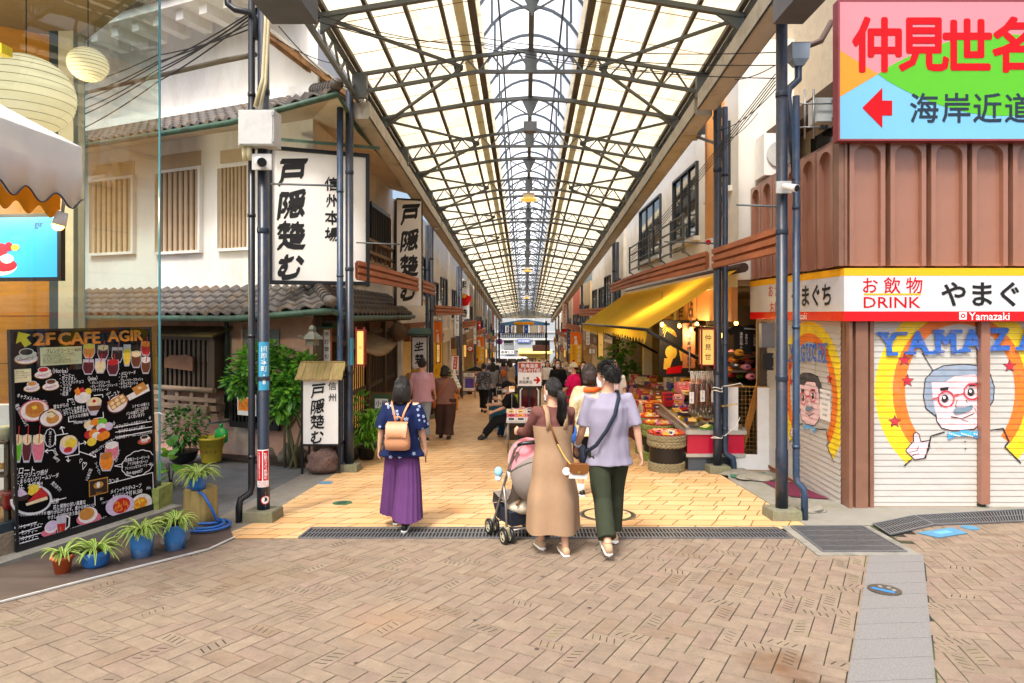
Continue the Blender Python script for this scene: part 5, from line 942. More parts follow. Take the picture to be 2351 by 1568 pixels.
def plank(name,label,u0,v0,u1,v1,d,chars,off=.008,col=mSIGN,rz=0,cat='sign',ink=mINK,step=None,fr_=mWOODB,roof=False):
 a=P(u0,v0,d);b=P(u1,v1,d);w_=b.x-a.x;h_=a.z-b.z; M=facing(V(((a.x+b.x)/2,d,(a.z+b.z)/2)),rz); r=empty(name,V(((a.x+b.x)/2,d,b.z)),label,cat); mb=MB(col); fbox(mb,M,-w_/2,w_/2,-h_/2,h_/2,-.04,0); mb.build('board',r)
 if fr_:
  mb=MB(fr_); q=.014+.02*w_
  for x in (-w_/2-q,w_/2): fbox(mb,M,x,x+q,-h_/2-q,h_/2+q,-.045,.008)
  for y in (-h_/2-q,h_/2): fbox(mb,M,-w_/2,w_/2,y,y+q,-.045,.008)
  mb.build('frame',r)
 if chars:
  mb=MB(ink); n=len(chars); hh=min(h_*.9/n,w_*.78); mb.vtext(chars,hh*.92,M,(h_*.93/n)/(hh*.92),off,z=.004); mb.build('lettering',r)
 if roof: mb=MB(mCOPP); mb.prism([M@V(p) for p in ((-w_/2-.08,h_/2+.02,.15),(w_/2+.08,h_/2+.02,.15),(w_/2+.04,h_/2+.12,-.03),(-w_/2-.04,h_/2+.12,-.03))],(0,0,.03)); mb.prism([M@V(p) for p in ((-w_/2-.08,h_/2+.02,-.21),(w_/2+.08,h_/2+.02,-.21),(w_/2+.04,h_/2+.12,-.03),(-w_/2-.04,h_/2+.12,-.03))],(0,0,.03)); mb.build('roof',r)
 return r,M,w_,h_
plank('wall_sign','white board with black characters partly behind the bronze lantern',709,755,740,830,11.2,'信州本場'); plank('wall_sign','narrow white board reading handmade soba under a small roof',743,757,758,829,10.9,'手打楚む',roof=True)
r,M,w_,h_=boxsign('lantern_sign','white box sign with green roof and black brush characters behind the pink shirted man',944,772,982,870,17.2,.35,gz(17.2),'生楚む',off=.02,legs=True); mb=MB(mCOPP); mb.prism([M@V(p) for p in ((-w_/2-.12,h_+.02,.14),(w_/2+.12,h_+.02,.14),(w_/2+.04,h_+.17,-.15),(-w_/2-.04,h_+.17,-.15))],(0,0,.05)); mb.build('roof',r)
# lit lantern boxes on the posts
def lanternbox(x,y,z,w_,h_,chars,label,rz=0,red=True,grp='lit lantern boxes on the arcade posts'):
 r=empty('post_lantern',V((x,y,z)),label,'lantern',grp); M=facing(V((x,y,z)),rz); mb=MB(mat('post_lantern_shade','e8b964',.6,var=.05,emit=.3)); fbox(mb,M,-w_/2+.012,w_/2-.012,-h_/2,h_/2,-w_*.8,0); mb.build('shade',r)
 mb=MB(mat('lantern_hot','ffb52e',.6,var=0,emit=1.1));
 mb=MB(mat('lantern_frame_red','7c2019',.5,var=.2) if red else mWOODD); q=.02
 for xx in (-w_/2-q*.5,w_/2-q*.5): fbox(mb,M,xx,xx+q,-h_/2-.06,h_/2+.06,-.02,.01); fbox(mb,M,xx,xx+q,-h_/2-.02,h_/2+.02,-w_*.8-.01,-w_*.8+.012)
 for yy in (-h_/2-.02,h_/2): fbox(mb,M,-w_/2+q*.5,w_/2-q*.5,yy,yy+.02,-w_*.8,.005)
 mb.build('frame',r); mb=MB(mINK); n=len(chars); mb.vtext(chars,w_*(.55 if n>1 else .35),M,1.35,.004,z=.003); mb.build('lettering',r); return r
def lb(u0,v0,u1,v1,d,ch,label,red=True): a=P(u0,v0,d);b=P(u1,v1,d); return lanternbox((a.x+b.x)/2,d,(a.z+b.z)/2,b.x-a.x,a.z-b.z,ch,label,0,red)
lb(818,760,836,836,9.9,'凡','lit lantern box in a red frame on the second left post'); lb(1611,757,1640,837,9.75,'仲見世','lit lantern box with brush characters on the second right post')
lb(1002,791,1010,831,18.6,'仲見世','lit lantern box on the third left post'); lb(1064,792,1071,819,27,'凡','lit lantern box on the fourth left post',False); lb(1114,801,1119,822,42,'凡','tiny lit lantern box far down the left side',False)
lb(1373,762,1386,822,21.3,'凡','lit lantern box behind the yellow awning by the leafy tree',False); lb(1294,803,1299,820,45,'凡','tiny lit lantern box far down the right side',False); lb(1277,809,1281,822,58,'凡','tiny lit lantern box near the arcade end on the right',False); lb(1132,808,1136,822,52,'凡','tiny lit lantern box near the arcade end on the left',False)
# rotting lean to roof behind the left gutter
ln=empty('lean_to_roof',V((-3.2,12,5.6)),'rotting timber and corrugated sheet lean to roof behind the left gutter','lean-to roof'); mb=MB(mat('rotten_wood','8a6238',.9,var=.4,scale=8,dark='3a2618',dscale=6,damt=.6))
for i in range(8): y=10.9+.55*i; mb.beam(V((-4.3,y-.6,6.35)),V((-2.75,y,5.25)),.06,.08)
for f in (.05,.35,.65,.95): mb.beam(V((-4.3+1.55*f,10.3+.6*f,6.4-1.1*f)),V((-4.3+1.55*f,14.5+.6*f,6.4-1.1*f)),.06,.06)
mb.build('rafters',ln); mb=MB(mat('corrugated','cfc6b2',.6,var=.2,trans=.5)); N=60; vs=[]
for i in range(N+1): y=4.5*i/N; h=.02*math.sin(i*1.7); vs+=[V((-4.35,10.2+y,6.5+h)),V((-2.7,10.85+y,5.33+h))]
mb.add(vs,[(2*i,2*i+2,2*i+3,2*i+1) for i in range(N)],True); mb.build('sheet',ln)
# ---------------------------------------------------------------- corner shop on the right
from mathutils.geometry import tessellate_polygon
mBRN=mat('brown_panel','9a6c58',.28,var=.12,scale=1.5,dark='6e4e42',dscale=2,damt=.25,spec=.6,coat=.2); mBRN2=mat('brown_frame','85604e',.35,var=.12,dark='5e3a2a',dscale=4,damt=.3)
shop=empty('corner_shop',gp(5.2,8.5),'closed corner shop clad in brown arched panels with painted shutters','building')
YF=7.5; XS=3.69; ku=YF/K
fx=lambda u:(u-CX)*ku
fz=lambda v:CH-(v-CV)*ku
mb=MB(mBRN2); mb.box(XS+.06,9.2,YF+.08,10.4,-.2,3.86); mb.box(XS+.06,9.2,YF+.2,10.4,-1.4,-.2); mb.build('wall',shop)
class Fc:      # a face with local s (to the reader's right), z, and depth out of the wall
 def __init__(s,o,x,n): s.o=V(o);s.x=V(x);s.n=V(n)
 def p(s,a,z,d=0): return s.o+s.x*a+s.n*d+V((0,0,z))
 def box(s,mb,a0,a1,z0,z1,d0,d1):
  q=[s.p(a,z,d) for z in (z0,z1) for a,d in ((a0,d0),(a1,d0),(a1,d1),(a0,d1))]; return mb.add(q,[(3,2,1,0),(4,5,6,7),(0,1,5,4),(1,2,6,5),(2,3,7,6),(3,0,4,7)],False)
 def M(s,a,z,d=0): return fr(s.p(a,z,d),s.x,(0,0,1))
FF=Fc((0,YF,0),(1,0,0),(0,-1,0)); FS=Fc((XS,0,0),(0,-1,0),(-1,0,0))   # side face: s=-y
def arch_panel(F,a0,a1,z0,z1):
 r=empty('arched_panel',F.p((a0+a1)/2,z0),None); r.parent=shop; r.location=F.p((a0+a1)/2,z0)-wloc(shop)
 g=.03; st=.052; xa,xb=a0+g,a1-g; za=z0; ia,ib=xa+st,xb-st; rad=(ib-ia)/2; zc=z1-.05-rad*.85
 mb=MB(mBRN); F.box(mb,xa,xb,za,z1,-.06,.005); mb.build('back_plate',r)
 mb=MB(mBRN); n=14; A=[(ib if i==0 else ((ia+ib)/2+rad*math.cos(math.pi*i/n)),zc+rad*.85*math.sin(math.pi*i/n)) for i in range(n+1)]
 F.box(mb,xa,ia,za,zc,.005,.07); F.box(mb,ib,xb,za,zc,.005,.07); F.box(mb,ia,ib,za,za+.03,.005,.03)
 out=[(xb,zc),(xb,z1),(xa,z1),(xa,zc)]; pts=[(xa,zc),(ia,zc)]+[(x,z) for x,z in A[::-1][1:-1]]+[(ib,zc),(xb,zc),(xb,z1),(xa,z1)]
 tri=tessellate_polygon([[V((x,z,0)) for x,z in pts]]); mb.add([F.p(x,z,.07) for x,z in pts],[tuple(t) for t in tri],False)
 for (x0,z0_),(x1,z1_) in zip(A,A[1:]): mb.quad(F.p(x0,z0_,.005),F.p(x0,z0_,.07),F.p(x1,z1_,.07),F.p(x1,z1_,.005))
 mb.quad(F.p(xa,z1,.005),F.p(xb,z1,.005),F.p(xb,z1,.07),F.p(xa,z1,.07));
 for x in (xa,xb): mb.quad(F.p(x,zc,.005),F.p(x,zc,.07),F.p(x,z1,.07),F.p(x,z1,.005))
 mb.build('frame',r)
zp0,zp1=fz(611),3.755
for i in range(9): arch_panel(FF,fx(1938)+.471*i,fx(1938)+.471*(i+1),zp0,zp1)
for i in range(6): arch_panel(FS,-10.4+.471*i+.0,-10.4+.471*(i+1),zp0,zp1)
mb=MB(mBRN2); FF.box(mb,fx(1932)+.0,fx(1938),zp0,zp1,0,.075); FS.box(mb,-7.574,-7.44,zp0,zp1,-.02,.075); mb.box(XS-.09,9,YF-.1,YF-.0,zp1,zp1+.05); mb.build('corner_trim',shop)
# shop sign band: yellow, white, red, wrapping the corner
fs_=empty('shop_sign',V((4.5,YF-.15,2)),'white wraparound shop sign with yellow top and red bottom stripes','sign')
mSW=mat('sign_backlit','d2d2d5',.15,var=.03,spec=.5); mSY=mat('sign_stripe_yellow','f6b21a',.25,var=.03); mSR=mat('sign_stripe_red','e2141c',.25,var=.03)
F1=Fc((0,YF-.1,0),(1,0,0),(0,-1,0)); xs0=fx(1932)-.02; F2=Fc((xs0,0,0),(0,-1,0),(-1,0,0)); z4,z3,z2,z1=fz(617),fz(634),fz(715),fz(737)
mb=MB(mSW); F1.box(mb,xs0,9,z2,z3,-.1,0); F2.box(mb,-10.5,-YF-.001,z2,z3,-.12,-.001); mb.build('panel',fs_)
mb=MB(mSY); F1.box(mb,xs0,9,z3,z4,-.1,.002); F2.box(mb,-10.5,-YF-.001,z3,z4,-.12,.001); mb.build('yellow_stripe',fs_)
mb=MB(mSR); F1.box(mb,xs0,9,z1,z2,-.1,.002); F2.box(mb,-10.5,-YF-.001,z1,z2,-.12,.001); mb.build('red_stripe',fs_)
g1=lambda u:(u-CX)*(YF-.1)/K; h1=lambda v:CH-(v-CV)*(YF-.1)/K
mb=MB(mRED); mb.text('お 飲 物',.2,F1.M(g1(2049),h1(656),.004),.006,sx=1.0); mb.text('DRINK',.18,F1.M(g1(2048),h1(693.5),.004),.004,sx=1.22); mb.build('red_lettering',fs_)
mb=MB(mSY); F1.box(mb,g1(1983),g1(2114),h1(677.5),h1(673.5),.0,.003); mb.build('underline',fs_)
mb=MB(mINK); mb.text('やまぐち',.31,F1.M(g1(2162),h1(676),.004),.02,ax='l',sx=1.02); mb.build('shop_name',fs_)
mb=MB(mSIGN); mb.text('Yamazaki',.125,F1.M(g1(2224),h1(725.5),.004),.006,ax='l'); F1.box(mb,g1(2202),g1(2219),h1(733.5),h1(716.5),.002,.0045); mb.build('white_lettering',fs_)
mb=MB(mRED); Mx=F1.M(g1(2210.5),h1(725),.0052); pts=[((.033 if i%2 else .024)*math.cos(math.pi*i/8),(.033 if i%2 else .024)*math.sin(math.pi*i/8)) for i in range(16)]; fpoly(mb,Mx,pts,0); mb.m(mSIGN); fdisc(mb,Mx,0,0,.012,.012,.0006); mb.build('emblem',fs_)
def s2(u,v): d=xs0*K/(u-CX); return -d,CH-(v-CV)*d/K
mb=MB(mINK); a,z=s2(1860,680); mb.text('やまぐち',.3,F2.M(a,z,.004),.02,sx=1.0); mb.build('shop_name',fs_); mb=MB(mRED); a,z=s2(1790,668); mb.text('お か し',.2,F2.M(-9.35,z+.01,.004),.006); mb.text('お飲物',.2,F2.M(-9.35,z-.24,.004),.006); mb.build('red_lettering',fs_); mb=MB(mSIGN); a,z=s2(1822,725); mb.text('Yamazaki',.12,F2.M(-8.6,(z1+z2)/2,.004),.005); mb.build('white_lettering',fs_)
# the large pink, blue and green sign
ps=empty('arcade_sign',V((5.3,7.3,3.8)),'large pink, light blue and green sign with red arcade name and left arrow','sign'); YP=7.32; F3=Fc((0,YP,0),(1,0,0),(0,-1,0))
q5=lambda x,y:((1763+.5*x-CX)*YP/K, CH-(.5*y-CV)*YP/K)
X0,Zt=q5(330,6); X1=X0+4.3; _,Zb=q5(330,638); mPK=mat('sign_pink','e0868f',.3,var=.05,scale=1.2); mLB=mat('sign_lightblue','74b8da',.3,var=.05,scale=1.2); mGN=mat('sign_green','55b514',.3,var=.04); mOR=mat('sign_orange','e0921a',.3,var=.04)
mb=MB(mLB); F3.box(mb,X0,X1,Zb,Zt,-.12,0); mb.build('panel',ps)
cpt=q5(505,340); mb=MB(mPK); fpoly(mb,F3.M(0,0,.0),[(X0,Zt),(X0,q5(0,230)[1]),cpt,(X1,q5(0,345)[1]),(X1,Zt)],.001); mb.m(mOR); fpoly(mb,F3.M(0,0,0),[(X0,q5(0,230)[1]),cpt,(X0,q5(0,445)[1])],.0016); mb.m(mGN)
xe=q5(1650,0)[0]; n=30; up=[(cpt[0]+(xe-cpt[0])*i/n,cpt[1]+.455*math.sin(math.pi*i/n)**.85) for i in range(n+1)]; dn=[(cpt[0]+(xe-cpt[0])*i/n,cpt[1]-.475*math.sin(math.pi*i/n)**.85) for i in range(n,-1,-1)]; fpoly(mb,F3.M(0,0,0),up+dn[1:-1],.0022); mb.build('colour_fields',ps)
mb=MB(mRED)
for ch,x in zip('仲見世名店街',(500,715,915,1130,1345,1560)): X,Z_=q5(x,205); mb.text(ch,.655,F3.M(X,Z_,.004),.028,sx=.9,ay='m')
fpoly(mb,F3.M(0,0,0),[q5(*p) for p in ((433,495),(525,403),(525,462),(570,462),(570,530),(525,530),(525,588))],.004); mb.build('red_lettering',ps)
mb=MB(mat('ink_navy','17283a',.5,var=0))
for ch,x in zip('海岸近道',(717,864,1007,1152)): X,Z_=q5(x,495); mb.text(ch,.36,F3.M(X,Z_,.004),.012,ay='m',sx=.95)
mb.build('blue_lettering',ps); mb=MB(mat('sign_frame','8b3a3f',.5));
for a in ((X0-.02,X0,Zb-.02,Zt+.02),(X0,X1,Zb-.02,Zb),(X0,X1,Zt,Zt+.02)): F3.box(mb,*a,-.125,.006)
mb.build('frame',ps)
# painted roller shutters
PT=.0705; SD=.0105
mSHW=mat('shutter_white','bfbdb6',.4,var=.06,scale=3,dark='a9714a',dscale=2.2,damt=.18,stretch=(1,1,6)); mRUST=mat('shutter_rust','8a4a20',.8,var=.4)
PC={k:mat('paint_'+k,c,.5,var=.2,scale=5,dark='b59a80',dscale=7,damt=.3) for k,c in dict(yellow='f0d21e',orange='e9761c',blue='2a62b8',skin='f0cdd2',hair='8b9cb0',hairdark='45474c',red='c8243a',black='1c1d22',sky='3fa5e0',white='f2f0ec',tash='6f8a9b').items()}
class Shutter:
 def __init__(s,F,a0,a1,z0,z1,name,zslope=0):
  s.F=F;s.a0=a0;s.a1=a1;s.z0=z0;s.z1=z1; s.lay=0; s.r=None
  mb=MB(mSHW); n=int((z1-z0)/PT)+2; s.n=n
  for i in range(n):
   za=z1-PT*(i+1); zb=z1-PT*i
   if zb<z0: break
   mb.quad(F.p(a0,za,SD),F.p(a1,za,SD),F.p(a1,zb-.004,0.003),F.p(a0,zb-.004,0.003)); mb.quad(F.p(a0,zb-.004,.003),F.p(a1,zb-.004,.003),F.p(a1,zb,SD),F.p(a0,zb,SD))
  s.slats=mb
 def tris(s,mb,pts,tri):
  s.lay+=.00045
  for t in tri:
   P_=[V((pts[i][0],pts[i][1])) for i in t]; zlo=min(p.y for p in P_); zhi=max(p.y for p in P_); i0=int((s.z1-zhi)/PT); i1=int((s.z1-zlo)/PT)
   for i in range(max(i0,0),min(i1,s.n)+1):
    zb=s.z1-PT*i-.004; za=zb+.004-PT; q=P_
    for sg,lim in ((1,za),(-1,zb)):
     o=[]
     for k in range(len(q)):
      A,B=q[k],q[(k+1)%len(q)]; ia=sg*(A.y-lim)>=0; ib=sg*(B.y-lim)>=0
      if ia: o.append(A)
      if ia!=ib: o.append(A.lerp(B,(lim-A.y)/(B.y-A.y)))
     q=o
     if len(q)<3: break
    for sg,lim in ((1,s.a0+.002),(-1,s.a1-.002)):
     if len(q)<3: break
     o=[]
     for k in range(len(q)):
      A,B=q[k],q[(k+1)%len(q)]; ia=sg*(A.x-lim)>=0; ib=sg*(B.x-lim)>=0
      if ia: o.append(A)
      if ia!=ib: o.append(A.lerp(B,(lim-A.x)/(B.x-A.x)))
     q=o
    if len(q)>=3: mb.add([s.F.p(p.x,p.y,SD+(0.003-SD)*(p.y-za)/(PT-.004)+.0008+s.lay) for p in q],[tuple(range(len(q)))],False)
 def poly(s,mb,pts): s.tris(mb,pts,tessellate_polygon([[V((x,z,0)) for x,z in pts]]))
 def line(s,mb,pts,w):
  for (a,b),(c,d) in zip(pts,pts[1:]):
   l=math.hypot(c-a,d-b) or 1; nx,ny=-(d-b)/l*w/2,(c-a)/l*w/2; s.tris(mb,[(a+nx,b+ny),(a-nx,b-ny),(c-nx,d-ny),(c+nx,d+ny)],[(0,1,2),(0,2,3)]); s.lay-=.00045
  s.lay+=.00045
 def text(s,mb,t,h,x,z,rot,off=.03,sx=1):
  vs,fs,(x0,x1,y0,y1)=text_geo(t,0); ca,sa=math.cos(rot),math.sin(rot)
  for k in range(7):
   da,db=(0,0) if k==0 else (off*math.cos(k*1.047),off*math.sin(k*1.047)); s.tris(mb,[(x+(a+da-x0)*h*sx*ca-(b+db)*h*sa,z+(a+da-x0)*h*sx*sa+(b+db)*h*ca) for a,b in vs],sum([[(f[0],f[i],f[i+1]) for i in range(1,len(f)-1)] for f in fs],[])); s.lay-=.0004
def star(c,r): return [(c[0]+(r if i%2==0 else r*.45)*math.sin(math.pi*i/5),c[1]+(r if i%2==0 else r*.45)*math.cos(math.pi*i/5)) for i in range(10)]
def ellp(cx,cy,rx,ry,n=28,a0=0,a1=2*math.pi): return [(cx+rx*math.cos(a0+(a1-a0)*i/n),cy+ry*math.sin(a0+(a1-a0)*i/n)) for i in range(n+(0 if abs(a1-a0-2*math.pi)<1e-6 else 1))]
def paint(sh,T,k,word,par,hairc='hair',ws=1):
 """T maps crop pixels to shutter s,z; k metres per pixel"""
 def mk(nm,col): return MB(PC[col])
 def sec(col,r0,r1,a0,a1):
  o=[];i_=[]
  for i in range(41):
   a=R(a0+(a1-a0)*i/40); o.append(T(1125+r1[0]*math.cos(a),430-r1[1]*math.sin(a))); i_.append(T(1125+r0[0]*math.cos(a),430-r0[1]*math.sin(a)))
  mb=MB(PC[col])
  for i in range(40): sh.tris(mb,[o[i],o[i+1],i_[i+1],i_[i]],[(0,1,2),(0,2,3)]); sh.lay-=.00045
  sh.lay+=.00045; return mb.build('painted_ring',par)
 sec('yellow',(345,400),(438,478),-48,232); sec('orange',(282,345),(346,401),-42,222)
 mb=MB(PC['black']); pp=lambda *q:[T(*x) for x in q]
 for c in ((840,270),(855,378),(790,588),(1380,302)): sh.poly(mb,star(T(*c),37*k))
 mb2=MB(PC['red'])
 for c in ((840,270),(855,378),(790,588),(1380,302)): sh.poly(mb2,star(T(*c),30*k))
 mb.build('star_outline',par); mb2.build('painted_star',par)
 mb=MB(PC[hairc]); H=pp((1000,560),(950,520),(936,460),(945,370),(985,325),(1040,300),(1140,292),(1230,300),(1280,345),(1300,410),(1295,480),(1270,512),(1262,560)); sh.poly(mb,H); mb.build('painted_hair',par)
 mb=MB(PC['skin']); Fp=pp((1000,545),(985,470),(978,385),(1050,382),(1100,352),(1200,345),(1245,385),(1262,470),(1275,540),(1240,590),(1195,625),(1090,635),(1030,620),(1005,585)); sh.poly(mb,Fp); sh.poly(mb,[T(*p) for p in ((845,738),(862,712),(885,690),(885,650),(900,640),(915,655),(922,690),(968,683),(968,720),(940,775),(890,782))]); mb.build('painted_skin',par)
 mb=MB(PC['black']); ln=lambda q,w=5:sh.line(mb,pp(*q),w*k)
 ln([(1000,560),(950,520),(936,460),(945,370),(985,325),(1040,300),(1140,292),(1230,300),(1280,345),(1300,410),(1295,480),(1270,512)]); ln([(1000,545),(1005,585),(1030,620),(1090,635),(1195,625),(1240,590),(1275,540)]); ln([(845,738),(862,712),(885,690),(885,650),(900,640),(915,655),(922,690),(968,683),(968,720),(940,775),(890,782),(845,738)]); ln([(862,745),(905,735),(910,712)],3); ln([(872,765),(912,750)],3)
 ln([(975,660),(1045,640)],7); ln([(975,660),(945,775)],7); ln([(835,815),(875,780)],7); ln([(1215,640),(1345,622),(1375,690),(1352,715),(1437,800)],7); ln([(930,235),(985,325)],4); ln([(1205,80),(1210,290)],4); ln([(1110,475),(1098,505),(1115,520)],3); ln([(1155,475),(1160,490)],3); ln([(1075,560),(1130,570),(1195,545)],4); ln([(1130,575),(1165,585)],3); ln([(1195,515),(1205,530)],3)
 for ex,ey in ((1045,468),(1178,435)): sh.poly(mb,[T(x,y) for x,y in ellp(ex,ey,18,20,16)])
 for q in (((1020,412),(1062,408),(1062,424),(1022,428)),((1165,390),(1212,388),(1212,402),(1168,406))): sh.poly(mb,pp(*q))
 for c in (1147,690),(1150,725): sh.poly(mb,[T(x,y) for x,y in ellp(*c,5,5,8)])
 mb.build('painted_outline',par)
 mb=MB(PC['white']);
 for ex,ey in ((1040,462),(1174,430)): sh.poly(mb,[T(x,y) for x,y in ellp(ex,ey,7,8,10)])
 mb.build('eye_glint',par)
 mb=MB(PC['red']);
 for ex,ey in ((1050,470),(1182,432)): sh.line(mb,[T(x,y) for x,y in ellp(ex,ey,40,40,26)+[(ex+40,ey)]],7*k)
 sh.line(mb,pp((1088,455),(1145,440)),8*k); sh.line(mb,pp((1010,462),(980,470)),7*k); mb.build('painted_spectacles',par)
 mb=MB(PC['tash']); sh.poly(mb,pp((1085,530),(1100,512),(1150,512),(1180,498),(1190,515),(1150,540),(1100,550))); mb.build('painted_moustache',par)
 mb=MB(PC['sky']); sh.poly(mb,pp((1055,640),(1060,678),(1120,655),(1120,640))); sh.poly(mb,pp((1120,632),(1120,660),(1170,658),(1170,632))); sh.poly(mb,pp((1172,640),(1172,660),(1212,672),(1215,632))); mb.build('painted_bow_tie',par)
 mb=MB(PC['white'])
 for i in range(14): sh.poly(mb,[T(x,y) for x,y in ellp(1066+i*10.5,650+(i*37%17)-4,4,4,8)])
 mb.build('tie_dots',par)
 mb=MB(PC['blue']); x=712 if ws==1 else 690
 for i,ch in enumerate(word):
  w_=(text_geo(ch,.05)[2][1]-text_geo(ch,.05)[2][0]); X,Zz=T(x,238-i*5.5); sh.text(mb,ch,150*k,X,Zz,.03,.05,.98*ws); [sh.poly(mb,[T(x+w_*147*ws*f+dx_,238-i*5.5-tb*104+dy) for dx_,dy in ((-30*ws,-8),(30*ws,-8),(30*ws,9),(-30*ws,9))]) for f,tb in {'Y':((.1,1),(.9,1),(.5,0)),'A':((.08,0),(.92,0)),'M':((.08,0),(.92,0),(.08,1),(.92,1)),'K':((.12,0),(.92,0),(.12,1),(.85,1)),'I':((.5,0),(.5,1)),'U':((.1,1),(.9,1)),'H':((.1,0),(.9,0),(.1,1),(.9,1))}.get(ch,())]; x+=(w_*150*.98+24)*ws
 mb.build('painted_word',par)
c8=lambda x,y:(((1704.5+.45*x)-CX)*ku, CH-((705.3+.45*y)-CV)*ku)
zs1=fz(738); kpx=.45*ku
sf=empty('shutter',FF.p(fx(2128),fz(1165),-.04),'white roller shutter painted with a grey haired man in red spectacles','shutter')
FFs=Fc((0,YF+.06,0),(1,0,0),(0,-1,0))
class SideT: pass
sh=Shutter(FFs,fx(2005),fx(2250),fz(1166),zs1,'a'); sh.slats.build('slats',sf); paint(sh,c8,kpx,'YAMAZAKI',sf)
sf2=empty('shutter',FF.p(fx(2320),fz(1160),-.04),'right white roller shutter carrying the rest of the painted ring and the letters A K','shutter')
sh=Shutter(FFs,fx(2271),fx(2460),fz(1158),zs1,'b'); sh.slats.build('slats',sf2); paint(sh,c8,kpx,'YAMAZAKI',sf2)
FSs=Fc((XS+.06,0,0),(0,-1,0),(-1,0,0)); sf3=empty('shutter',FSs.p(-8.7,-.6),'side roller shutter with painted dark haired man beside the arcade','shutter')
y1_=7.66; y0_=10.2; sh=Shutter(FSs,-y0_,-y1_,-.58,zs1,'c'); sh.slats.build('slats',sf3)
# image crop of the side picture: s from crop x via the plane
def t3(x,y):   # squeeze the front painting on to the side shutter, ring centre near y=9.05
 return (-8.5+(x-1125)*kpx*.97, .69+(430-y)*kpx*.88)
paint(sh,t3,kpx*.9,'YAMAGUCHI',sf3,'hairdark',.62)
nt_=empty('paper_notice',FSs.p(-8.1,.45,.02),'white paper notice taped to the side shutter','notice'); mb=MB(mSIGN); FSs.box(mb,-8.18,-7.9,.42,.80,.016,.019); mb.build('sheet',nt_); mb=MB(mINK)
for i,s_ in enumerate(('都合により下記期間','休業させて頂きます','8月12日(日)','〜31日(水)','山口商店')): mb.text(s_,.034,FSs.M(-8.04,.75-.066*i,.02),0,sx=.9)
mb.build('lettering',nt_)
# pillars
mb=MB(mBRN2); FF.box(mb,fx(1948),fx(2003),-.6,zs1,-.2,-.03); FF.box(mb,fx(1962),fx(1990),-.62,zs1,-.03,.03); FF.box(mb,fx(1945),fx(1952),-.62,zs1,-.03,.05); FF.box(mb,fx(1996),fx(2004.5),-.6,zs1,-.03,.02); mb.build('corner_pillar',shop)
mb=MB(mBRN); FF.box(mb,fx(2250.5),fx(2270.5),fz(1157),zs1,-.1,.02); mb.build('shutter_post',shop)
mb=MB(mRUST); FFs.box(mb,fx(2005),fx(2250),fz(1168),fz(1165.4),0,.02); FSs.box(mb,-y0_,-y1_,-.62,-.575,0,.02); mb.build('bottom_rail',shop)
# mat, upper building, gutter funnel, boxes
mb=MB(mat('purple_mat','6b1c3c',.9,var=.3,scale=40)); mb.poly([gp(x,y,.022) for x,y in ((3.32,8.05),(3.72,7.9),(3.72,9.0),(3.32,9.1))]); tag(mb.build('door_mat'),'dark purple mat at the side shutter','mat')
ub=empty('upper_building',V((6,10,4)),'beige stuccoed upper storey behind the big coloured sign','building'); mb=MB(mat('beige_stucco','c9b89a',.9,var=.15,scale=6,dark='8b7758',dscale=1.5,damt=.4,bump=.3)); mb.box(4.35,9.5,8.4,12,3.6,8.5); mb.build('wall',ub); mb=MB(mat('brown_soffit','4f3b27',.7,var=.3)); mb.box(4.0,4.35,7.9,11.8,4.55,4.65); mb.box(3.9,4.05,7.8,11.8,4.5,4.7); mb.build('eave',ub); mb=MB(mGLASSD); mb.box(4.33,4.36,8.7,9.8,3.9,4.4); mb.build('window',ub)
hp=empty('rain_hopper',P(1832,125,7.4),'grey rainwater hopper feeding the blue pipe by the pink sign','rain hopper'); mb=MB(mat('hopper_grey','8b97a6',.4)); c=P(1833,127,7.4); mb.loft([[c+V((sx*a,sy*b,z)) for sx,sy in ((-1,-1),(1,-1),(1,1),(-1,1))] for a,b,z in ((.05,.04,-.13),(.095,.07,-.06),(.105,.08,.11),(.11,.085,.12))],sm=False); mb.build('hopper',hp); mb=MB(mPIPE); mb.tube([c+V((0,0,-.12)),c+V((0,0,-.28)),c+V((-.13,-.05,-.4)),c+V((-.155,-.08,-.5)),V((2.945,7.02,3.2))],.04,12); mb.build('pipe',hp); mb=MB(mat('pipe_brown','5c463c',.5)); mb.tube([c+V((.05,.05,.1)),c+V((.35,.2,.25)),c+V((.5,.25,.5))],.035,10); mb.build('feed_pipe',hp)
def gbox(u0,v0,u1,v1,d,dep,label,m=mGREYB,name='junction_box',cat='junction box',lid=True):
 a=P(u0,v0,d);b=P(u1,v1,d); r=empty(name,V(((a.x+b.x)/2,d,b.z)),label,cat); mb=MB(m); mb.box(a.x,b.x,d,d+dep,b.z,a.z); mb.build('case',r)
 if lid:
  mb=MB(m); mb.box(a.x+.012,b.x-.012,d-.012,d-.001,b.z+.012,a.z-.012); mb.build('lid',r); mb=MB(mMETAL); mb.box(b.x-.022,b.x+.004,d-.016,d-.002,a.z-.06,a.z-.03); mb.box(b.x-.022,b.x+.004,d-.016,d-.002,b.z+.03,b.z+.06); mb.build('hinge',r)
 return r
r=gbox(547,252,629,333,6.78,.2,'large pale grey electrical box on the front left post'); mb=MB(mat('conduit_cream','c8bd98',.5));
for du in (562,572): p=P(du,333,6.85); mb.tube([p,p-V((0,0,.08)),p-V((0,0,.16))+V((0,.02,0))],.03,10)
mb.build('conduit_stub',r)
gbox(1872,224,1912,281,7.9,.2,'grey utility box on the antenna rack beside the pink sign'); mb=MB(mMETAL);
for u in (1848,1868): mb.tube([P(u,205,7.85),P(u,318,7.85)],.014,8)
for v in (238,292): mb.tube([P(1825,v,7.84),P(1910,v,7.84)],.01,6)
tag(mb.build('antenna_rack'),'thin metal antenna rack between drainpipe and pink sign','rack')
mb=MB(mPLAST);
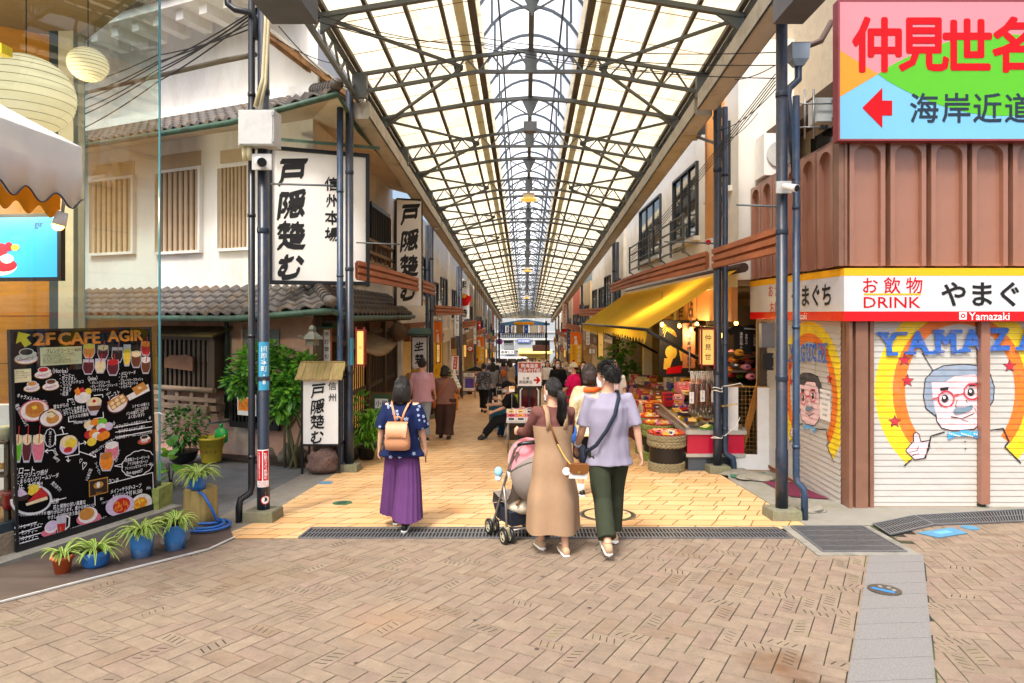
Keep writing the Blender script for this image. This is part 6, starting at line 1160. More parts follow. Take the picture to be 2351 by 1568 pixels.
for u in (1885,1895): mb.box(P(u,0,7.8).x,P(u+6,0,7.8).x,7.8,7.86,P(0,296,7.8).z,P(0,286,7.8).z)
tag(mb.build('cable_connectors'),'two small black connectors under the grey utility box','connector')
gbox(1749,742,1779,798,9.4,.12,'grey electricity meter box beside the side shutter',mat('meter_grey','6a6c70',.4),'meter_box','meter'); gbox(1753,811,1776,850,9.35,.1,'black electric meter under the grey meter box',mPLAST,'meter_box','meter')
def camera_unit(u,v,d,label,s=1):
 c=P(u,v,d); r=empty('security_camera',c,label,'security camera'); mb=MB(mGREYB); mb.cbox(c,(.16*s,.03,.13*s)); mb.build('bracket',r); mb=MB(mWHITE,True); mb.tube([c+V((-.02,-.05,.0)),c+V((.06*s,-.2,-.05))],[.035*s,.042*s],14); mb.build('housing',r); mb=MB(mPLAST,True); mb.tube([c+V((.06*s,-.2,-.05)),c+V((.062*s,-.204,-.051))],.036*s,14); mb.build('lens',r)
camera_unit(602,372,6.85,'white security camera below the grey box on the front left post',1.3); camera_unit(1799,430,6.95,'white security camera bracket on the front right post')
r=empty('junction_box',P(1590,300,11),'grey floodlight speaker box at the right gutter','junction box'); mb=MB(mat('box_cream','b9ae97',.6,var=.1)); c=P(1585,300,11.0); mb.cbox(c,(.3,.3,.26)); mb.build('case',r); mb=MB(mat('box_dark','4d4f4c',.5)); mb.cbox(c+V((.1,-.165,0)),(.22,.02,.22)); mb.build('grille',r); mb=MB(mSTEEL); mb.beam(c+V((.1,0,-.1)),P(1645,330,9.85),.04); mb.build('arm',r)
# address plate and sticker on the front left post
def curved_plate(name,label,cat,u0,v0,v1,wd,cols,post=(-2.84,6.98),rad=.0645,a0=-90,text=None):
 r=empty(name,P(u0,v1,6.9),label,cat); z1,z0=CH-(v0-CV)*6.93/K,CH-(v1-CV)*6.93/K; mb=MB(cols[0]); n=10; c=V((post[0],post[1],0)); aw=wd/rad
 def q(a,z,k=0): t=R(a0)+a; return c+V(((rad+k)*math.cos(t),(rad+k)*math.sin(t),z))
 mb.add([q(-aw/2+aw*i/n,z) for z in (z0,z1) for i in range(n+1)],[(i,i+1,i+n+2,i+n+1) for i in range(n)],True); mb.build('plate',r)
 def wrap(vs): return [q((x)/rad,z,.0012) for x,z in vs]
 return r,q,z0,z1,wrap
mPLT=mat('plate_blue','3d9fc4',.4,var=.1,dark='7a5a3a',dscale=6,damt=.3)
r,q,z0,z1,wrap=curved_plate('address_plate','pale blue street address plate on the front left post','address plate',612,785,896,.12,[mPLT],a0=-62)
mb=MB(mSIGN);
for i,ch in enumerate('田原本町・8'):
 vs,fs,(x0,x1,y0_b,y1_b)=text_geo(ch,.01); hz=.068; zc=z1-.075-.071*i; mb.add(wrap([((a-(x0+x1)/2)*hz,zc+(b-.35)*hz) for a,b in vs]),fs,False)
mb.build('lettering',r)
r,q,z0,z1,wrap=curved_plate('camera_sticker','red and white security camera sticker on the front left post','sticker',612,1032,1118,.14,[mSIGN],rad=.0675,a0=-75)
mb=MB(mRED); n=8; aw=.128/.0675
for a,b in ((-.5,-.04),(.04,.5)): mb.add([q(aw*(a+(b-a)*i/n),z,.0008) for z in (z0+.07,z1-.012) for i in range(n+1)],[(i,i+1,i+n+2,i+n+1) for i in range(n)],True)
mb.build('red_field',r); mb=MB(mSIGN)
for i,ch in enumerate('防犯カメラ監視中'): vs,fs,(x0,x1,ya,yb)=text_geo(ch,.02); mb.add(wrap([(.032+(a-(x0+x1)/2)*.038,z1-.055-.036*i+(b-.35)*.038+.001) for a,b in vs]),fs,False)
for i,ch in enumerate('防止犯罪監視器監視中방범카메라'): vs,fs,(x0,x1,ya,yb)=text_geo(ch,.01); mb.add(wrap([(-.036+(a-(x0+x1)/2)*.02,z1-.035-.0195*i+(b-.35)*.02) for a,b in vs]),fs,False)
mb.build('white_lettering',r); mb=MB(mRED)
for i,s_ in enumerate(('SECURITY','CAMERA','SURVEILLANCE')): vs,fs,(x0,x1,ya,yb)=text_geo(s_,.0); mb.add(wrap([((a-(x0+x1)/2)*.018,z0+.048-.019*i+b*.018) for a,b in vs]),fs,False)
mb.build('red_lettering',r)
r,q,z0,z1,wrap=curved_plate('round_sticker','round red no feeding sticker low on the front left post','sticker',620,1130,1165,.001,[mSIGN],rad=.0685,a0=-50)
mb=MB(mRED); ring=lambda k:[(k*math.cos(2*math.pi*i/20),(z0+z1)/2+k*math.sin(2*math.pi*i/20)) for i in range(20)]; mb.add(wrap(ring(.05)),[tuple(range(20))]); mb.m(mSIGN); mb.add([p+(p-V((-2.84,6.98,p.z)))*.01 for p in wrap(ring(.04))],[tuple(range(20))]); mb.m(mINK); mb.add([p+(p-V((-2.84,6.98,p.z)))*.02 for p in wrap([(-.015,(z0+z1)/2-.02),(.02,(z0+z1)/2-.01),(.0,(z0+z1)/2+.025)])],[(0,1,2)]); mb.build('symbol',r)
r,q,z0,z1,wrap=curved_plate('address_plate','pale blue street address plate on the second left post','address plate',810,800,890,.1,[mPLT],post=(-2.735,10.0),a0=-20)
# cream conduit on the front left post, brackets
mb=MB(mat('conduit_cream','c8bd98',.5)); p=P(600,0,6.85); mb.tube([P(612,-40,6.86),P(610,60,6.86),P(604,180,6.84),P(586,245,6.8)],.022,8); mb.tube([P(619,-40,6.86),P(617,60,6.86),P(610,190,6.84),P(596,250,6.8)],.018,8); tag(mb.build('cream_conduit'),'bundle of cream cable conduits strapped to the front left post','conduit')
mb=MB(mPIPK); mb.tube([P(520,-30,6.9),P(524,10,6.9),P(540,22,6.9),P(580,30,6.92),P(588,50,6.95),P(589,90,6.95)],.035,10); tag(mb.build('black_pipe_bend'),'black pipe bend joining the drainpipe at the top of the front left post','pipe')
for (u0,u1,v,d,lb_) in ((622,765,422,6.9,'thin horizontal bracket rod from the front left post'),(1690,1783,470,7.0,'thin horizontal bracket rod from the front right post'),(818,918,557,10,'thin horizontal bracket rod from the second left post'),(1525,1640,555,9.9,'thin horizontal bracket rod from the second right post')):
 mb=MB(mSTEEL); mb.tube([P(u0,v,d),P(u1,v+ (4 if u1>u0 else 0),d)],.012,6); tag(mb.build('bracket_rod'),lb_,'bracket')
# cables
bam=empty('bamboo_conduit',P(450,140,8),'bamboo coloured cable sleeve running to the front left post','conduit'); mb=MB(mat('bamboo_sleeve','5b5344',.6,var=.2)); mb.tube([P(200,212,11),P(360,175,9.6),P(500,142,8.2),P(585,125,7.1)],[.03,.035,.035,.03],8); mb.build('sleeve',bam)
for i,(va,vb) in enumerate(((235,18),(255,25),(268,22),(300,30),(222,45),(195,60))): cable([P(180,va,11),P(360,va*.62+vb*.1,9.3),P(590,vb,7)],.009,.04,'black overhead cable sweeping from the cafe to the front left post')
for i,(a,b) in enumerate((((590,60,7),(800,150,9.9)),((640,60,7),(815,210,9.9)),((700,40,7.5),(1085,95,9.2)),((690,20,7.5),(1110,105,9.6)),((640,20,7),(1100,120,9.8)))): cable([P(*a),P(*b)],.006,.1,'black overhead cable under the left roof edge')
for a,b in (((1090,95,9.2),(1780,150,7.1)),((1100,100,9.5),(1640,170,9.8)),((1095,85,9),(1790,120,7.1)),((1110,110,9.8),(1780,180,7.0)),((1640,175,9.8),(1780,150,7.1)),((1645,300,9.8),(1785,200,7.1)),((1640,330,9.9),(1740,260,9.9))): cable([P(*a),P(*b)],.006,.1,'black overhead cable slung across the arcade to the right posts')
for i in range(4): cable([P(1780,170+8*i,7.1),P(1450,580+6*i,17)],.006,.05,'black overhead cable running along the right row of posts')
# ---------------------------------------------------------------- souvenir shop under the yellow awning
XW=3.45
gs=empty('souvenir_shop',gp(4.8,15),'white two storey souvenir shop with open front under the yellow awning','building')
mWALLW=mat('wall_offwhite','dfdcd3',.85,var=.06,scale=2,dark='a79f90',dscale=1.2,damt=.35); mINT=mat('shop_interior','b9a686',.8,var=.15,scale=2); mCEIL=mat('shop_ceiling','8d7a60',.8)
SWl=Wall((XW,10.45),(XW,22.0))
mb=MB(mWALLW); mb.box(XW,7,10.45,22,2.3,6.2); mb.build('upper_wall',gs)
mb=MB(mINT); mb.box(6.6,6.8,10.45,22,-1.8,2.3); mb.box(XW+.4,6.6,21.8,22,-1.8,2.3); mb.box(XW+.3,6.6,10.42,10.5,-1.6,2.3); mb.build('inner_wall',gs)
mb=MB(mCEIL); mb.box(XW,6.6,10.5,21.8,2.2,2.3); mb.build('ceiling',gs); mb=MB(mat('shop_floor','6e6459',.6)); mb.prism([gp(x,y,-.03) for x,y in ((2.93,10.0),(6.6,10.0),(6.6,22),(2.93,22))],(0,0,.035)); mb.build('floor',gs)
sepbuild(lambda b,y:b.box(XW-.12,XW+.12,y,y+.22,gz(y)-.1,2.2),(14.3,18.2,21.7),'pillar',gs,mWALLW)
mb=MB(mat('fascia_tan','c88a4e',.5,var=.12,scale=2)); mb.box(XW-.1,XW,10.5,20.9,1.62,2.18); mb.build('fascia_board',gs); mb=MB(mat('fascia_letter','4a2416',.5)); FG_=Fc((XW-.1,0,0),(0,-1,0),(-1,0,0))
for i,ch in enumerate('丸福高橋名産店'): mb.text(ch,.5,FG_.M(-13.1+(-6+i)*.8,1.9,.006),.02,ay='m')
mb.build('fascia_lettering',gs)
mb=MB(mat('fascia_cream','e8d9ae',.7,var=.08)); mb.box(XW-.2,XW,10.5,21.2,2.18,2.45); mb.build('cream_band',gs)
def window(par,y0,y1,z0,z1,x=XW,n=3,rail=False,s=-1):
 fr_=MB(mat('window_frame_dark','2a2b2e',.4)); a=.05; o=x+s*.05
 def bx(mb,ya,yb,za,zb,d0=0,d1=.06): mb.box(min(x+s*d0,x+s*d1),max(x+s*d0,x+s*d1),ya,yb,za,zb)
 bx(fr_,y0-a,y0,z0-a,z1+a); bx(fr_,y1,y1+a,z0-a,z1+a); bx(fr_,y0,y1,z1,z1+a); bx(fr_,y0,y1,z0-a,z0)
 for i in range(1,n): y=y0+(y1-y0)*i/n; bx(fr_,y-.025,y+.025,z0,z1,0.0,.04)
 f=fr_.build('window',par); g=MB(mGLASSD); bx(g,y0,y1,z0,z1,.003,.012); g.build('pane',f)
 sl_=MB(mWALLW); bx(sl_,y0-.12,y1+.12,z0-.14,z0-a-.002,.0,.12); sl_.build('sill',f); return f
for y0,y1,z0,z1 in ((10.9,12.0,3.95,4.95),(12.9,14.9,3.35,4.75),(16.4,19.3,3.3,4.75)): window(gs,y0,y1,z0,z1)
def railing(y0,y1,z,label,x=XW):
 r=empty('balcony_rail',V((x-.3,(y0+y1)/2,z)),label,'railing'); mb=MB(mSTEEL)
 for k in range(4): mb.tube([V((x-.32,y0,z+.22*k)),V((x-.32,y1,z+.22*k))],.022,6)
 mb.build('rail',r); mb=MB(mSTEEL)
 for y in (y0+.1,(y0+y1)/2,y1-.1): mb.box(x-.345,x-.3,y-.02,y+.02,z-.1,z+.7)
 for y in (y0+.1,y1-.1): mb.beam(V((x-.32,y,z-.05)),V((x,y,z-.3)),.03)
 mb.build('bracket',r)
railing(12.7,15.1,3.05,'dark steel window rail above the near end of the yellow awning'); railing(16.2,19.5,3.05,'dark steel window rail above the far end of the yellow awning')
ac=empty('air_conditioner',V((XW-.2,10.6,3.8)),'air conditioner unit high on the white wall by the brown panels','air conditioner'); mb=MB(mWHITE); mb.box(XW+.25,XW+.7,10.0,10.4,3.9,4.55); mb.build('case',ac); mb=MB(mGREYB,True); mb.tube([V((XW+.48,9.99,4.22)),V((XW+.48,9.97,4.22))],.2,22); mb.build('fan_grille',ac)
# tall orange shop sign with black characters standing off the wall
ts=empty('hanging_sign',V((3.2,11.3,2.9)),'tall orange vertical sign with black characters behind the second right post','sign'); a=P(1624,210,11.2); b=P(1690,562,11.2); M=facing(V(((a.x+b.x)/2,11.2,(a.z+b.z)/2))); w_=b.x-a.x;h_=a.z-b.z
mb=MB(mat('sign_ochre','c98a46',.5,var=.12,scale=2)); fbox(mb,M,-w_/2,w_/2,-h_/2,h_/2,-.15,0); mb.build('panel',ts); mb=MB(mINK); mb.vtext('かまぼこ',.42,M@Matrix.Translation(V((.06,.1,0))),1.2,.03,z=.004); mb.m(mRED); mb.text('製',.2,M@Matrix.Translation(V((.1,-1.2,0))),.01,z=.004); mb.build('lettering',ts); mb=MB(mat('fish_white','d9d3c6',.5,var=.3,scale=20)); fdisc(mb,M,-.05,-h_/2+.02,.27,.1,.02,24,R(-5)); fpoly(mb,M,[(.18,-h_/2+.02),(.34,-h_/2+.12),(.32,-h_/2-.1)],.02); mb.m(mRED); fdisc(mb,M,-.24,-h_/2+.04,.05,.045,.024); mb.build('fish_emblem',ts)
# yellow awning
aw=empty('yellow_awning',V((2.6,15.5,1.9)),'big yellow retractable awning with scalloped valance over the souvenir shop','awning'); mAWY=mat('awning_cloth','fcd84c',.95,spec=.1,var=.06,scale=1.5,dark='dcb55c',dscale=.9,damt=.3,trans=.72,stretch=(3,.6,1))
for y0,y1,za,zb in ((10.0,15.45,2.44,1.50),(15.52,21.2,2.42,1.42)):
 mb=MB(mAWY,True); n=16; m=8; vs=[]
 for i in range(n+1):
  for j in range(m+1):
   f=j/m; y=y0+(y1-y0)*i/n; vs.append(V((XW-.15-(1.42)*f,y,za+(zb-za)*f-.05*math.sin(math.pi*f)*math.sin(math.pi*i/n)+.006*math.sin(i*2.1+j))))
 mb.add(vs,[(i*(m+1)+j,(i+1)*(m+1)+j,(i+1)*(m+1)+j+1,i*(m+1)+j+1) for i in range(n) for j in range(m)],True); mb.build('cloth',aw)
 mb=MB(mAWY); st=int((y1-y0)/.3)*10; vs=[];xx=XW-.15-1.42
 for i in range(st+1):
  y=y0+(y1-y0)*i/st; ph=(i/10)%1; zz=zb-.17-.05*math.sin(math.pi*ph)+(.03 if ph<.06 or ph>.94 else 0); vs+=[V((xx,y,zb)),V((xx-.012-.02*math.sin(i*.63),y,zz))]
 mb.add(vs,[(2*i,2*i+1,2*i+3,2*i+2) for i in range(st)],True); mb.build('valance',aw)
mb=MB(mPLAST); mb.tube([V((XW-.15-1.42,9.95,1.5)),V((XW-.15-1.42,21.25,1.42))],.025,8); mb.build('front_bar',aw)
for y in (10.05,15.45,21.1):
 mb=MB(mPLAST); mb.tube([V((XW-1.55,y,1.48)),V((2.75,y+.5,1.05)),V((XW-.1,y+1.0,.75))],.03,8); mb.build('arm',aw)
mb=MB(mat('roller_dark','3f2a20',.6)); mb.tube([V((XW-.1,9.9,2.46)),V((XW-.1,21.3,2.44))],.075,10); mb.build('roller',aw)
# inner signs and hanging goods
plank('wall_sign','tall brown wooden sign with black characters standing in the shop front',1568,742,1596,845,12.6,'㊥丸福高橋名産店',off=.014,col=mat('sign_brown','8a5128',.55,var=.25,scale=3,stretch=(4,1,.4)),fr_=None)
mTEE=mat('tee_black','15151a',.85,var=.2);
def tee(u,v,d,w_,h_,label,motif,rz=0):
 c=P(u,v,d); M=facing(c,rz); r=empty('hanging_shirt',c,label,'T-shirt'); mb=MB(mTEE); pts=[(-.5,.3),(-.24,.5),(-.1,.5),(0,.44),(.1,.5),(.24,.5),(.5,.3),(.38,.14),(.28,.22),(.27,-.5),(-.27,-.5),(-.28,.22),(-.38,.14)]; mb.prism([M@V((x*w_,y*h_,0)) for x,y in pts],(0,.03,0)); mb.build('cloth',r); mb=MB(mSIGN); mb.vtext(motif[:5],h_*.11,M@Matrix.Translation(V((-.06*w_,-.02*h_,0))),1.05,.006,z=.006);
 if len(motif)>5: mb.vtext(motif[5:],h_*.09,M@Matrix.Translation(V((.1*w_,.02*h_,0))),1.05,.005,z=.006)
 mb.build('print',r)
tee(1622,772,11.8,.5,.42,'black T-shirt hung on the rail left of the second right post','温泉熱海日和'); tee(1706,780,11.0,.55,.5,'black T-shirt with white characters hung right of the second right post','温泉日和ん金持ちの'); tee(1735,776,11.2,.42,.46,'black T-shirt with white letters farthest right in the shop','だら温泉湯の町')
tp_=empty('noren_cloth',P(1555,820,13.2),'black cloth printed with yellow line figures hanging in the shop','cloth'); M=facing(P(1552,800,13.2)); mb=MB(mTEE); fbox(mb,M,-.34,.34,-.58,.58,-.02,0); mb.build('cloth',tp_); mb=MB(mat('print_yellow','d8b23c',.6));
for k in range(7): fline(mb,M,[(-.3+.03*k+.12*math.cos(t),.36-.02*k+.16*math.sin(t)) for t in [i*.35 for i in range(4+k)]],.012,.003)
fdisc(mb,M,-.1,-.08,.12,.14,.003); fpoly(mb,M,[(.06,-.02),(.26,0),(.24,-.22),(.1,-.26)],.0035); fpoly(mb,M,[(-.24,-.2),(-.06,-.2),(-.14,-.44),(-.26,-.42)],.0035); mb.m(mRED); fpoly(mb,M,[(-.18,-.4),(.14,-.34),(.1,-.5),(-.2,-.52)],.0038); mb.build('print',tp_)
# rail, bulbs
rl=empty('hanging_rail',P(1690,748,10.8),'thin metal rail for shirts across the shop front','rail'); mb=MB(mMETAL); mb.tube([P(1590,748,11.9),P(1740,756,10.8)],.015,6); mb.tube([P(1655,700,9.95),P(1655,890,9.95)],.012,6); mb.build('tube',rl)
for i,(u,v,d) in enumerate(((1520,745,13),(1560,748,13),(1587,757,12.5),(1655,770,11.5),(1600,745,12),(1690,742,11.2))):
 r=empty('hanging_bulb',P(u,v,d),'small warm lamp hanging inside the souvenir shop','lamp','warm lamps inside the souvenir shop'); c=P(u,v,d); mb=MB(mBULB,True); mb.ell(c,(.035,.035,.045),10,8); mb.build('bulb',r); mb=MB(mBLACK,True); mb.lathe([(.02,.04),(.035,.05),(.02,.11)],c,10); mb.tube([c+V((0,0,.1)),V((c.x,c.y,2.2))],.005,5); mb.build('cord',r)
 if i%2==0:
  l=bpy.data.lights.new('bulb_light','POINT'); l.energy=14; l.color=(1,.72,.4); l.shadow_soft_size=.05; lo=bpy.data.objects.new('bulb_light',l); lo.location=c+V((0,-.1,-.1)); C.objects.link(lo)
# counters and packed goods
def gr(x,y): return gp(x,y)
cols=['c8232c','e8b02a','f0e2c0','2f4fa8','e88aa0','6fae3a','efeae2','8a4a22','e36a1c','d84a78','3a3a44','f6d94a']
mPK_=[mat('pack_%s'%c,c,.35,var=.12,scale=9,coat=.3) for c in cols]
mPRN=[mat('print_%d'%i,c,.4,var=.05) for i,c in enumerate(('f4f0e4','b3161f','f2c21c','22345e'))]
def pack(c,sx,sy,sz,i,rz,label,tilt=0,name='souvenir_box',cat='package'):
 r=empty(name,c,label,cat,'packaged souvenirs on the shop displays'); M=Matrix.Translation(c)@Matrix.Rotation(rz,4,'Z')@Matrix.Rotation(tilt,4,'X'); mb=MB(mPK_[i]); t=mb.T; mb.T=M; mb.box(-sx/2,sx/2,-sy/2,sy/2,0,sz); mb.T=None; mb.build('carton',r)
 mb=MB(mPRN[(i+rnd.randint(0,3))%4]); mb.T=M; mb.box(-sx*.3,sx*.32,-sy/2-.0015,-sy/2-.0002,sz*.25,sz*.8); mb.box(-sx*.35,sx*.35,-sy*.3,sy*.25,sz+.0002,sz+.0015); mb.m(mPRN[(i+1)%4]); mb.box(-sx*.2,sx*.1,-sy/2-.003,-sy/2-.0016,sz*.4,sz*.62); mb.box(-sx*.2,sx*.25,-sy*.12,sy*.05,sz+.0016,sz+.003); mb.T=None; mb.build('label_print',r); return r
cn={0:'red',1:'amber',2:'cream',3:'blue',4:'pink',5:'green',6:'white',7:'brown',8:'orange',9:'magenta',10:'black',11:'yellow'}
ct=empty('display_table',gr(2.75,14.5),'long stepped display table crowded with souvenirs in front of the shop','display table'); mb=MB(mat('table_wood','7d6043',.6,var=.2)); steps=[(2.25,2.62,.64),(2.62,2.98,.84),(2.98,3.35,1.06)]
for x0,x1,h in steps: mb.add([gp(x,y,z) for z in (h-.04,h) for x,y in ((x0,12.3),(x1,12.3),(x1,19.5),(x0,19.5))],[(3,2,1,0),(4,5,6,7),(0,1,5,4),(1,2,6,5),(2,3,7,6),(3,0,4,7)])
mb.build('table_top',ct); mb=MB(mat('table_skirt','5b2a22',.8,var=.2)); mb.add([gp(x,y,z) for z in (0,.58) for x,y in ((2.3,12.35),(3.3,12.35),(3.3,19.4),(2.3,19.4))],[(0,1,5,4),(1,2,6,5),(2,3,7,6),(3,0,4,7)]); mb.build('skirt',ct)
for k,(x0,x1,h) in enumerate(steps):
 y=12.35
 while y<19.2:
  for xx in ((x0+.1,x0+.28) if k<2 else (x0+.12,x0+.3)):
   n=rnd.choice((1,1,2,3)); i=rnd.choice((0,0,1,2,4,6,7,8,9,11,5,3)); sx=rnd.uniform(.15,.24); sy=rnd.uniform(.14,.26); z=h
   for q in range(n): sz=rnd.uniform(.04,.1); pack(gp(xx,y,z),sx,sy,sz,i,rnd.uniform(-.2,.2),'%s packaged souvenir lying on the long display table'%cn[i],name='souvenir_box'); z+=sz+.002
  y+=rnd.uniform(.24,.36)+.012*(y-12)
bt_=empty('display_stand',gp(3.6,13.5),'stacked shelf of red and orange gift boxes by the shop pillar','shelf'); mb=MB(mat('shelf_steel','5d5a54',.5));
for z in (.9,1.18): mb.add([gp(x,y,zz) for zz in (z-.02,z) for x,y in ((3.2,13.0),(4.2,13.0),(4.2,13.6),(3.2,13.6))],[(3,2,1,0),(4,5,6,7),(0,1,5,4),(1,2,6,5),(2,3,7,6),(3,0,4,7)])
mb.build('shelf_board',bt_)
for i in range(5):
 for j in range(3): pack(gp(3.25+.17*i,13.12,1.0-.05+.125*j+.02),.16,.2,.12,(0,8,1)[(j+i)%3],0,'%s gift box in the stacked display by the shop pillar'%cn[(0,8,1)[(j+i)%3]])
for i in range(12): pack(gp(2.75+.12*(i%4)+.1,11.9+.16*(i//4),.75+.03*(i%3)),.1,.14,.05,(3,3,6,11)[i%4],rnd.uniform(-.5,.5),'%s packet in the tilted tray behind the freezer'%cn[(3,3,6,11)[i%4]],tilt=R(-30))
for i in range(26): pack(gp(4.0+rnd.uniform(0,1.6),12.2+rnd.uniform(0,4.5),.9+rnd.choice((0,.25,.5,.8))),.18,.15,.14,rnd.randint(0,11),rnd.uniform(-.5,.5),'coloured souvenir package on the shelves inside the shop')
ish=empty('inner_shelves',gp(4.8,14.5),'dim shelves of goods inside the souvenir shop','shelf'); mb=MB(mWOODD)
for z in (.88,1.13,1.38,1.68): mb.add([gp(x,y,zz) for zz in (z-.02,z) for x,y in ((3.9,12.0),(5.7,12.0),(5.7,17),(3.9,17))],[(3,2,1,0),(4,5,6,7),(0,1,5,4),(1,2,6,5),(2,3,7,6),(3,0,4,7)])
mb.build('board',ish); mb=MB(mWOODD);
for x in (3.92,5.68):
 for y in (12.05,16.95): mb.box(x-.02,x+.02,y-.02,y+.02,gz(y),gz(y)+1.7)
mb.build('upright',ish)
# right hand display of cushions and toys behind the white panel
for i in range(34):
 u=rnd.uniform(1668,1742); v=rnd.uniform(795,875); d=rnd.uniform(10.9,12.3); i_=rnd.choice((1,4,8,9,5,0,10,2)); c=P(u,v,d); mb=MB(mPK_[i_],True); mb.ell(c,(.085,.07,.06),14,8); mb.m(mPRN[rnd.randint(0,3)]); mb.ell(c+V((0,-.05,.01)),(.04,.03,.02),10,6); tag(mb.build('plush_toy'),'%s plush souvenir heaped behind the white panel'%cn[i_],'toy','plush souvenirs behind the white panel')
hsh=empty('dark_shelf',P(1700,860,12),'dark tiered stand holding plush souvenirs behind the white panel','shelf'); mb=MB(mWOODD);
for v in (812,845,880): mb.box(3.55,4.6,11.0,12.4,P(0,v,11.6).z-.03,P(0,v,11.6).z)
mb.box(3.5,4.7,12.45,12.5,gz(12),1.9); mb.build('board',hsh)
# barrels of goods
mROPE=mat('rope_olive','8d8464',.8,var=.2,scale=20); mROPG=mat('rope_green','7f8a45',.8,var=.2,scale=20); mBAR=mat('barrel_black','0f0d0e',.45,var=.3,scale=3); mTRAY=mat('tray_red','c01d1c',.3,var=.08,coat=.3)
def barrel(u,v,d,r,h,label,rope,seed):
 c=gp((u-CX)*d/K,d); ro=empty('barrel',c,label,'barrel'); mb=MB(mBAR,True); mb.lathe([(r*.86,.01),(r*.9,h*.3),(r*.93,h*.7),(r*.95,h*.93)],c,32); mb.build('tub',ro)
 def braid(z,hh,rr,n=26):
  mb=MB(rope,True)
  for s in (0,1):
   for i in range(n):
    a=2*math.pi*(i+.5*s)/n; z0=z+(0 if s else hh*.5); z1=z+(hh*.5 if s else hh); a1=a+(2*math.pi/n)*(1.15)*(1 if s else 1); p=c+V((rr*math.cos(a),rr*math.sin(a),(z0 if s else z1))); q=c+V((rr*math.cos(a1),rr*math.sin(a1),(z1 if s else z0))); mb.tube([p+(p-q)*.25,(p+q)/2+V(((p.x+q.x)/2-c.x,(p.y+q.y)/2-c.y,0)).normalized()*.012,q+(q-p)*.25],[hh*.14,hh*.3,hh*.14],7)
  mb.build('rope_band',ro)
 for z,hh in ((.0,h*.085),(h*.08,h*.085),(h*.16,h*.085),(h*.67,h*.13),(h*.82,h*.13)): braid(z,hh,r*(.9+.07*z/h))
 mb=MB(mTRAY,True); mb.lathe([(r*.9,h*.93),(r*1.02,h*1.0),(r*1.03,h*1.01),(r*.98,h*1.0),(r*.9,h*.95),(r*.02,h*.94)],c,32,cap=False); mb.build('tray',ro)
 q=random.Random(seed)
 for i in range(12):
  a=q.uniform(0,6.28); k=q.uniform(.1,.65); i_=q.choice((6,4,1,11,2,8)); pack(c+V((r*k*math.cos(a),r*k*math.sin(a),h*.96)),.09,.12,.035,i_,q.uniform(0,3),'%s sweet packet in the red tray of a barrel'%cn[i_],tilt=q.uniform(-.5,.5))
barrel(1530,1060,10.05,.29,.60,'black barrel wrapped with olive rope and topped by a red tray, nearest',mROPE,1); barrel(1512,1010,11.0,.27,.66,'rope wrapped barrel with red tray behind the nearest barrel',mROPG,2); barrel(1492,1000,11.9,.27,.7,'rope wrapped barrel with red tray, third from the front',mROPG,3)
# freezer chest
fz_=empty('freezer_chest',gp(3.0,10.8),'red and grey freezer chest with sliding lid at the shop front','freezer'); X0,X1,Y0f,Y1f=2.50,3.38,9.98,12.1; g0=gz(9.98)
def sbox(mb,x0,x1,y0,y1,z0,z1): return mb.box(x0,x1,y0,y1,g0+z0,g0+z1)
mb=MB(mat('freezer_red','b8143a',.3,var=.06,coat=.3)); sbox(mb,X0,X1,Y0f,Y1f,.26,.57); mb.build('body',fz_); mb=MB(mat('freezer_grey','4a545f',.4,var=.08)); sbox(mb,X0+.02,X1-.02,Y0f+.02,Y1f-.02,-.12,.24); mb.build('plinth',fz_); mb=MB(mat('freezer_trim','bfc0bb',.35,metal=.4)); sbox(mb,X0-.02,X1+.02,Y0f-.02,Y1f+.02,.22,.27); sbox(mb,X0-.03,X0+.04,Y0f-.03,Y1f+.03,.57,.63); sbox(mb,X1-.04,X1+.03,Y0f-.03,Y1f+.03,.57,.63); sbox(mb,X0+.04,X1-.04,Y0f-.03,Y0f+.05,.57,.63); sbox(mb,X0+.04,X1-.04,Y1f-.05,Y1f+.03,.57,.63); mb.build('trim',fz_)
mb=MB(mPLAST);
for k in range(8): sbox(mb,X0+.3,X0+.7,Y0f+.014,Y0f+.02,.02+.022*k,.03+.022*k)
mb.build('vent',fz_); mb=MB(mat('freezer_inside','8f9597',.5)); sbox(mb,X0+.04,X1-.04,Y0f+.05,Y1f-.05,.572,.58); mb.build('well',fz_); mb=MB(mMETAL); mb.beam(V((X0,Y0f,g0+.64)),V((X0+.02,Y1f,g0+.70)),.05,.09); mb.beam(V((X1,Y0f,g0+.64)),V((X1-.02,Y1f,g0+.70)),.05,.06); mb.build('canopy_rail',fz_)
for i in range(22): i_=rnd.choice((6,1,0,10,5,3,7)); pack(V((rnd.uniform(X0+.15,X1-.15),rnd.uniform(10.2,11.9),g0+.585+rnd.uniform(0,.12))),.13,.17,.05,i_,rnd.uniform(0,3),'%s frozen packet in the red freezer chest'%cn[i_],tilt=rnd.uniform(-.3,.3))
